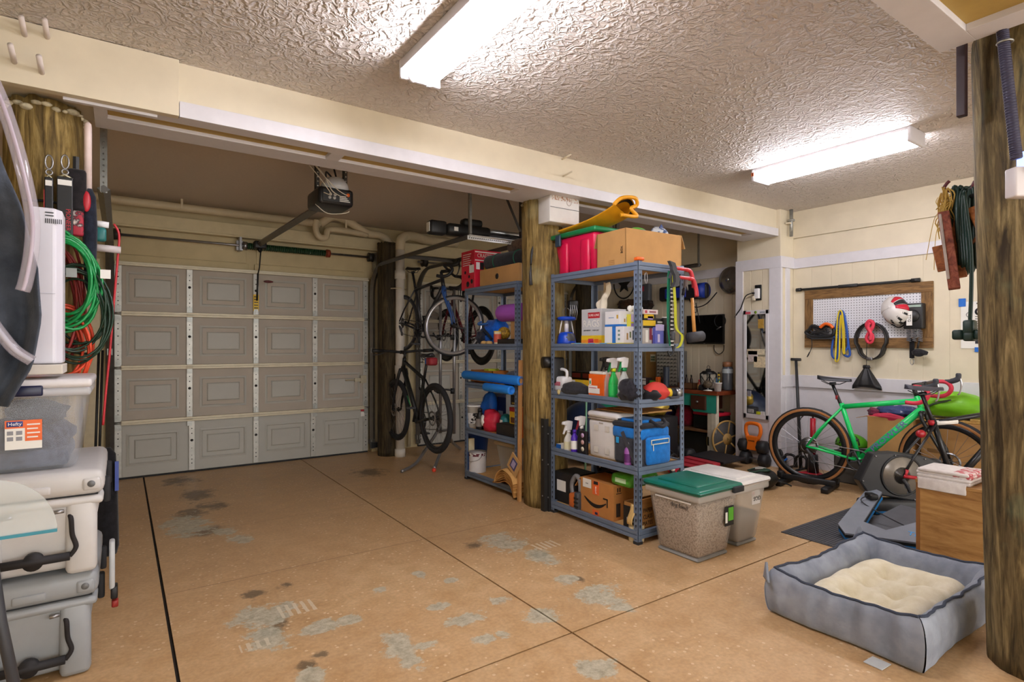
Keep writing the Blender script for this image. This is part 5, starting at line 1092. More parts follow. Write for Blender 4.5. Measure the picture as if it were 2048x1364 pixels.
T = thing('watering_can', 'teal plastic watering can on the far shelving', 'watering can', (2.90, yS(1012, 2.90), z)); MB().lathe([(.055, 0), (.06, .10), (.045, .15), (.02, .17)], 16).build('body', mat('#1a7a80', .4), T); MB().tube(curve([(0, -.04, .14), (0, -.08, .13), (0, -.08, .06), (0, -.05, .03)]), .009, 8).build('handle', mat('#1a7a80', .4), T); MB().ell((-.05, .02, .05), (.03, .03, .03)).build('green_bottle_cap', GREEN, T); MB().bx(-.062, -.058, -.03, .01, .07, .12).build('label', PAPER, T)
T = carton('charcoal_box', 'yellow and orange charcoal carton on the far shelving', 'box', 2.84, 3.04, yS(1042, 2.84), yS(1019, 2.84), z, z+.25, YELLOW); decal(T, '-x', 0, 1, .85, 1, RED); decal(T, '-x', .1, .9, .45, .65, mat('#6a3a1c', .5)); decal(T, '-x', .0, 1, .02, .15, ORANGE)
T = carton('charcoal_box', 'orange carton with a red panel at the right end of the far shelving', 'box', 2.80, 3.02, 3.875, yS(1042, 2.80)-.005, z, z+.27, ORANGE); decal(T, '-x', .1, .9, .1, .55, mat('#b8401c', .5)); decal(T, '-y', .1, .9, .1, .55, mat('#b8401c', .5)); decal(T, '-x', 0, 1, .85, 1, RED)
T = carton('shoe_box', 'black carton with pale print on top of the charcoal cartons', 'box', 2.83, 3.02, 3.88, 4.10, z+.272, z+.36, mat('#1b1514', .5)); decal(T, '-x', .55, .75, .2, .8, PAPER); decal(T, '-x', .1, .4, .1, .3, mat('#b8a040', .5))
tag(MB().rb(2.76, 2.92, 3.95, 4.23, z, z+.105, .012).build('tool_case', mat('#1f1a16', .55)), 'low black case in front of the orange cartons', 'case')
# ---- bottom tier
z = ZT[4]
tin('paint_can', 'white one-gallon paint can with dried maroon drips on the far shelving', 'paint can', (2.82, yS(955, 2.82), z), .083, .19, speck('#d8d5d4', '#d2cfd0', s=10, name='can_white'), mat('#b7b2b4', .4, .3), None, True)
mb = MB(); mb.lathe([(.0842, .155), (.0842, .182)], 22, caps=False); o = mb.build('paint_drips', speck('#5e1c2c', '#d8d5d4', s=40, lo=.48, hi=.52, name='drips')); o.parent = bpy.data.objects['paint_can']
T = thing('storage_tote', 'translucent tote with a tan lid and loose paper on the far shelving', 'tote', (3.0, 4.13, z)); MB().rb(-.15, .15, -.24, .24, 0, .30, .02, taper=.04).build('body', clear('#d4d0c6', .5, .3), T); MB().rb(-.165, .165, -.255, .255, .30, .335, .01).build('lid', mat('#b8a684', .5), T)
MB().rb(-.09, .09, -.17, .17, .006, .10, .02).build('grey_cloth', cloth('#5c6068', '#7a7a80'), T); MB().cyl((-.09, .12, .22), (-.08, .02, .05), .010).build('wood_stick', mat('#c8a070', .6), T); MB().bx(-.105, -.10, .03, .12, .02, .15, m=RX(.15)).build('paper', mat('#d8cfb8', .8), T); MB().bx(-.108, -.10, -.06, .02, .02, .12, m=RX(-.2)).build('paper', mat('#c8b890', .8), T); MB().ell((-.02, -.05, .15), (.08, .12, .05)).build('pink_cloth', cloth('#8a4a50'), T)
T = thing('carton_pile', 'flattened cardboard envelopes fanned out at the end of the bottom shelf', 'cardboard', (2.735, 3.97, z))
for k in range(7):
    cv = curve([(0, .20-.01*k, .008+.004*k), (0, .10, .025+.014*k), (0, .01, .055+.017*k), (0, -.075-.006*k, .03+.015*k), (0, -.125-.004*k, -.06+.02*k)], 4); mb = MB()
    mb.grid(lambda i, j, cv=cv, k=k: (-.05+.16*j-.004*k, cv[round(i*16)].y, cv[round(i*16)].z+.006*math.sin(3*j+k)), 16, 2)
    mb.build('envelope', mat(('#c08a48', '#a8773c', '#c99a5a', '#b5813f')[k % 4], .85), T, solid=.006)
mb = MB(); mb.bx(-.005, 0, -.10, .05, 0, .15, m=TR(-.04, -.06, .17) @ RX(.6)); mb.build('kraft_mailer', mat('#c29a62', .85), T); MB().bx(-.0075, -.005, -.06, .02, .03, .12, m=TR(-.04, -.06, .17) @ RX(.6)).build('blue_frame', mat('#4a4a78', .6), T); MB().bx(-.009, -.007, -.045, .005, .045, .105, m=TR(-.04, -.06, .17) @ RX(.6)).build('lilac_panel', mat('#b0a4c8', .6), T)
T = carton('cleaning_box', 'slim blue carton beside the paint can', 'box', 2.78, 2.86, yS(940, 2.78), yS(929, 2.78), z, z+.17, BLUE); MB().bx(-.03, .03, -.02, .02, .17, .30).build('cream_card', mat('#d8cca8', .7), T)
T = thing('bucket', 'navy blue bucket behind the paint can on the bottom shelf', 'bucket', (3.06, yS(955, 3.06), z)); MB().lathe([(.09, 0), (.12, .33), (.125, .33), (.125, .35), (.115, .35)], 20).build('body', mat('#123a7c', .45), T)
p0 = pz(1067, 1002, .0); T = thing('wooden_batten', 'slim pale wooden batten leaning against the golden pillar', 'batten', (2.715, 3.805, 0)); MB().bx(-.012, .012, -.015, .015, 0, 1.17, m=RY(.012)).build('batten', mat('#c49158', .6), T)
# dark steel plates standing beside the golden pillar
for i, (y, w_, hh, lab) in enumerate(((3.475, .045, .72, 'tall dark steel channel standing at the foot of the golden pillar'), (3.442, .02, .66, 'narrow dark steel channel between the pillar and the near shelving'))):
    T = thing('steel_channel', lab, 'channel', (2.715+.03*i, y, 0)); MB().bx(-.012, .0, -w_/2, w_/2, 0, hh).bx(0, .03, -w_/2, -w_/2+.004, 0, hh).build('channel', mat('#2c2b2a', .5, .3), T)
    for zz in (.12, .4, .66): MB().cyl((-.015, 0, zz*hh/.72), (-.012, 0, zz*hh/.72), .006, n=8).build('bolt', STEEL, T)
# things on the golden pillar
p = V((2.665, 3.44, 2.245)); T = thing('junction_box', 'white junction box with a peeling top at the head of the golden pillar', 'junction box', (2.70, 3.40, 2.245)); MB().rb(0, .30, -.02, .13, 0, .205, .008).build('box', mat('#dcd9d4', .5, var=.06), T); MB().bx(.004, .296, -.024, -.02, .112, .116).build('seam', GREY, T); MB().ring((.19, -.022, .165), .022, .0018, 18, 4, axis='y').build('stamp', mat('#b9a8a0', .6), T); MB().bx(.02, .28, -.0225, -.0195, .172, .205).build('peeled_edge', speck('#dcd9d4', '#b08468', s=45, lo=.5, hi=.55, name='peeling'), T)
T = thing('cord_loop', 'black cord loop hanging from the junction box down the golden pillar', 'cord', pd(1082, 452, 4.45)); o = pd(1082, 452, 4.45)
pts = [pd(u, v_, 4.47)-o for u, v_, y in ((1082, 452, 3.44), (1073, 475, 3.44), (1065, 505, 3.44), (1062, 530, 3.44), (1064, 500, 3.43), (1074, 478, 3.43))]; MB().tube(curve(pts), .008, 6).build('loop', BLACK, T); q = pd(1061, 550, 4.47)-o; MB().tube([pts[3], q, pd(1062, 570, 4.47)-o], [.005, .012, .014], 8).build('end', mat('#3a3a3c', .5), T)
T = thing('sensor_box', 'black round-fronted sensor box fixed to the golden pillar behind the shelving post', 'sensor', (2.79, 3.43, 1.06)); MB().rb(-.03, .08, -.03, .025, -.06, .14, .015).build('box', BLACK, T); MB().cyl((-.0, .04, .10), (-.075, .055, .10), .045, n=18).build('round_front', mat('#141414', .4), T)

# ================================================================ LEFT SIDE: COOLERS, CLEAR TOTE
def ice_chest(label, x0, x1, y0, y1, z0, h, m_, m2, group):
    T = thing('ice_chest', label, 'cooler', ((x0+x1)/2, (y0+y1)/2, z0), group=group); a, b = (x1-x0)/2, (y1-y0)/2
    MB().rb(-a, a, -b, b, .012, h*.74, .03, 3, taper=.045, tapery=.03).build('body', m_, T)
    MB().rb(-a-.008, a+.008, -b-.012, b+.008, h*.66, h*.745, .014).build('upper_rim', m_, T)
    MB().rb(-a-.012, a+.012, -b-.014, b+.012, h*.755, h, .032, 3).build('lid', m_, T)
    MB().bx(-a+.01, a-.01, -b+.01, b-.01, h*.74, h*.76).build('gasket', RUBBER, T)
    for s_ in (-1, 1):
        MB().rb(s_*(a-.062)-.05, s_*(a-.062)+.05, -b-.012, -b+.05, .0, h*.72, .022).build('corner_column', m_, T)
        MB().rb(s_*(a-.03)-.03, s_*(a-.03)+.03, -b-.022, -b, h*.80, h*.93, .012).build('tie_down_slot', m_, T); MB().cyl((s_*(a-.03), -b-.0235, h*.87), (s_*(a-.03), -b-.02, h*.87), .013, n=14).build('slot_hole', mat('#6d6f70', .6), T)
        MB().rb(a+.005, a+.03, s_*b*.6-.02, s_*b*.6+.02, h*.60, h*.86, .008).build('latch', RUBBER, T); MB().cyl((s_*.06, -b-.015, h*.63), (s_*.09, -b-.01, h*.63), .007, n=8).build('screw', STEEL, T)
    MB().rb(-.05, .05, -b-.02, -b, h*.80, h*.88, .006).build('lid_grip', m_, T)
    hy = -b-.016; hw = .118
    rope = []
    for s_ in (-1, 1): MB().tube(curve([(s_*hw*.86, -b+.02, h*.60), (s_*hw*.95, hy, h*.55), (s_*hw*.98, hy, h*.40), (s_*hw*1.08, hy-.004, h*.28), (s_*hw*.92, hy-.006, h*.20)]), .0085, 8).build('rope', mat('#1c1718', .8, var=.3, vs=60), T)
    MB().cyl((-hw*.92, hy-.006, h*.20), (hw*.92, hy-.006, h*.20), .0165, n=12).build('handle_grip', mat('#1c1a1c', .7), T); MB().cyl((0, hy+.012, h*.20), (0, hy-.018, h*.20), .032, n=18).build('handle_boss', mat('#1c1a1c', .7), T)
    return T
ice_chest('grey ice chest with rope handle standing on the floor, bottom of the stack', -.485, -.085, 2.80, 3.42, 0, .402, mat('#93979a', .45, var=.05), None, 'stacked ice chests')
ice_chest('white ice chest with rope handle stacked on the grey one', -.475, -.065, 2.78, 3.41, .404, .402, mat('#c6c4c2', .45, var=.04), None, 'stacked ice chests')
T = thing('latch_strap', 'grey strap with a black latch hanging beside the stacked ice chests', 'strap', (-.02, 2.90, .18)); MB().rb(-.02, .0, -.03, .03, .10, .30, .008).build('grey_strap', mat('#b8bcbe', .5), T); MB().rb(-.015, .01, -.03, .03, .06, .11, .006).build('black_buckle', BLACK, T); MB().rb(-.012, .012, -.02, .02, .02, .05, .006).build('red_clip', mat('#8a1c14', .5), T)
T = thing('clear_tote', 'clear plastic tote of dark clothes with a navy latch, on top of the ice chests', 'tote', (-.305, 3.06, .808))
a, b = .195, .24
MB().rb(-a, a, -b, b, 0, .325, .03, 3, taper=.035, tapery=.02).build('body', clear('#c8cdd6', .28, .15), T)
MB().rb(-a-.012, a+.012, -b-.014, b+.014, .29, .325, .010).build('rim', clear('#d8dade', .55, .2), T); MB().rb(-a-.016, a+.016, -b-.018, b+.018, .322, .358, .014, 3).build('lid', mat('#d4d0d0', .35, var=.04), T)
MB().rb(-.055, .06, -b-.028, -b-.012, .295, .335, .006).build('latch', mat('#12183c', .35), T)
blob((0, .0, .11), (.145, .19, .10), 3, .14, flat=.0).build('dark_clothes', cloth('#2a2e3a', '#4a5062', sc=120), T); blob((.02, .0, .21), (.10, .15, .06), 7, .25).build('dark_cap', cloth('#22252e', '#30343f'), T); MB().rb(-.135, .135, -.20, .18, .01, .075, .02).build('folded_denim', cloth('#3c4456', '#596276', sc=140), T)
yl = -b-.004
MB().bx(-.052, .056, yl, yl+.0015, .095, .205).build('label', PAPER, T); MB().bx(-.052, .006, yl-.001, yl, .175, .205).build('label_band', ORANGE, T); MB().bx(.006, .056, yl-.001, yl, .125, .205).build('label_panel', ORANGE, T); MB().rb(-.047, .0, yl-.0024, yl-.001, .181, .201, .0006).build('logo_patch', mat('#1c2f78', .5), T)
text('Hefty', .018, PAPER, T, onYface(-.0235, yl-.003, .191))
for k in range(4): MB().bx(-.046+.026*(k % 2), -.028+.026*(k % 2), yl-.001, yl, .128+.022*(k//2), .143+.022*(k//2)).build('label_picture', mat('#8a8a90', .6), T)
for k in range(4): MB().bx(.012, .05-.006*(k % 2), yl-.0022, yl-.001, .185-.016*k, .190-.016*k).build('label_text_line', PAPER, T)

# ---- board, white appliance, hanging cloth and vinyl tube
p = py(128, 745, 2.86)
tag(MB().bx(-.95, p.x, 2.80, 3.02, 1.185, 1.222).build('bracket_board', mat('#d6cfc4', .6, var=.06), bev=.003), 'white wooden board over the clear tote under the tall white box', 'board')
q0, q1 = py(62, 728, 2.86), py(124, 418, 2.86)
T = thing('slim_appliance', 'tall slim white plastic appliance with a barcode sticker beside the hose coils', 'appliance', ((q0.x+q1.x)/2, 2.93, 1.224)); w_ = (q1.x-q0.x)/2; h = q1.z-1.224
poly = [(-w_, -.07), (w_*.55, -.07), (w_, -.03), (w_, .09), (-w_, .09)]
MB().prism(poly, 0, h).build('shell', mat('#dcdae2', .35, var=.02), T, bev=.008); MB().bx(-w_*.99, w_*.56, -.0715, -.07, h*.449, h*.451).build('seam', mat('#a9a8b2', .5), T)
for k in range(9): MB().bx(-w_*.1+.006*k, -.0575*0-w_*.1+.006*k+.003, -.0716, -.0702, h*.90, h*.93).build('barcode_bar', DGREY, T)
for k in range(2): MB().bx(-w_*.1, w_*.45, -.0716, -.0702, h*.965-.012*k, h*.972-.012*k).build('sticker_line', DGREY, T)
T = thing('canvas_cover', 'large dark blue-grey canvas cover hanging at the left edge of the picture', 'cover', (-.62, 2.66, 1.08))
EDG = [(0, .29), (.15, .36), (.32, .385), (.5, .375), (.72, .33), (.9, .27), (1, .20)]
def edge(t):
    for (t0, e0), (t1, e1) in zip(EDG, EDG[1:]):
        if t <= t1: return e0+(e1-e0)*(t-t0)/(t1-t0)
    return EDG[-1][1]
MB().grid(lambda i, j: (-.25+(.25+edge(j))*i, .045*math.sin(22*i+2.5*j)+.03*math.sin(37*i-4*j)*(.4+.6*j)+.05*(1-i), .0+.98*j), 36, 30).build('canvas', cloth('#343a44', '#4c525c', sc=150, spots=9), T, solid=.008)
MB().tube(curve([(.02, -.02, .06), (.10, -.02, .14), (.20, -.02, .20)]), .003, 5).build('cord', mat('#c8ccd8', .5), T)
VT = clear('#d9d2dc', .26, .06, 'vinyl'); o = py(0, 200, 2.55); T = thing('vinyl_tube', 'thick clear vinyl tube curving down in front of the dark cover', 'tube', o)
pts = [(-20, 150), (8, 215), (35, 300), (55, 380), (65, 440), (63, 500), (52, 560), (45, 582)]; MB().tube(curve([py(u, v_, 2.55)-o for u, v_ in pts]), .021, 12).build('tube', VT, T)
MB().tube(curve([py(u, v_, 2.57)-o for u, v_ in pts]), .006, 8).build('inner_wall', mat('#b9a9b8', .3), T)
o = py(0, 660, 2.6); T = thing('vinyl_tube', 'end of a clear vinyl tube lying over the dark cover, above the clear tote', 'tube', o); MB().tube(curve([py(u, v_, 2.60)-o for u, v_ in ((-40, 610), (0, 665), (30, 700), (64, 722))]), .019, 12).build('tube', VT, T); MB().tube(curve([py(u, v_, 2.62)-o for u, v_ in ((-40, 610), (0, 665), (30, 700), (64, 722))]), .009, 8).build('inner_wall', mat('#a9a9b4', .3), T)

# ---- coils, straps and tools hanging on the left pillar
def coil(name, label, uc, vc, y, rx, rz, n, r, m_, seed, cat='hose', tilt=.0, tail=None):
    c = py(uc, vc, y); T = thing(name, label, cat, c); rnd = random.Random(seed)
    for k in range(n):
        ox, oz = rnd.uniform(-.02, .02), rnd.uniform(-.03, .03); sx, sz = rx*rnd.uniform(.82, 1.08), rz*rnd.uniform(.85, 1.1); t0 = rnd.uniform(-.15, .15); yo = rnd.uniform(-.035, .035)
        pts = []
        for i in range(30):
            a = 2*PI*i/30; x, z_ = sx*math.cos(a), sz*math.sin(a); pts.append((ox+x*math.cos(t0+tilt)-z_*math.sin(t0+tilt), yo+.02*math.sin(a*2+k), oz+x*math.sin(t0+tilt)+z_*math.cos(t0+tilt)))
        MB().tube(pts, r, 7, True).build('loop', m_, T)
    if tail: MB().tube(curve([V(py(u, v_, y))-c for u, v_ in tail]), r, 7).build('tail', m_, T)
    return T
coil('garden_hose', 'bright green coiled hose hanging on the left pillar', 128, 560, 3.33, .130, .205, 9, .0068, mat('#0f8a44', .35), 1, tail=[(140, 470), (115, 455), (95, 470)])
coil('extension_cord', 'black and dark green extension cord coil under the green hose', 152, 625, 3.36, .125, .20, 8, .0055, mat('#12301f', .4), 2, 'cord')
coil('extension_cord', 'dark red extension cord coil on the left pillar behind the green hose', 118, 600, 3.41, .085, .27, 6, .0065, mat('#8e2420', .45), 3, 'cord')
coil('extension_cord', 'orange extension cord coil hanging lowest on the left pillar', 120, 690, 3.39, .105, .175, 7, .0065, mat('#e04a26', .45), 4, 'cord')
for u, v_, lab in ((236, 548, 'paper tag tied to the cord coils, upper of the two'), (168, 545, 'small grey tag on the green hose')):
    p = py(u-25, v_, 3.28); tag(MB().bx(p.x-.02, p.x+.02, 3.277, 3.28, p.z-.022, p.z+.02).build('paper_tag', PAPER if 'paper' in lab else mat('#9aa09c', .6)), 'white '+lab if 'paper' in lab else lab, 'tag')
CR = thing('pillar_hook', 'black steel hook bar round the left pillar holding straps', 'hook', (-.307, 3.60, 1.97)); MB().tube(curve([(-.06, -.16, 0), (.0, -.175, .004), (.08, -.165, -.002), (.14, -.11, -.03)]), .006, 6).build('bar', BLACK, CR)
for i, (u, lab, txt) in enumerate(((98, 'black utility strap with red stitching hung from a carabiner, left of the two', None), (130, 'black utility strap with a white patch and red lettering hung from a carabiner', 'PIONEER'))):
    p = py(u, 312, 3.36); T = thing('utility_strap', lab, 'strap', p, group=None); w_ = .012 if i == 0 else .026
    MB().ring((0, 0, -.028), .014, .004, 18, 6, axis='y', ry=.032).ring((0, 0, -.075), .012, .004, 14, 6, axis='y').build('carabiner', STEEL, T)
    MB().tube([(-.028 if i else -.012, 0, -.105), (0, 0, -.088), (.028 if i else .012, 0, -.105)], .005, 6).build('loop', mat('#c8c0a0', .4, .6), T)
    MB().bx(-w_-.004, w_+.004, -.012, .012, -.32 if i == 0 else -.38, -.10).build('webbing', BLACK, T, bev=.004); MB().bx(-w_, w_, -.0145, -.0125, -.14, -.115).build('patch', PAPER, T)
    if txt: text(txt, .026, mat('#c0303c', .6), T, frame((.012, -.0135, -.30), (0, 0, -1), (1, 0, 0)))
    else: MB().bx(-w_-.006, -w_-.003, -.013, .012, -.30, -.16).build('red_stitching', mat('#a82a2a', .6), T)
p = py(152, 330, 3.40); T = thing('padded_pouch', 'black padded pouch with red printed lining hanging beside the straps', 'pouch', p); MB().rb(-.032, .04, -.02, .02, -.22, -.02, .014).build('pouch', cloth('#1c1a1c', '#2a2628'), T); MB().rb(-.028, .03, -.022, .018, -.34, -.22, .010).build('printed_lining', speck('#a8283a', '#2a2024', '#d8c8c0', s=30, name='print'), T); MB().tube([(0, 0, .04), (0, 0, -.03)], .012, 4, flat=(.3, 1)).build('strap', BLACK, T); MB().ell((.04, -.01, -.17), (.018, .012, .05)).build('red_tab', RED, T)
p = py(176, 246, 3.44); T = thing('pink_tube', 'pale pink tube standing upright beside the left pillar', 'tube', (p.x, 3.44, p.z-.33)); MB().lathe([(.016, 0), (.016, .30), (.014, .325), (.006, .334)], 14).build('shaft', mat('#e3cfc8', .4), T)
p = py(180, 378, 3.42); T = thing('umbrella', 'folded dark navy umbrella hanging under the pink tube', 'umbrella', (p.x, 3.42, p.z-.50)); MB().lathe([(.012, 0), (.022, .04), (.030, .30), (.024, .46), (.010, .50)], 12).build('canopy', cloth('#171a24', '#262c3a'), T); MB().cyl((0, 0, -.05), (0, 0, .02), .007).build('tip', BLACK, T)
p = py(208, 456, 3.50); T = thing('hand_pump', 'teal and white hand pump with a red hose beside the left pillar', 'pump', p); MB().cyl((-.045, 0, .02), (.02, 0, .016), .016, n=12).build('white_handle', MW, T); MB().rb(-.04, .01, -.02, .02, -.07, .0, .012).build('teal_body', mat('#1c6a68', .45), T); MB().cyl((-.05, 0, -.10), (.07, 0, -.105), .018, n=12).build('clear_cylinder', clear('#e0d8d8', .7, .2), T)
pts = [(228, 448), (238, 470), (235, 520), (228, 600), (220, 700), (212, 780), (206, 850)]; MB().tube(curve([py(u, v_, 3.52)-p for u, v_ in pts]), .0055, 8).build('red_hose', mat('#c02a34', .45), T)
T = thing('long_bag', 'tall black rolled bag standing behind the ice chests by the garage door', 'bag', (-.07, 4.30, 0)); MB().lathe([(.05, 0), (.062, .05), (.055, .4), (.045, .62), (.02, .66)], 14).build('bag', cloth('#17171a', '#232327'), T); MB().bx(.04, .06, -.065, -.05, .40, .58).build('blue_label', mat('#4a5fae', .5), T)
for i, (u, lab) in enumerate(((196, 'dark broom handle'), (188, 'thin black pole'))):
    b0 = pz(u, 935); tag(MB().cyl((b0.x*.8, b0.y*.8, 0), (b0.x*.8+.03, b0.y*.8+.1, 1.25), .010).build('pole', BLACK), lab+' leaning behind the ice chests', 'pole')
# clear acrylic disc and pole at the lower left edge
q = py(-30, 1070, 2.35); T = thing('splash_shield', 'clear blue-edged acrylic half disc at the left edge in front of the ice chests', 'acrylic shield', (q.x, 2.40, 0)); R_ = .17
mb = MB(); poly = [(R_*math.cos(a*PI/24), R_*math.sin(a*PI/24)*1.1) for a in range(25)]; mb.prism(poly, -.004, .004, m=TR(0, 0, q.z-.03) @ RX(PI/2)); mb.build('disc', clear('#dfe8ea', .35, .05), T); MB().bx(-R_, R_, -.006, .006, q.z-.034, q.z-.024).build('blue_edge', mat('#2f8ca0', .3), T); MB().tube([(-.02, .01, q.z+.16), (.03, 0, q.z-.30), (.10, -.05, .02)], .016, 10).build('pole', DGREY, T); MB().cyl((.07, -.05, 0), (.13, -.05, .03), .03, n=12).build('foot', GREY, T)
# ================================================================ WORKBENCH CORNER
pillar(5.60, 6.20, .13, .13, 2.43, 'dark stained timber pillar in the far corner right of the second garage door', PM3, (0, 0), 15)
BT = .765; TEAL = mat('#2a9684', .45, var=.08)
T = thing('workbench', 'workbench with a reddish wood top, teal apron and white legs', 'workbench', (5.54, 3.93, 0))
MB().bx(-.02, .425, -.03, 1.75, BT-.045, BT).build('top', grain('#5c2412', '#8a4426', (3, 1, 3), 5, .4, .05, 'bench_wood'), T, bev=.004)
MB().prism([(-.0, BT-.045), (-.46, BT-.045), (-.46, BT-.185), (-.35, BT-.185), (-.30, BT-.25), (-.0, BT-.25)], -.01, .01, m=frame((.005, 0, 0), (0, -1, 0), (0, 0, 1))).build('teal_apron', TEAL, T)
MB().bx(-.01, .01, .46, 1.7, BT-.185, BT-.045).build('back_apron', mat('#5c3018', .6), T)
for y in (.03, 1.66):
    for x in (0, .36): MB().bx(x, x+.06, y-.03, y+.03, 0, BT-.045).build('leg', mat('#d2ccba', .55), T, bev=.003)
MB().bx(-.0, .03, .06, .11, .02, BT-.26).build('leg_facing', mat('#bfb9a6', .55), T)
d_ = MB().bx(-.03, .30, .12, .32, BT-.22, BT-.06).build('drawer', mat('#4a2618', .5, var=.15), T, bev=.004); MB().ell((-.045, .22, BT-.13), (.015, .018, .015)).build('knob', STEEL, d_)
d_ = MB().bx(-.03, .30, .52, .72, BT-.20, BT-.06).build('drawer', mat('#4a2618', .5, var=.15), T, bev=.004); MB().ell((-.045, .62, BT-.13), (.015, .018, .015)).build('knob', STEEL, d_)
MB().bx(.02, .42, .0, 1.7, .28, .305).build('lower_shelf', mat('#7a5434', .6), T)
MB().bx(.0, .004, .09, .12, .14, .24).build('brass_plate', mat('#8a7440', .4, .5), T)
for y0, y1, lab in ((4.05, 4.30, 'black toolbox with a red lid under the workbench, near end'), (3.955, 4.03, 'narrow black toolbox with a red lid behind the bench leg')):
    T = thing('toolbox', lab, 'toolbox', (5.74, (y0+y1)/2, .308)); w_ = (y1-y0)/2; MB().rb(-.12, .12, -w_, w_, 0, .16, .012).build('body', BLACK, T); MB().rb(-.125, .125, -w_-.004, w_+.004, .16, .20, .012).build('lid', mat('#c8203a', .45), T); MB().rb(-.02, .02, -w_*.6, w_*.6, .20, .215, .006).build('handle', BLUE if w_ > .1 else BLACK, T)
softbag('duffel', 'dark red duffel bag on the lower shelf of the workbench', 'bag', (5.74, 4.47, .308), (.15, .13, .17), cloth('#6e1424', '#8a1c30'), 5, .12, .3)
tag(MB().rb(5.60, 5.92, 4.03, 4.42, 0, .26, .015).build('storage_crate', mat('#15140f', .6)), 'black storage crate on the floor under the workbench', 'crate')
T = softbag('tool_bag', 'purple tool bag on the lower shelf of the workbench, far end', 'bag', (5.74, 4.86, .308), (.15, .17, .16), cloth('#2a2050', '#3c3270'), 15, .2, .3); MB().tube(curve([(-.13, -.10, .15), (-.15, -.08, .24), (-.15, .04, .24), (-.13, .06, .15)]), .010, 6).build('handle', mat('#6a70b0', .5), T)
softbag('foil_cushion', 'shiny gold foil cushion behind the near shelving', 'cushion', (4.9, 4.25, .51), (.14, .14, .13), mat('#b59a3a', .3, .4), 9, .25, .2); tag(MB().rb(4.74, 5.08, 4.08, 4.42, 0, .51, .02).build('storage_crate', mat('#17161a', .6)), 'dark storage crate behind the near shelving under the gold cushion', 'crate')
# on the bench
z = BT+.002
T = carton('parts_cabinet', 'grey small-parts cabinet with rows of little drawers on the workbench', 'cabinet', 5.74, 5.92, 4.62, 4.97, z, z+.45, mat('#6a6864', .5))
pd0 = MB().bx(-.094, -.088, -.024, .024, 0, .04).build('drawer', speck('#7a766e', '#a09c92', s=20, name='clear_drawer'), T, loc=(0, -.135, .02), bev=.003); hn = MB().bx(-.100, -.093, -.010, .010, .004, .012).build('handle', BLACK, pd0)
for r_ in range(9):
    for c_ in range(6):
        if r_ or c_: q = inst(pd0, T, (0, -.135+.054*c_, .02+.046*r_)); inst(hn, q)
T = thing('wood_panel', 'tall tan wooden panel with a small white sign, standing on the workbench', 'panel', (5.88, 5.13, z)); MB().bx(-.02, .02, -.12, .12, 0, .50).build('panel', mat('#b08a4e', .6, var=.1), T); MB().bx(-.023, -.02, -.05, .04, .30, .40).build('sign', mat('#d8d4b8', .6), T)
for k in range(2): MB().bx(-.0245, -.023, -.035, .03, .32+.035*k, .34+.035*k).build('sign_text', mat('#6a8a70', .6), T)
for y in (-.13, .13): MB().bx(-.026, .02, y-.01, y+.01, 0, .50).build('edge_moulding', mat('#9a8a6a', .6), T)
T = carton('bottle_crate', 'small wooden crate of brown bottles on the workbench', 'crate', 5.60, 5.70, 4.29, 4.51, z, z+.07, mat('#6a4a30', .6), open_=True)
for k in range(5): bottle('sauce_bottle', 'small dark brown bottle in the crate on the workbench', 'bottle', (5.63+.04*(k % 2), 4.33+.035*k, z+.008), .016, .16, mat('#2a140c', .3), BLACK, mat('#b8a890', .6) if k % 2 else None, .4, group='bottles in the workbench crate')
T = thing('candle_lantern', 'black metal candle lantern with glass sides on the workbench', 'lantern', (5.64, 4.10, z)); w_ = .062
for sx in (-1, 1):
    for sy_ in (-1, 1): MB().bx(sx*w_-.006, sx*w_+.006, sy_*w_-.006, sy_*w_+.006, 0, .19).build('post', BLACK, T)
for s_ in (-1, 1): MB().tube([(-w_, -w_*s_, .03), (-w_, w_*s_, .17)], .004, 5).tube([(-w_*s_, -w_, .03), (w_*s_, -w_, .17)], .004, 5).build('cross_bar', BLACK, T)
MB().bx(-w_-.008, w_+.008, -w_-.008, w_+.008, 0, .02).build('base', BLACK, T); MB().bx(-w_, w_, -w_, w_, .02, .185).build('glass', clear('#e8e4d8', .25, .05), T); MB().lathe([(.10, .19), (.06, .225), (.03, .228), (.028, .245), (.01, .25)], 4, m=RZ(PI/4)).build('roof', BLACK, T); MB().ring((0, 0, .265), .02, .003, 14, 5, axis='x').build('ring', BLACK, T)
T = thing('plant_pot', 'white plant pot with scissors and pens on the workbench end', 'pot', (5.60, 3.945, z)); MB().lathe([(.036, 0), (.044, .09), (.047, .09), (.047, .098), (.040, .098)], 16).build('pot', MW, T)
for k, c in enumerate(('#2a6aa0', '#1a1a1c', '#2a8080')): MB().tube([(.01*k-.01, .01, .08), (.015*k-.02, -.01*k, .15)], .005, 6).build('pen', mat(c, .5), T)
T = thing('striped_stick', 'yellow and black striped stick standing in front of the jar', 'stick', (5.70, 4.0, z)); MB().cyl((0, 0, 0), (0, .005, .21), .010, n=10).build('stick', BLACK, T)
for k in range(4): MB().cyl((0, .0005*k, .05+.04*k), (0, .0005*k+.0005, .07+.04*k), .0112, n=10).build('yellow_band', YELLOW, T)
T = thing('glass_jar', 'tall jar with a copper lid at the end of the workbench', 'jar', (5.82, 3.97, z)); MB().lathe([(.055, 0), (.06, .02), (.06, .25), (.05, .28)], 18).build('jar', mat('#5c6068', .2), T); MB().cyl((0, 0, .275), (0, 0, .33), .056, n=18).build('lid', mat('#9a6a4a', .4), T); MB().lathe([(.062, .20), (.062, .25)], 18, caps=False).build('label', mat('#b8c4cc', .5), T)
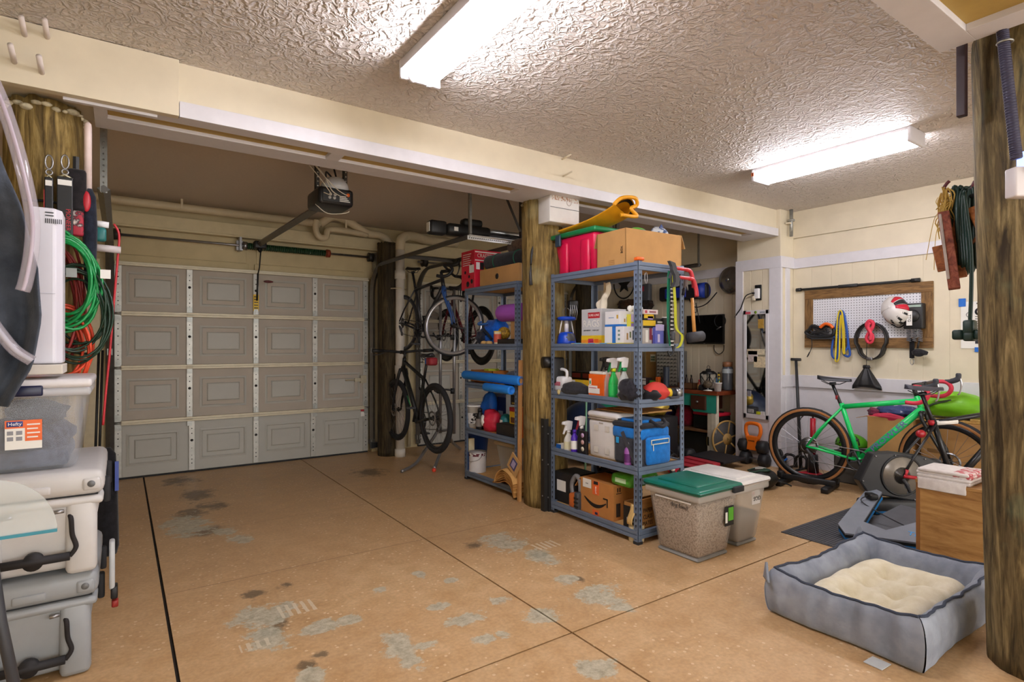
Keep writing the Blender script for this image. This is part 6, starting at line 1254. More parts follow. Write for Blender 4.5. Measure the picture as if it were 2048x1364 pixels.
T = thing('dried_flower', 'round dried seed head on a small white stand, at the bench edge', 'ornament', (5.56, 4.05, z)); MB().ell((0, 0, .075), (.05, .055, .045)).build('seed_head', speck('#4a4034', '#6a5c48', s=60, name='seed'), T); MB().cyl((0, 0, 0), (0, 0, .04), .01).build('stem', GREY, T); MB().lathe([(.05, 0), (.052, .006), (.02, .012)], 14).build('stand', PAPER, T)
tin('spray_can', 'tall slate grey can standing on the workbench before the parts cabinet', 'can', (5.64, 4.72, z), .04, .25, mat('#3a4250', .5), DGREY)
T = carton('tea_box', 'small green carton with an orange one beside it on the workbench', 'box', 5.60, 5.66, 4.86, 4.96, z, z+.07, mat('#58a83a', .5)); MB().bx(-.03, .02, -.095, -.055, 0, .12).build('orange_carton', ORANGE, T)
T = carton('bowl_stack', 'black and white bowl stack on the workbench', 'bowl', 5.60, 5.72, 5.02, 5.16, z, z+.10, mat('#3a2c2c', .5)); decal(T, '-x', 0, 1, .7, .95, PAPER); decal(T, '-x', .6, 1, .1, .6, PAPER)
bottle('pump_bottle', 'dark bottle with white pump beside the lantern on the workbench', 'bottle', (5.68, 4.22, z), .022, .19, mat('#1f2a24', .4), PAPER, mat('#4a4a3c', .5))
bottle('pump_bottle', 'amber bottle standing behind the round seed head', 'bottle', (5.58, 4.18, z), .024, .12, mat('#8a3a20', .3), RED, mat('#c8a060', .5)); T = softbag('cloth_heap', 'small black cloth heap on the workbench under the lantern', 'cloth', (5.58, 4.13, z), (.05, .05, .04), cloth('#17171a'), 1, .2, .3)
# on the rear right wall
def wl(u, v_, off=.0): return px(u, v_, XW-off)
a, b = wl(1378, 632), wl(1452, 688); T = thing('wall_monitor', 'black flat monitor on the wall above the workbench', 'monitor', (XW-.03, (a.y+b.y)/2, b.z)); w_, h_ = abs(a.y-b.y)/2, a.z-b.z
MB().bx(-.02, .01, -w_, w_, 0, h_).build('bezel', mat('#0e0e0f', .4), T, bev=.004); MB().bx(-.0215, -.02, -w_+.012, w_-.012, .02, h_-.012).build('screen', mat('#060607', .15), T); MB().bx(-.0222, -.02, -.01, .01, .006, .01).build('badge', STEEL, T); MB().bx(.01, .03, -.05, .05, h_*.3, h_*.7).build('wall_mount', BLACK, T)
c = wl(1440, 642, .05); T = thing('cable_coil', 'black cable coil hung at the corner of the monitor', 'cable', c); MB().ring((0, 0, 0), .075, .006, 26, 6, axis='x').ring((.012, .005, 0), .070, .006, 26, 6, axis='x').build('coil', BLACK, T); MB().tube([(-.01, -.02, -.07), (-.01, .04, -.10)], .007, 6).build('plug', STEEL, T)
c = wl(1438, 700, .02); T = thing('cable_coil', 'thin black cable loop hanging under the monitor', 'cable', c); MB().tube(curve([(0, .07, .06), (0, .06, -.01), (0, 0, -.05), (0, -.06, -.01), (0, -.07, .06)]), .005, 6).build('loop', BLACK, T)
a, b = wl(1330, 575), wl(1425, 597); T = thing('tool_roll', 'blue and black padded tool roll fixed on the wall above the monitor', 'tool roll', (XW-.10, (a.y+b.y)/2, b.z)); w_ = abs(a.y-b.y)/2; MB().rb(-.03, .05, -w_, w_, 0, .19, .03).build('body', mat('#16161e', .6), T); MB().cyl((0, -w_+.02, .10), (0, -w_+.12, .10), .095, n=18).build('blue_end', mat('#1c3aa0', .5), T); MB().rb(-.04, -.02, -w_*.2, w_*.7, .03, .16, .01).build('blue_panel', mat('#1c34a8', .5), T); MB().tube(curve([(0, -.1, .0), (-.02, -.2, -.10), (0, -.35, -.07), (0, -.5, .06)]), .007, 6).tube(curve([(0, -.12, .02), (-.01, -.16, -.14), (-.01, -.22, -.16), (0, -.20, -.05), (0, -.26, -.3)]), .005, 6).build('cable', BLACK, T)
c = wl(1462, 560, .06); T = thing('steel_dish', 'round polished steel lid hanging on the wall beside the pilaster', 'lid', c); MB().lathe([(.16, 0), (.155, .015), (.09, .045), (.02, .055)], 26, m=RY(-PI/2)).build('dome', mat('#8c8884', .25, .8), T); MB().cyl((-.055, 0, 0), (-.075, 0, 0), .02, n=12).build('knob', CHROME, T)
c = wl(1248, 566, .05); T = thing('star_hoop', 'black wire hoop holding a star, on the wall behind the near shelving', 'ornament', c); MB().tube([(0, .20*math.cos(t), .22*math.sin(t)) for t in [PI+PI*i/16 for i in range(17)]], .010, 6).build('hoop', BLACK, T); MB().prism([(.13*math.cos(PI/2+k*PI/5)*(1 if k % 2 == 0 else .42), .13*math.sin(PI/2+k*PI/5)*(1 if k % 2 == 0 else .42)) for k in range(10)], -.008, .008, m=TR(0, 0, -.02) @ frame((0, 0, 0), (0, -1, 0), (0, 0, 1))).build('star', BLACK, T)
a, b = wl(1288, 570), wl(1306, 604); T = thing('wall_charger', 'dark grey wall charger with a red square behind the near shelving', 'charger', (XW-.05, (a.y+b.y)/2, b.z)); w_ = abs(a.y-b.y)/2; MB().rb(-.03, .04, -w_, w_, 0, .25, .02).build('case', mat('#55585e', .5), T); MB().bx(-.033, -.03, w_*.1, w_*.8, .15, .22).build('red_square', mat('#b03a4a', .5), T)
c = wl(1260, 608, .08); T = thing('glove_pair', 'brown leather gloves hung on the wall behind the near shelving', 'gloves', c); blob((0, .05, .0), (.05, .17, .07), 3, .3, freq=5).build('glove', cloth('#3a281c', '#5a3c28'), T); blob((.0, -.30, -.03), (.05, .13, .07), 5, .3, freq=5).build('glove', cloth('#241c18', '#3a2a22'), T)
# exercise balls and green pole behind the near shelving
for c, r, col, lab in (((4.22, 4.62, 0), .34, '#1c2c48', 'navy blue'), ((4.86, 5.06, 0), .33, '#0f7a5c', 'teal green')): T = thing('exercise_ball', lab+' exercise ball on the floor behind the near shelving', 'ball', c); MB().ell((0, 0, r), (r, r, r), 26, 16).build('ball', mat(col, .4, var=.05), T); MB().ring((0, 0, r), r*.995, .006, 30, 5).build('seam', mat(col, .6, var=.3), T)
T = thing('garden_pole', 'pale green pole leaning behind the near shelving', 'pole', (3.42, 3.78, 0)); MB().cyl((0, 0, 0), (0.02, .0, 1.0), .010).build('pole', mat('#7ab090', .5), T)
T = thing('hanging_tools', 'silver bundle of tools hanging on the golden pillar above the lantern', 'tools', (3.02, 3.50, 1.62)); 
for k in range(4): MB().tube(curve([(-.03+.02*k, -.02, .0), (-.035+.022*k, -.035, -.06), (-.03+.02*k, -.02, -.12)]), .004, 5).build('steel_tool', STEEL, T)
MB().rb(-.03, .06, -.02, .02, -.03, .04, .01).build('holder', BLACK, T)

# ================================================================ PILASTER: OUTLET, MIRROR
T = thing('wall_outlet', 'white double outlet with a plugged-in adapter on the pilaster', 'outlet', (XP-.004, 3.515, 1.81)); MB().rb(-.012, 0, -.038, .038, -.03, .14, .004).build('plate', BLACK, T); MB().rb(-.045, -.01, -.025, .03, -.01, .10, .006).build('adapter', MW, T); MB().rb(-.05, -.02, .02, .05, -.03, .02, .006).build('night_light', mat('#d8cdb8', .4), T); MB().rb(-.055, -.03, .02, .05, .04, .06, .004).build('plug', BLACK, T)
MB().tube(curve([(-.05, .05, .05), (-.06, .12, .02), (-.05, .18, -.10), (-.03, .24, -.16), (.02, .30, -.20)]), .006, 6).build('cord', BLACK, T)
T = thing('wall_mirror', 'narrow white-framed mirror with stickers and postcards on the pilaster', 'mirror', (XP-.018, 3.535, .49)); w_, h_ = .148, 1.185
MB().bx(-.012, .0, -w_, w_, 0, .05).bx(-.012, 0, -w_, w_, h_-.045, h_).bx(-.012, 0, -w_, -w_+.035, 0, h_).bx(-.012, 0, w_-.035, w_, 0, h_).build('frame', WHITE, T, bev=.003)
MB().bx(-.006, -.003, -w_+.03, w_-.03, .045, h_-.04).build('glass', mat('#d8dadc', .03, 1, var=0), T)
for (y0, y1, z0, z1, c, nm) in ((-.10, .10, .70, .76, '#d8ccb0', 'postcard'), (-.105, .02, .56, .68, '#d9c9a8', 'postcard'), (-.02, .09, .62, .74, '#c8bcb8', 'postcard'), (-.09, -.03, h_-.20, h_-.10, '#b08a3a', 'photo'), (.03, .09, .06, .10, '#a8a8a8', 'sticker'), (-.05, -.01, .05, .08, '#d0d82a', 'sticker'), (-.10, -.06, .05, .085, '#e0e0e0', 'sticker'), (.06, .10, .24, .30, '#8a8a94', 'sticker'), (.06, .12, h_-.04, h_-.015, '#c84a5a', 'sticker'), (-.11, -.05, h_-.035, h_-.018, '#9aa0a8', 'sticker')):
    MB().bx(-.0145, -.012 if z1 > h_-.045 else -.0062, y0, y1, z0, z1).build(nm, mat(c, .6, var=.3, vs=60), T)
MB().cyl((-.0145, .0, h_-.024), (-.012, 0, h_-.024), .016, n=14).build('green_sticker', mat('#7a9a2a', .5), T)

# ================================================================ FLOOR EXERCISE GEAR
T = thing('kettlebell_grip', 'orange kettlebell handle clamped on a hex dumbbell by the pilaster', 'kettlebell', (5.62, 3.52, .16)); OG = mat('#f07818', .45, var=.05)
rr = frame((0, 0, 0), (.64, -.77, 0), (0, 0, 1))
MB().tube(curve([(-.055, 0, .12), (-.085, 0, .19), (-.08, 0, .26), (-.04, 0, .285), (.04, 0, .285), (.08, 0, .26), (.085, 0, .19), (.055, 0, .12)], 5), .020, 10, m=TR(0, 0, 0) @ RZ((-PI/2))).build('handle', OG, T)
MB().prism([(-.06, .0), (.06, 0), (.05, .08), (.075, .15), (-.075, .15), (-.05, .08)], -.035, .035, m=RZ((-PI/2)) @ RX(PI/2)).build('clamp_body', OG, T, bev=.008); text('POWER', .022, BLACK, T, RZ((-PI/2)) @ TR(0, -.037, .10) @ RX(PI/2))
def dumbbell(label, c, ang, L_=.30, r=.075, parent_z=0):
    T = thing('hex_dumbbell', label, 'dumbbell', c, ang, group='hex dumbbells by the pilaster')
    for s_ in (-1, 1): MB().lathe([(r*.75, -.05), (r, -.035), (r, .035), (r*.75, .05)], 6, m=TR(s_*L_*.36, 0, r*.88) @ RY(PI/2) @ RZ(PI/6)).build('head', mat('#232326', .55), T)
    MB().cyl((-L_*.3, 0, r*.88), (L_*.3, 0, r*.88), .016, n=12).build('handle', STEEL, T); return T
ag = (-PI/2)
dumbbell('hex dumbbell on the floor below the orange handle, lower of the pair', (5.62, 3.50, 0), ag); dumbbell('hex dumbbell gripped by the orange handle, upper of the pair', (5.62, 3.52, .137), ag)
q = pz(1543, 905, .10); T = thing('weight_plate', 'small black weight plate leaning on the rear tyre of the green bike', 'plate', (5.55, 3.18, 0)); MB().lathe([(.012, -.012), (.065, -.012), (.07, -.006), (.07, .006), (.065, .012), (.012, .012)], 20, m=TR(0, 0, .16) @ RZ(.9) @ RX(PI/2)).build('plate', BLACK, T); MB().cyl((0, 0, 0), (0, 0, .10), .012).build('stand', BLACK, T)
c = V((5.70, 3.895, 0)); T = thing('balance_disc', 'tan and grey spoked balance board leaning beside the workbench leg', 'balance board', (c.x, c.y, 0)); R_ = .205; m = TR(0, 0, R_+.012) @ frame((0, 0, 0), (.97, -.22, 0), (.0, .05, 1))
MB().ring((0, 0, 0), R_, .011, 34, 8, m=m).build('rim', mat('#c09a5a', .5), T); MB().cyl((0, 0, -.006), (0, 0, .004), R_, n=30, m=m).build('grey_face', mat('#4c4a4a', .7), T); MB().cyl((0, 0, -.006), (0, 0, .011), .065, n=22, m=m).build('hub', mat('#c09a5a', .5), T)
for k in range(6): a = k*PI/3+.3; MB().tube([(.06*math.cos(a), .06*math.sin(a), .005), (R_*math.cos(a), R_*math.sin(a), .005)], .010, 6, m=m, flat=(1, .5)).build('spoke', mat('#c09a5a', .5), T)
text('A', .05, mat('#5c4a2a', .6), T, m @ TR(0, 0, .012) @ RZ(.5))
T = thing('step_ramp', 'black and red folding exercise ramp on the floor before the workbench', 'ramp', (4.98, 3.77, 0), rz=math.radians(-6)); MB().bx(-.22, .14, -.22, .22, 0, .05).build('base', BLACK, T, bev=.006)
for k in range(3): MB().bx(-.21+.115*k, -.10+.11*k, -.21, .21, .05, .056+.012*k).build('red_strip', mat('#c43a48', .5), T)
MB().bx(0, .34, -.24, .24, -.012, .012, m=TR(.14, 0, .075) @ RY(-.05)).build('black_board', mat('#26262b', .6), T, bev=.004)
T = thing('gear_bag', 'round black gear bag with green cords near the white-lidded bin', 'bag', (4.77, 2.91, 0)); blob((0, 0, .085), (.17, .13, .085), 4, .10, flat=.05).build('bag', mat('#1a1a1a', .45), T)
for k in range(4): MB().tube(curve([(-.10-.04*k, .05-.02*k, .15), (-.02, -.08+.02*k, .17), (.08, -.02, .16), (.05, .07, .16), (-.08, .08, .155)]), .007, 6).build('green_cord', mat('#163a2a', .5), T)
MB().rb(.02, .12, .02, .10, .14, .165, .006).build('pale_pad', mat('#b8b4ac', .6), T); MB().tube(curve([(.15, -.05, .05), (.22, -.10, .03), (.26, -.14, .008)]), .007, 6).build('strap_end', BLACK, T)
for c, col, lab in (((4.55, 3.72, 0), '#c0183c', 'red'), ((4.66, 3.86, 0), '#c99a22', 'yellow')):
    T = thing('kettlebell', 'small %s kettlebell on the floor behind the blue cooler bag' % lab, 'kettlebell', c); MB().ell((0, 0, .065), (.065, .065, .065), 16, 10).build('bell', mat(col, .4), T); MB().tube(curve([(-.04, 0, .11), (-.05, 0, .17), (0, 0, .20), (.05, 0, .17), (.04, 0, .11)]), .012, 8).build('handle', BLACK, T)
for i, c in enumerate(((5.28, 4.16, 0), (5.36, 4.40, 0))): dumbbell('black hex dumbbell on the floor before the workbench, %s' % ('nearer the ramp' if i == 0 else 'further from the ramp'), c, 1.2)
T = thing('cordless_tool', 'grey cordless tool lying on the floor beside the ramp', 'tool', (4.20, 3.42, 0)); MB().rb(-.10, .06, -.035, .035, 0, .09, .02).build('body', mat('#6a6c72', .5), T); MB().tube([(.0, 0, .07), (-.04, .0, .16)], .025, 10).build('nozzle', DGREY, T); MB().rb(-.06, -.02, -.03, .03, .14, .18, .01).build('white_cap', PAPER, T)
# ================================================================ RIGHT WALL: PEGBOARD AND WHAT HANGS THERE
XF = XW-.002
def pegm():
    t = NT('pegboard_holes'); vec = t.coord(); s = t.n('ShaderNodeSeparateXYZ'); t.l(vec, s.inputs[0]); d = .0254
    fy_ = t.math('SUBTRACT', t.math('FRACT', t.math('DIVIDE', s.outputs['Y'], d)), .5); fz = t.math('SUBTRACT', t.math('FRACT', t.math('DIVIDE', s.outputs['Z'], d)), .5)
    r = t.math('SQRT', t.math('ADD', t.math('MULTIPLY', fy_, fy_), t.math('MULTIPLY', fz, fz)))
    t.base(t.mix(t.math('LESS_THAN', r, .17), lin('#dfe0e6'), lin('#44454c'))); t.setp(.5); return t.m
T = thing('pegboard', 'white pegboard in a rustic wooden frame on the right wall', 'pegboard', (XF, 2.56, 1.268)); w_, h_ = .573, .60
PW = grain('#46301a', '#7c5c36', (14, 2, 14), 3.2, .6, .2, 'pallet_wood', '#987448'); PWv = grain('#46301a', '#7c5c36', (14, 14, 2), 3.2, .6, .2, 'pallet_wood', '#987448')
MB().bx(-.012, 0, -w_+.08, w_-.08, .08, h_-.08).build('board', pegm(), T)
MB().bx(-.026, 0, -w_, w_, 0, .095).build('rail', PW, T, bev=.003); MB().bx(-.026, 0, -w_, w_, h_-.095, h_).build('rail', PW, T, bev=.003)
MB().bx(-.024, 0, -w_, -w_+.09, .095, h_-.095).build('stile', PWv, T, bev=.003); MB().bx(-.024, 0, w_-.085, w_, .095, h_-.095).build('stile', PWv, T, bev=.003)
def wp(u, v_, off=.03): return px(u, v_, XF-off)
a, b = wp(1594, 580, .03), wp(1837, 560, .03); T = thing('roller_stick', 'long black massage stick resting on top of the pegboard', 'stick', a); d = b-a; MB().cyl((0, 0, 0), d, .012, n=12).build('rod', BLACK, T); MB().cyl(d*.38, d*.54, .016, n=12).build('grip', mat('#2a2b2e', .6), T); MB().cyl(d*-.005, d*.04, .019, n=12).cyl(d*.95, d*1.01, .019, n=12).build('end_cap', BLACK, T)
def band(name, label, pts, r, m_, cat='band', closed=True, flat=None, off=.05):
    o = wp(pts[0][0], pts[0][1], off); T = thing(name, label, cat, o); MB().tube(curve([wp(u, v_, off+(q[0] if q else 0))-o for (u, v_, *q) in pts], 6, closed), r, 8, closed, flat=flat).build('band', m_, T); return T, o
band('resistance_band', 'blue resistance band draped over a pegboard hook', [(1685, 622), (1675, 640), (1666, 680), (1664, 710), (1674, 716), (1677, 690), (1680, 650), (1686, 630), (1692, 650), (1697, 690), (1700, 708), (1695, 713), (1687, 708), (1690, 702), (1696, 690), (1693, 655)], .011, mat('#2456b0', .55), flat=(.5, 1))
band('resistance_band', 'yellow resistance band draped beside the blue one', [(1678, 624), (1674, 650), (1672, 700), (1671, 722), (1678, 715), (1680, 660), (1682, 630), (1686, 670), (1686, 700), (1689, 706), (1688, 660), (1684, 625)], .012, mat('#dcc224', .55), off=.065, flat=(.5, 1))
T, o = band('gear_bundle', 'bundle of black resistance tubes with an orange handle on the left of the pegboard', [(1618, 660), (1625, 652), (1640, 655), (1660, 652), (1668, 662), (1662, 672), (1640, 674), (1622, 672), (1612, 665)], .018, BLACK, 'bundle', off=.06)
for k in range(5): rnd = random.Random(k); MB().tube(curve([wp(rnd.uniform(1614, 1666), rnd.uniform(652, 676), .05+.02*rnd.random())-o for _ in range(6)]), .009, 6).build('tube', mat(('#1d1d20', '#2a2a2e', '#26221e')[k % 3], .5), T)
MB().tube(curve([wp(1640, 655, .09)-o, wp(1650, 648, .09)-o, wp(1660, 650, .09)-o, wp(1666, 656, .09)-o]), .016, 8).build('orange_handle', ORANGE, T); MB().tube(curve([wp(1620, 665, .06)-o, wp(1624, 690, .05)-o, wp(1618, 708, .05)-o, wp(1614, 714, .05)-o, wp(1619, 704, .05)-o]), .004, 5).build('lanyard', BLACK, T); MB().bx(*[f for q in [wp(1645, 676, .06)-o] for f in (q.x-.01, q.x+.03, q.y-.11, q.y+.11, q.z-.012, q.z+.004)]).build('shelf_bracket', DGREY, T)
c = wp(1741, 680, .07); T = thing('lifting_belt', 'black weightlifting belt looped on the pegboard', 'belt', c); vs = []; fs = []; n = 36
for i in range(n):
    a = 2*PI*i/n; y = .135*math.cos(a)*(1 if math.sin(a) > -.2 else .92); z_ = .165*math.sin(a)+(.0 if math.sin(a) > -.6 else -.02); hw = .045
    for dx in (-hw, hw): vs.append((dx+.02, y, z_)); 
for i in range(n): j = (i+1) % n; fs.append((2*i, 2*i+1, 2*j+1, 2*j))
MB().add(vs, fs, True).build('belt', mat('#1c191a', .5), T, solid=.010); MB().rb(-.03, -.01, -.025, .025, -.195, -.165, .004).build('buckle', STEEL, T)
T, o = band('rope_hank', 'coral red rope hank hung in the middle of the pegboard', [(1738, 642), (1733, 650), (1738, 662), (1745, 672), (1744, 682), (1738, 685), (1733, 678), (1736, 668), (1745, 655), (1746, 645)], .016, mat('#d83850', .7), 'rope', off=.12)
MB().tube(curve([wp(u, v_, .14)-o for u, v_ in ((1740, 645), (1736, 655), (1742, 668), (1740, 680))]), .015, 8).build('strand', mat('#d83850', .7), T); MB().tube([wp(1734, 685, .10)-o, wp(1733, 700, .08)-o, wp(1733, 735, .05)-o], .003, 5).build('cord', BLACK, T)
c = wp(1788, 620, .12); T = thing('cycling_helmet', 'white and red cycling helmet hung on the pegboard', 'helmet', c)
hm_ = TR(0, 0, 0) @ RX(math.radians(-28)) @ RY(math.radians(15))
def hel(i, j):
    a = 2*PI*i; t = PI*.56*j; k = 1+.02*math.sin(8*a); return (-.095*math.cos(t)*1.0+.02, .105*math.sin(t)*math.cos(a)*k, .135*math.sin(t)*math.sin(a)*k)
MB().grid(hel, 32, 10, m=hm_).build('shell', mat('#cfcac6', .3, var=.03), T, solid=.012)
for k, (a0, c) in enumerate(((2.45, '#c01c34'), (2.95, '#26262a'), (3.4, '#c01c34'))):
    mb = MB(); mb.grid(lambda i, j, a0=a0: V(hel((a0+.42*i-.21)/(2*PI) % 1, .25+.7*j))*1.035, 3, 8, m=hm_); mb.build('stripe' if k != 1 else 'vent', mat(c, .4), T, solid=.01)
for k, (a0, j0, wd) in enumerate(((4.5, .45, .22), (5.2, .5, .2), (3.9, .55, .16), (5.9, .6, .18), (4.7, .72, .2))):
    mb = MB(); mb.grid(lambda i, j, a0=a0, j0=j0, wd=wd: V(hel((a0+wd*(i-.5))/(2*PI) % 1, j0+.28*j))*1.03, 2, 4, m=hm_); mb.build('vent', BLACK, T, solid=.006)
MB().tube(curve([(.02, -.09, -.03), (.04, -.10, -.10), (.03, -.03, -.16), (.03, .04, -.12)]), .006, 5).build('chin_strap', BLACK, T)
c = wp(1834, 660, .03); T = thing('wall_box', 'black wall box with a coil spring cable on the right of the pegboard', 'wall box', c); y0 = wp(1814, 625).y-c.y; y1 = wp(1852, 625).y-c.y
MB().rb(-.08, 0, y1, y0, .01, .24, .008).build('case', mat('#1a1a1c', .5), T); MB().bx(-.083, -.08, y1+.01, y0-.01, .205, .225).build('silver_strip', mat('#9ab0a4', .4), T); MB().lathe([(.055, 0), (.05, .012)], 18, c=(0, 0, 0), m=TR(-.08, (y0+y1)/2, .125) @ RY(-PI/2)).build('round_grille', BLACK, T); MB().bx(-.094, -.092, (y0+y1)/2-.0, (y0+y1)/2+.045, .04, .17).build('label', PAPER, T); text('TTG', .035, BLACK, T, frame((-.0952, (y0+y1)/2+.022, .105), (0, 0, -1), (0, -1, 0)))
for s_ in (-.045, .0, .045):
    pts = [(-.04+.016*math.cos(i*PI/4), (y0+y1)/2+s_+.016*math.sin(i*PI/4), .0-.105*i/56) for i in range(57)]; MB().tube(pts, .004, 5).build('spring', mat('#8a8a90', .3, .5), T)
o = wp(1824, 690, .05); T = thing('hanging_strap', 'black strap with a steel snap hook below the pegboard box', 'strap', o); MB().bx(-.006, .006, -.018, .018, -.12, .06).build('webbing', cloth('#1a1a1c'), T); MB().ring((0, 0, -.15), .014, .003, 14, 5, axis='x', ry=.03).build('snap_hook', STEEL, T); MB().tube([(0, -.06, .06), (-.02, -.05, -.03)], .008, 6).build('cord', BLACK, T); blob((-.03, -.07, -.07), (.03, .06, .035), 2, .2).build('pouch', cloth('#1f1f22', '#2c2c30'), T)
o = wp(1733, 735, .06); T = thing('drawstring_bag', 'black drawstring bag hanging below the lifting belt', 'bag', o)
MB().grid(lambda i, j: ((.05+.012*math.sin(5*i*2*PI))*math.cos(2*PI*i)*math.sin(min(1, .16+j*1.1)*PI*.5)*(1 if j < .97 else .5), .125*math.sin(2*PI*i)*(.14+.90*min(1, j*1.05)-.10*max(0, j-.85))*(1+.05*math.sin(14*PI*i)), .0-.20*j+(.012*math.cos(4*PI*i) if j > .9 else 0)), 30, 10).build('bag', mat('#1b1b1e', .5, var=.15, bump=.3, bs=30), T, solid=.004); blob((0, 0, .005), (.02, .03, .02), 1, .3).build('gathered_neck', mat('#1b1b1e', .5), T); MB().tube([(0, 0, 0), (0, 0, .1)], .003, 5).build('cord', BLACK, T)
a, b = px(1592, 719, XW-.06), V((XW-.16, 3.10, 0)); T = thing('floor_pole', 'black T-handled pole leaning in the corner behind the green bike', 'pole', b); d = a-b; MB().cyl((0, 0, 0), d, .018, .014, n=12).build('shaft', mat('#26272a', .4), T); MB().cyl(d+V((0, .05, 0)), d+V((0, -.05, 0)), .016, n=10).build('t_handle', BLACK, T)
# poster with blue tape
a, b = px(1922, 604, XF), px(1975, 697, XF); T = thing('paper_poster', 'white instruction sheet held with blue tape on the right wall', 'poster', (XF, (a.y+b.y)/2, b.z)); w_ = abs(a.y-b.y)/2; h_ = .40
MB().bx(-.004, -.002, -w_, w_, 0, h_).build('sheet', PAPER, T); BTm = mat('#1c6ac8', .6); MB().bx(-.007, -.004, w_-.035, w_+.015, h_-.04, h_+.03, m=None).build('blue_tape', BTm, T); MB().bx(-.007, -.004, -w_+.0, -w_+.085, -.03, .01).build('blue_tape', BTm, T); MB().ring((-.006, w_*.35, h_*.72), .02, .002, 18, 4, axis='x').build('round_stamp', DGREY, T)
MB().cyl((-.006, -w_*.45, h_*.78), (-.004, -w_*.45, h_*.78), .035, n=18).bx(-.006, -.004, -w_*.95, -w_*.1, .04, .14).build('dark_figure', mat('#2a2a30', .6), T); MB().ring((-.007, -w_*.45, .09), .02, .003, 18, 4, axis='x').build('white_ring', PAPER, T); MB().ring((-.007, -w_*.45, h_*.78), .016, .003, 18, 4, axis='x').build('white_ring', PAPER, T)
for k in range(6): MB().bx(-.006, -.004, -w_*.9, -w_*.1, h_*.42+.02*k, h_*.42+.02*k+.006).build('rib_line', DGREY, T)
MB().bx(-.006, -.004, -w_*.8, -w_*.2, h_*.94, h_*.97).build('headline', DGREY, T)

# ================================================================ CORD, WOOD AND RAFFIA HANGING BY THE NEAR PILLAR
HX = 3.30
def hp(u, v_, x=HX): return px(u, v_, x)
o = hp(1895, 372); T = thing('pillar_hook', 'dark red coated steel hook bar fixed to the nearest pillar', 'hook', o); MB().tube(curve([hp(1899, 362)-o, hp(1893, 368)-o, hp(1888, 378)-o, hp(1900, 382)-o, hp(1930, 384)-o, hp(1941, 378)-o, hp(1950, 362)-o]), .008, 8).build('bar', mat('#5c1420', .5), T); MB().tube([hp(1935, 395)-o, V((3.16, .76, hp(1935, 395).z))-o], .010, 6).build('arm', BLACK, T)
o = hp(1915, 380); T = thing('extension_cord', 'dark green outdoor extension cord hank with a three-way socket by the nearest pillar', 'cord', o); rnd = random.Random(3); GC = mat('#17332c', .45)
for k in range(7):
    uc = 1912+5.5*k; d_ = rnd.uniform(-4, 4); MB().tube(curve([hp(uc-6, 380+d_, HX-.02*rnd.random())-o, hp(uc-9, 430, HX-.03*rnd.random())-o, hp(uc-2+d_, 520+10*rnd.random())-o, hp(uc+4, 540+d_*3)-o, hp(uc+8, 520, HX-.03)-o, hp(uc+2, 440)-o, hp(uc+2, 382)-o], 5, True), .0085, 7, True).build('loop', GC, T)
MB().tube(curve([hp(1928, 385, HX-.05)-o, hp(1940, 480, HX-.05)-o, hp(1943, 540, HX-.05)-o, hp(1942, 600, HX-.05)-o, hp(1940, 645, HX-.05)-o]), .0085, 8).build('tail', GC, T)
q = hp(1940, 655, HX-.05)-o; MB().rb(q.x-.03, q.x+.03, q.y-.022, q.y+.022, q.z-.03, q.z+.035, .010).build('plug_body', GC, T)
for k, (dy, dz) in enumerate(((.042, -.035), (0, -.042), (-.042, -.035))): MB().rb(q.x-.028, q.x+.028, q.y+dy-.022, q.y+dy+.022, q.z+dz-.022, q.z+dz+.025, .010).build('socket', GC, T)
o = hp(1885, 425); T = thing('driftwood_bundle', 'bundle of red-brown wood offcuts tied with raffia, hanging beside the cord', 'wood bundle', o)
def slab(p0, p1, w_, t_, m_, nm): mb = MB(); a, b = hp(*p0)-o, hp(*p1)-o; mm_ = frame((a+b)/2, b-a, (.3, -1, 0)); L_ = (b-a).length/2; mb.bx(-L_, L_, -w_/2, w_/2, -t_/2, t_/2, m=mm_); return mb.build(nm, m_, T, bev=.004)
CEDAR = grain('#4e241c', '#8a4a38', (3, 3, 3), 9, .7, .3, 'cedar', '#a8684e'); slab((1887, 425, HX-.04), (1909, 578, HX-.06), .046, .05, CEDAR, 'cedar_block'); slab((1880, 430, HX-.05), (1897, 560, HX-.07), .012, .05, mat('#b8aca4', .8, var=.2), 'weathered_face'); slab((1893, 430, HX), (1922, 555, HX-.02), .05, .03, grain('#6a3c20', '#a8683c', (3, 3, 3), 9, .7, .2, 'offcut'), 'offcut'); slab((1875, 492, HX-.03), (1887, 542, HX-.03), .045, .02, grain('#6a3c20', '#a8683c', (3, 3, 3), 9, .7, .2, 'offcut'), 'offcut'); slab((1942, 415, HX-.02), (1965, 465, HX-.02), .035, .02, grain('#7a4420', '#b8743c', (3, 3, 3), 9, .7, .2, 'offcut_light'), 'wooden_hanger'); slab((1965, 462, HX-.02), (1944, 490, HX-.02), .02, .015, grain('#5a3018', '#8a5430', (3, 3, 3), 9, .7, .2, 'offcut_dark'), 'wooden_hanger')
rnd = random.Random(8); RF = mat('#c9a858', .9); mb = MB()
for k in range(60):
    u, v_ = 1890+rnd.uniform(-8, 10), rnd.uniform(372, 430); mb.tube(curve([hp(u, v_, HX-.03)-o, hp(u+rnd.uniform(-14, 10), v_+rnd.uniform(10, 25), HX-.05*rnd.random())-o, hp(u+rnd.uniform(-12, 8), v_+rnd.uniform(25, 50), HX-.04*rnd.random())-o], 3), .0030, 4, caps=False)
stuff(mb.build('raffia', RF, T))
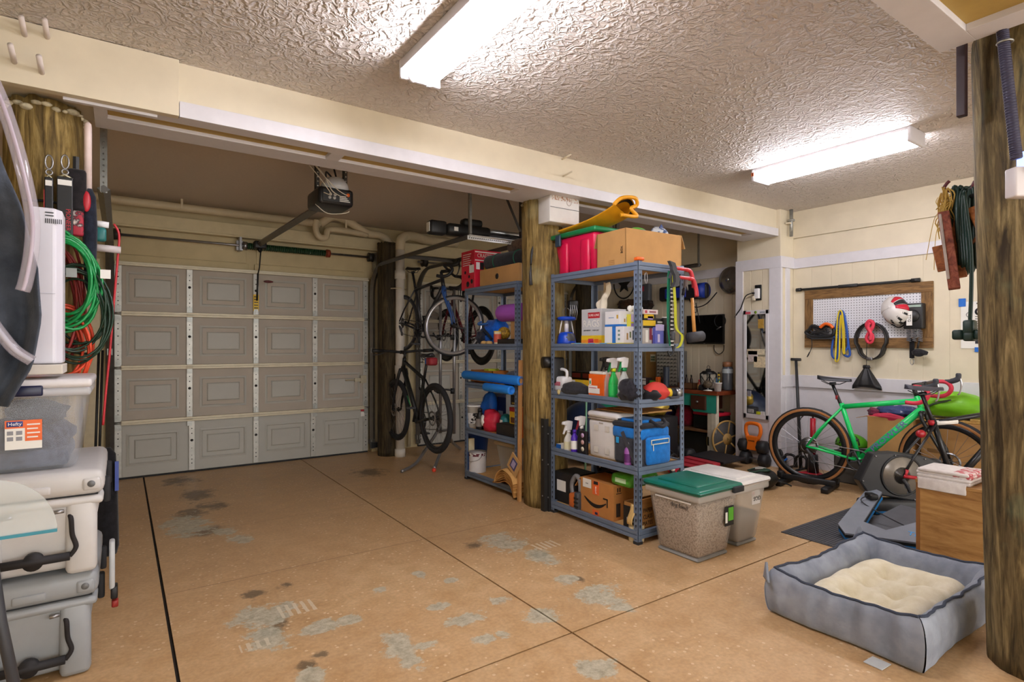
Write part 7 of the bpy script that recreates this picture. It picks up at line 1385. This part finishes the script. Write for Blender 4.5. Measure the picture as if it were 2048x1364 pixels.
for (p0, p1, p2) in (((1882, 425), (1868, 440), (1852, 520)), ((1886, 430), (1872, 470), (1868, 540)), ((1905, 380), (1915, 400), (1925, 440)), ((1876, 395), (1872, 405), (1880, 415))): MB().tube(curve([hp(*p0)-o, hp(*p1)-o, hp(*p2)-o]), .0016, 4).build('raffia_strand', RF, T)

# ================================================================ CONDUIT AND SWITCH ON THE NEAR PILLAR
def np(u, v_, r=.215):   # a point just off the pillar surface on the camera side
    return pd(u, v_, 2.06)
o = np(2042, 380); T = thing('switch_box', 'white weatherproof switch box with a blue glowing indicator on the nearest pillar', 'switch', o)
xd, yd = V((CW, -SY, 0)), V((0, 0, 1)); mf = frame((0, 0, 0), xd, yd)
MB().rb(-.018, .09, -.022, .088, -.05, .0, .006, m=mf).build('box', mat('#dcd8dc', .4, var=.03), T); MB().rb(.012, .05, .065, .09, .0, .02, .005, m=mf).build('toggle', mat('#e8e6e6', .4), T); MB().ring((.04, .035, .001), .022, .0012, 20, 4, m=mf).build('stamp', mat('#b0aab0', .5), T)
MB().lathe([(.020, .08), (.020, .12), (.014, .14), (.012, .145)], 14, m=mf @ TR(.028, 0, -.02) @ RX(-PI/2)).build('indicator', emit('#8aa2ff', 2.2, 'blue_indicator'), T)
o = np(2008, 60); T = thing('cable_conduit', 'grey ribbed cable conduit running down the nearest pillar', 'conduit', o); pts = curve([np(2003, 40)-o, np(2010, 110)-o, np(2022, 220)-o, np(2033, 318)-o], 10); MB().tube(pts, .0165, 10).build('sheath', mat('#3e3c52', .5, var=.12), T); mb = MB()
for i in range(2, len(pts)-1):
    for t in (0, .5): q = pts[i].lerp(pts[min(i+1, len(pts)-1)], t); d = (pts[min(i+1, len(pts)-1)]-pts[i-1]).normalized(); mb.cyl(q-d*.003, q+d*.003, .0185, n=10)
stuff(mb.build('ribs', mat('#34324a', .5), T)); MB().ring(np(2010, 85)-o, .022, .004, 18, 6, m=None).build('clamp', GALV, T)

# ================================================================ BOXES AND HELMETS BEHIND THE BIKES
C = carton('cardboard_box', 'cardboard box by the right wall with a star-print cloth on it', 'box', 5.56, 5.92, 2.0, 2.36, 0, .655, KRAFT, flaps=[('+y', -.3, .1)]); decal(C, '-x', .1, .3, .5, .52, mat('#8a6438', .9)); decal(C, '-x', .45, .6, .2, .22, mat('#8a6438', .9))
C = carton('cardboard_box', 'cardboard box by the right wall under the lime green bag', 'box', 5.58, 5.92, 1.50, 1.95, 0, .66, KRAFT); decal(C, '-x', .1, .35, .6, .65, mat('#8a6438', .9))
T = thing('star_cloth', 'navy cloth with white stars and red edge heaped on the cardboard box', 'cloth', (5.72, 2.19, .657)); SCm = speck('#3a4674', '#46507e', '#d8d4dc', s=26, lo=.5, hi=.60, name='star_print'); blob((0, 0, .05), (.14, .16, .055), 6, .25, flat=.1, freq=4).build('cloth', SCm, T); blob((-.14, .02, .0), (.025, .13, .035), 3, .3).build('red_edge', mat('#c4304c', .7), T); blob((-.10, .14, .03), (.05, .05, .04), 9, .3).build('plum_corner', cloth('#5a2438', '#7a3048'), T)
tag(MB().bx(5.60, 5.90, 1.55, 1.93, .662, .684).bx(5.60, 5.90, 1.55, 1.62, .684, .70).build('wooden_tray', grain('#a87c3c', '#cda860', (3, 8, 3), 5, .6, .1, 'tray_wood'), bev=.003), 'pale wooden tray under the lime green bag', 'tray')
T = softbag('bundled_bag', 'lime green bundled bag on the wooden tray behind the bikes', 'bag', (5.72, 1.76, .702), (.16, .25, .12), mat('#7ac41e', .45, var=.12, vs=8, bump=.25, bs=18), 12, .16, .3, freq=4.5); MB().tube(curve([(-.12, .20, .03), (-.15, .1, .10), (-.13, -.02, .14)]), .010, 6).build('dark_strap', mat('#3a4a30', .6), T); MB().tube(curve([(-.08, -.22, .02), (-.1, -.24, -.04), (-.09, -.22, -.10)]), .008, 6).build('black_strap', BLACK, T)
T = carton('trash_bin', 'dark grey plastic bin on the floor behind the trainer', 'bin', 5.58, 5.84, 2.42, 2.66, 0, .30, mat('#57544f', .6), open_=True); blob((0, 0, .25), (.10, .09, .05), 2, .2).build('dark_contents', cloth('#1c1c1e'), T)
for c, col, c2, lab in (((5.66, 2.54, .36), '#5cae22', '#16180f', 'lime green and black cycling helmet on the grey bin'), ((5.44, 2.24, .27), '#1a1a1d', '#3a1c1c', 'black cycling helmet lying behind the green bike down tube')):
    T = thing('cycling_helmet', lab, 'helmet', c); 
    MB().grid(lambda i, j: (.10*math.sin(PI*.55*j)*math.cos(2*PI*i), .135*math.sin(PI*.55*j)*math.sin(2*PI*i), .095*math.cos(PI*.55*j)), 28, 9).build('shell', mat(col, .35), T, solid=.014)
    for k in range(5): MB().grid(lambda i, j, k=k: ((.104)*math.sin(.5+1.0*i)*math.cos(k*.42+2.2+.12*j), .139*math.sin(.5+1.0*i)*math.sin(k*.42+2.2+.12*j), .098*math.cos(.5+1.0*i)), 5, 2).build('vent', mat(c2, .5), T, solid=.008)
    MB().tube(curve([(-.05, .08, -.01), (-.07, .05, -.10), (-.06, -.05, -.09), (-.05, -.09, -.01)]), .006, 5).build('chin_strap', BLACK, T)
tag(blob((5.45, 2.16, .085), (.085, .20, .085), 4, .22, flat=.0).build('gear_heap', cloth('#17181c', '#2a2c34')), 'heap of black cycling shoes and bags behind the green bike cranks', 'bags'); tag(blob((5.50, 1.88, .09), (.06, .12, .09), 14, .25).build('gear_heap', cloth('#1c1d22', '#33353d')), 'dark crumpled gear bag behind the trainer', 'bags')
T = thing('wire_headset', 'grey headset with a wire loop lying on the grey bin', 'headset', (5.66, 2.60, .31)); MB().ring((0, 0, .07), .07, .005, 22, 6, axis='x').ring((.02, 0, .06), .055, .004, 22, 6, axis='x').build('loop', mat('#6a6c70', .5), T)
T = thing('tall_pump', 'red and black floor pump standing behind the green bike rear wheel', 'pump', (5.70, 2.92, 0)); MB().prism([(.16*math.cos(k*PI/3)*(1 if k % 2 == 0 else .4), .16*math.sin(k*PI/3)*(1 if k % 2 == 0 else .4)) for k in range(6)], 0, .02, m=RZ(.3)).build('base', mat('#b81c34', .5), T); MB().cyl((0, 0, .02), (0, 0, .20), .055, .045, n=16).build('lower_barrel', BLACK, T); MB().cyl((.0, 0, .18), (0, 0, .56), .026, n=14).build('barrel', mat('#b8182c', .4), T); MB().cyl((0, 0, .56), (0, 0, .64), .008).cyl((0, .09, .64), (0, -.09, .64), .014).build('handle', BLACK, T); MB().tube(curve([(-.03, 0, .1), (-.10, .05, .25), (-.08, .10, .5), (-.04, .06, .6)]), .006, 6).build('hose', BLACK, T)
T = thing('push_up_bars', 'black push-up handles on the floor behind the green bike', 'push-up bars', (5.78, 3.10, 0)); 
for y in (-.02, .10):
    MB().tube(curve([(0, y-.05, .02), (0, y-.055, .11), (0, y-.03, .14), (0, y+.03, .14), (0, y+.055, .11), (0, y+.05, .02)], 5), .014, 8).build('handle', BLACK, T); MB().rb(-.10, .10, y-.012, y+.012, 0, .022, .008).build('foot_bar', BLACK, T)
MB().tube([(-.12, .16, .03), (-.02, .12, .10)], .010, 6).build('blue_spring', BLUE, T)
# ================================================================ FOREGROUND RIGHT
def bin_(label, x0, x1, y0, y1, z1, lid_m, fill_z, fill_m, bodyc, alpha):
    T = thing('food_bin', label, 'bin', ((x0+x1)/2, (y0+y1)/2, 0)); a, b = (x1-x0)/2, (y1-y0)/2
    MB().rb(-a, a, -b, b, .012, z1-.03, .035, 3, taper=.05, tapery=.045).build('body', clear(bodyc, alpha, .35, 'frosted_plastic'), T)
    MB().rb(-a+.052, a-.052, -b+.047, b-.047, .0, .02, .01).build('base_ring', mat('#8b8a86', .5), T); k = fill_z/(z1-.03); ty = .05*(1-k)
    MB().rb(-a+ty+.012, a-ty-.012, -b+ty+.012, b-ty-.012, .018, fill_z, .02, 2, taper=.05*k, tapery=.045*k).build('kibble', fill_m, T)
    MB().rb(-a-.008, a+.008, -b-.008, b+.008, z1-.075, z1-.03, .012).build('collar', clear(bodyc, min(1, alpha+.2), .35, 'frosted_plastic'), T)
    MB().rb(-a-.018, a+.018, -b-.018, b+.018, z1-.035, z1, .018, 3).rb(-a+.05, a-.05, -b+.05, b-.05, z1-.006, z1+.008, .006).build('lid', lid_m, T); MB().rb(-a+.062, a-.062, -b+.062, b-.062, z1+.007, z1+.0095, .001).build('lid_panel', lid_m, T); return T, a, b
KIB = speck('#7c6854', '#b8a48e', '#98826c', s=100, name='kibble', bump=.5)
T, a, b = bin_('frosted kibble bin with a green lid in front of the near shelving', 2.76, 3.16, 2.07, 2.47, .445, mat('#0f6a58', .35, var=.08), .35, KIB, '#d4ccc4', .30)
MB().rb(.10, a+.0, -b-.034, -b-.012, .395, .432, .006).build('latch', RUBBER, T); text('dog food', .035, BLACK, T, onXface(-a+.0075, -.05, .325) @ RZ(-.04)); q = MB().bx(.06, .15, -b+.008, -b+.0095, .19, .31).build('label', BLACK, T); MB().bx(.095, .145, -b+.0065, -b+.008, .22, .30).build('label_print', mat('#58a82a', .5), T); MB().bx(.065, .085, -b+.0065, -b+.008, .21, .275).build('label_picture', PAPER, T)
MB().bx(-a+.003, -a+.005, -.14, .13, .352, .360).build('grip_ledge', mat('#d8d4cc', .4), T)
T, a, b = bin_('frosted kibble bin with a white lid, half full, beside the green-lidded bin', 3.20, 3.52, 2.10, 2.56, .43, mat('#d6d2cc', .4), .20, speck('#5c5048', '#8a7c70', '#6a5e54', s=120, name='kibble_dark', bump=.5), '#dad4cc', .38)
MB().bx(.0, .09, -b+.012, -b+.0135, .26, .35).build('label', mat('#dcd8d4', .5), T); text('SOD', .04, BLACK, T, onYface(.055, -b+.0105, .295)); MB().bx(.01, .022, -b+.0105, -b+.012, .32, .34).build('red_mark', mat('#c05a4a', .5), T)
# rubber mat
T = thing('rubber_mat', 'thin charcoal rubber mat under the turbo trainer', 'mat', (4.55, 1.83, 0)); RM = mat('#4b4b4f', .85, var=.1, bump=.3, bs=150)
MB().bx(-.80, .75, -.21-.2, .31, 0, .006).build('mat', RM, T); rb0 = MB().bx(-.79, .74, -.004, .004, .006, .0085).build('rib', RM, T, loc=(0, -.39, 0))
for k in range(1, 34): inst(rb0, T, (0, -.39+.0205*k, 0))

# ================================================================ TURBO TRAINER
hdn = hd.normalized(); ya = math.atan2(hdn.y, hdn.x)
T = thing('turbo_trainer', 'grey, black and blue turbo trainer with a steel flywheel disc on the rubber mat', 'trainer', (TX.x, TX.y, .0085), ya)
GB = mat('#7c828c', .45, var=.08); BLU = mat('#1a86d4', .4); zc = .345-.0085
body = [(-.30, -.02), (-.24, -.13), (.10, -.20), (.34, -.16), (.40, -.02), (.34, .12), (.18, .20), (-.05, .235), (-.20, .225)]
MB().prism([(x, y*.82+zc*.92) for x, y in body], -.048, .045, m=RX(PI/2)).build('housing', mat('#232427', .45), T, bev=.012)
MB().cyl((.0, -.044, zc), (.0, -.052, zc), .138, n=36).build('flywheel_disc', mat('#9a948a', .35, .5), T); MB().ring((0, -.048, zc), .143, .008, 40, 6, axis='y').build('disc_rim', BLACK, T)
for k in range(6): MB().cyl((0, -.050-.0022*k, zc), (0, -.052-.0022*k, zc), .062-.007*k, n=22).build('cog', mat('#55524e', .35, .8), T)
for x, y in body: MB().cyl((x*.92, -.046, (y*.82)*.9+zc*.92), (x*.92, -.052, (y*.82)*.9+zc*.92), .006, n=8).build('screw', STEEL, T)
A0, A1, A2 = pz(1680, 1048, .085), pz(1838, 1080, .085), pd(1752, 978, 4.12)      # three points of the near wing's sloping face
nrm = (A1-A0).cross(A2-A0).normalized()
if nrm.z < 0: nrm = -nrm
def onw(u, v_):
    d = V(ray(u, v_)); e = V((0, 0, EYE)); return e+d*((A0-e).dot(nrm)/d.dot(nrm))
inv = (TR(TX.x, TX.y, .0085) @ RZ(ya)).inverted()
wing = [onw(*p) for p in ((1676, 1047), (1738, 972), (1764, 984), (1727, 1043), (1772, 1060), (1838, 1043), (1880, 1012), (1908, 1022), (1872, 1090), (1690, 1066))]
def slabw(lo, hi): n = len(wing); return [inv @ (p+nrm*hi) for p in wing]+[inv @ (p+nrm*lo) for p in wing], [tuple(range(n)), tuple(range(2*n-1, n-1, -1))]+[(i, n+i, n+(i+1) % n, (i+1) % n) for i in range(n)]
MB().add(*slabw(-.012, 0)).build('leg', GB, T); MB().add(*slabw(-.034, -.012)).build('black_edge', BLACK, T); MB().add(*slabw(-.058, -.034)).build('blue_base', BLU, T)
MB().add([inv @ (onw(*p)-nrm*.10) for p in ((1727, 1020), (1800, 985), (1860, 1000), (1845, 1080), (1740, 1070))], [(0, 1, 2, 3, 4)]).build('inner_panel', mat('#55565a', .6), T, solid=.01)
mt_ = inv @ frame(onw(1838, 1071)+nrm*.001, A1-A0, A2-A0); text('Tacx', .062, mat('#3aa0e8', .4), T, mt_)
MB().prism([(.0, .10), (.20, .10), (.16, .40), (.04, .40)], .02, .05).build('leg', GB, T); MB().prism([(.0, .10), (.20, .10), (.16, .40), (.04, .40)], .0, .02).build('blue_base', BLU, T)
MB().rb(-.28, .28, -.055, .055, .04, .16, .03).build('spine', mat('#2a2c30', .5), T); MB().rb(-.20, .26, -.058, .058, .05, .09, .02).build('blue_spine_trim', BLU, T)
MB().rb(-.30, -.24, -.18, -.10, .19, .23, .01).build('black_clip', BLACK, T); MB().tube(curve([(-.26, -.14, .22), (-.36, -.18, .18), (-.2, -.40, .08), (-.0, -.52, .01), (.2, -.60, .006)]), .004, 5).build('power_cable', BLACK, T)

# ================================================================ WOODEN CABINET WITH TOWELS
T = thing('wooden_cabinet', 'plain wooden box cabinet with folded towels on it, behind the dog bed', 'cabinet', (3.75, .87, 0)); WC = grain('#855a2e', '#a87c46', (4, 1.0, 6), 2.0, .5, .05, 'cabinet_wood', '#ba9056', 2.6)
MB().bx(.012, .40, .012, .452, .0, .51).build('carcass', WC, T); MB().bx(0, .012, .0, .464, 0, .51).build('front_panel', WC, T); MB().bx(-.004, .41, -.004, .468, .51, .53).build('top', WC, T, bev=.003); MB().bx(-.003, 0, .445, .464, .0, .51).build('edge_strip', mat('#8a5a2c', .5), T)
def towel(label, x0, x1, y0, y1, z0, n, m_, drape=0, edge_m=None):
    T = thing('towel', label, 'towel', ((x0+x1)/2, (y0+y1)/2, z0)); a, b = (x1-x0)/2, (y1-y0)/2; rnd = random.Random(n)
    for k in range(n):
        j = rnd.uniform(-.008, .008); MB().rb(-a+j, a+j, -b+rnd.uniform(-.01, .01), b+rnd.uniform(-.01, .01), .016*k, .016*k+.018, .008).build('fold', m_ if not (edge_m and k >= n-2) else m_, T)
    if edge_m:
        for k in range(n): MB().rb(-a*.95, a*.96, -b-.006, -b*.35, .016*k+.003, .016*k+.0195, .008).build('red_striped_end', edge_m, T)
    if drape: MB().rb(-a-.014, -a+.004, -b+.01, b-.01, -drape, .012, .006).build('hanging_edge', m_, T)
    return T
TW = cloth('#d8d0cc', '#e6e0dc', sc=260); RS = speck('#c05a60', '#dcc8c4', s=34, lo=.45, hi=.52, name='red_stripes')
towel('folded white and red striped kitchen towels on the wooden cabinet', 3.755, 3.99, 1.09, 1.335, .531, 4, TW, .05, RS)
towel('folded white towel hanging over the edge of the wooden cabinet', 3.745, 3.99, .885, 1.02, .531, 3, cloth('#dedcde', '#ecebec', sc=260), .075)

# ================================================================ DOG BED
T = thing('dog_bed', 'grey velvet bolster dog bed with a cream tufted cushion', 'dog bed', (3.055, 1.215, 0)); VEL = cloth('#7b828f', '#9aa1ae', sc=60, bump=.25, name='velvet', spots=7); a, b = .425, .27
def wallseg(p0, p1, seed):
    # one side: outer face, piped top edge and padded inner slope, mitred at both ends
    p0, p1 = V(p0), V(p1); d = p1-p0; L_ = d.length; x = d.normalized(); inn = V((0, 0, 1)).cross(x); rnd = random.Random(seed); ph = [rnd.uniform(0, 6) for _ in range(4)]
    prof = [(.035, .0), (.010, .012), (.0, .06), (-.004, .12), (.004, .175), (.018, .200), (.030, .207), (.052, .198), (.080, .165), (.100, .115), (.106, .06), (.098, .03)]
    def fn(i, j):
        k = j*(len(prof)-1); q = min(int(k), len(prof)-2); f = k-q; dn = prof[q][0]*(1-f)+prof[q+1][0]*f; zz = prof[q][1]*(1-f)+prof[q+1][1]*f
        sag = 1-.07*math.sin(PI*i)**2+.06*abs(2*i-1)**5; wr = (.0045*math.sin(31*i+ph[0]+3*j)+.003*math.sin(57*i+ph[1]-5*j))*math.sin(PI*min(1, j*1.0))+.006*math.sin(9*i+ph[2])
        t = dn/L_; ii = t+(1-2*t)*i; return p0+x*(L_*ii)+inn*(dn+wr)+V((0, 0, zz*sag+(.0015*math.sin(19*i+ph[3]) if j > .3 else 0)))
    mb = MB(); mb.grid(fn, 48, 22); q = mb.build('bolster', VEL, T, sub=1)
    MB().tube([fn(i/40, 6/11)+V((0, 0, .001)) for i in range(41)], .0065, 6).build('piping', mat('#333b4c', .8), q)
E_ = [(-a-.06, -b-.06, 0), (a+.06, -b-.06, 0), (a+.06, b+.06, 0), (-a-.06, b+.06, 0)]
for k in range(4): wallseg(E_[k], E_[(k+1) % 4], k+1)
for k, (sx, sy_) in enumerate(((-1, 1), (1, 1))):
    MB().grid(lambda i, j: (sx*(a+.035+.035*j)+sx*.01*math.sin(3*i), sy_*(b+.035+.035*j)-.0, .17+.055*j+.02*math.sin(PI*i)*j) if False else V((sx*(a+.045), sy_*(b+.045), .0))+V((sx*(.028*(i-.5)*2*(1-j)+.012), -sy_*(.028*(i-.5)*2*(1-j))+sy_*.012, .16+.085*j)), 6, 6).build('corner_ear', VEL, T, solid=.012)
MB().bx(-a, a, -b, b, .0, .035).build('base', VEL, T)
def cush(i, j):
    x = -.392+.784*i; y = -.236+.472*j; ex = 1-abs(2*i-1)**5; ey = 1-abs(2*j-1)**5; z_ = .05+.125*(max(0, ex)*max(0, ey))**.45
    for tx, ty in ((-.18, .065), (.02, .08), (.20, .065), (-.19, -.07), (-.02, -.065), (.18, -.075)):
        dx, dy = x-tx, y-ty; r2 = dx*dx+dy*dy; z_ -= .075*math.exp(-r2/.0022)+.042*math.exp(-r2/.012); an = math.atan2(dy, dx); z_ += .007*math.sin(5*an+tx*9)*math.exp(-r2/.012)*(1-math.exp(-r2/.001))
    z_ += .004*math.sin(31*x+9*y)+.004*math.sin(37*y-13*x); return (x, y, z_)
MB().grid(cush, 90, 60).build('cushion', cloth('#e4dabc', '#f2ead2', sc=320, bump=.6, name='fleece', spots=16), T)
MB().bx(-a-.13, -a-.055, -.24, -.17, .002, .005, m=RZ(-.05)).build('care_tag', mat('#c8ccce', .5), T)
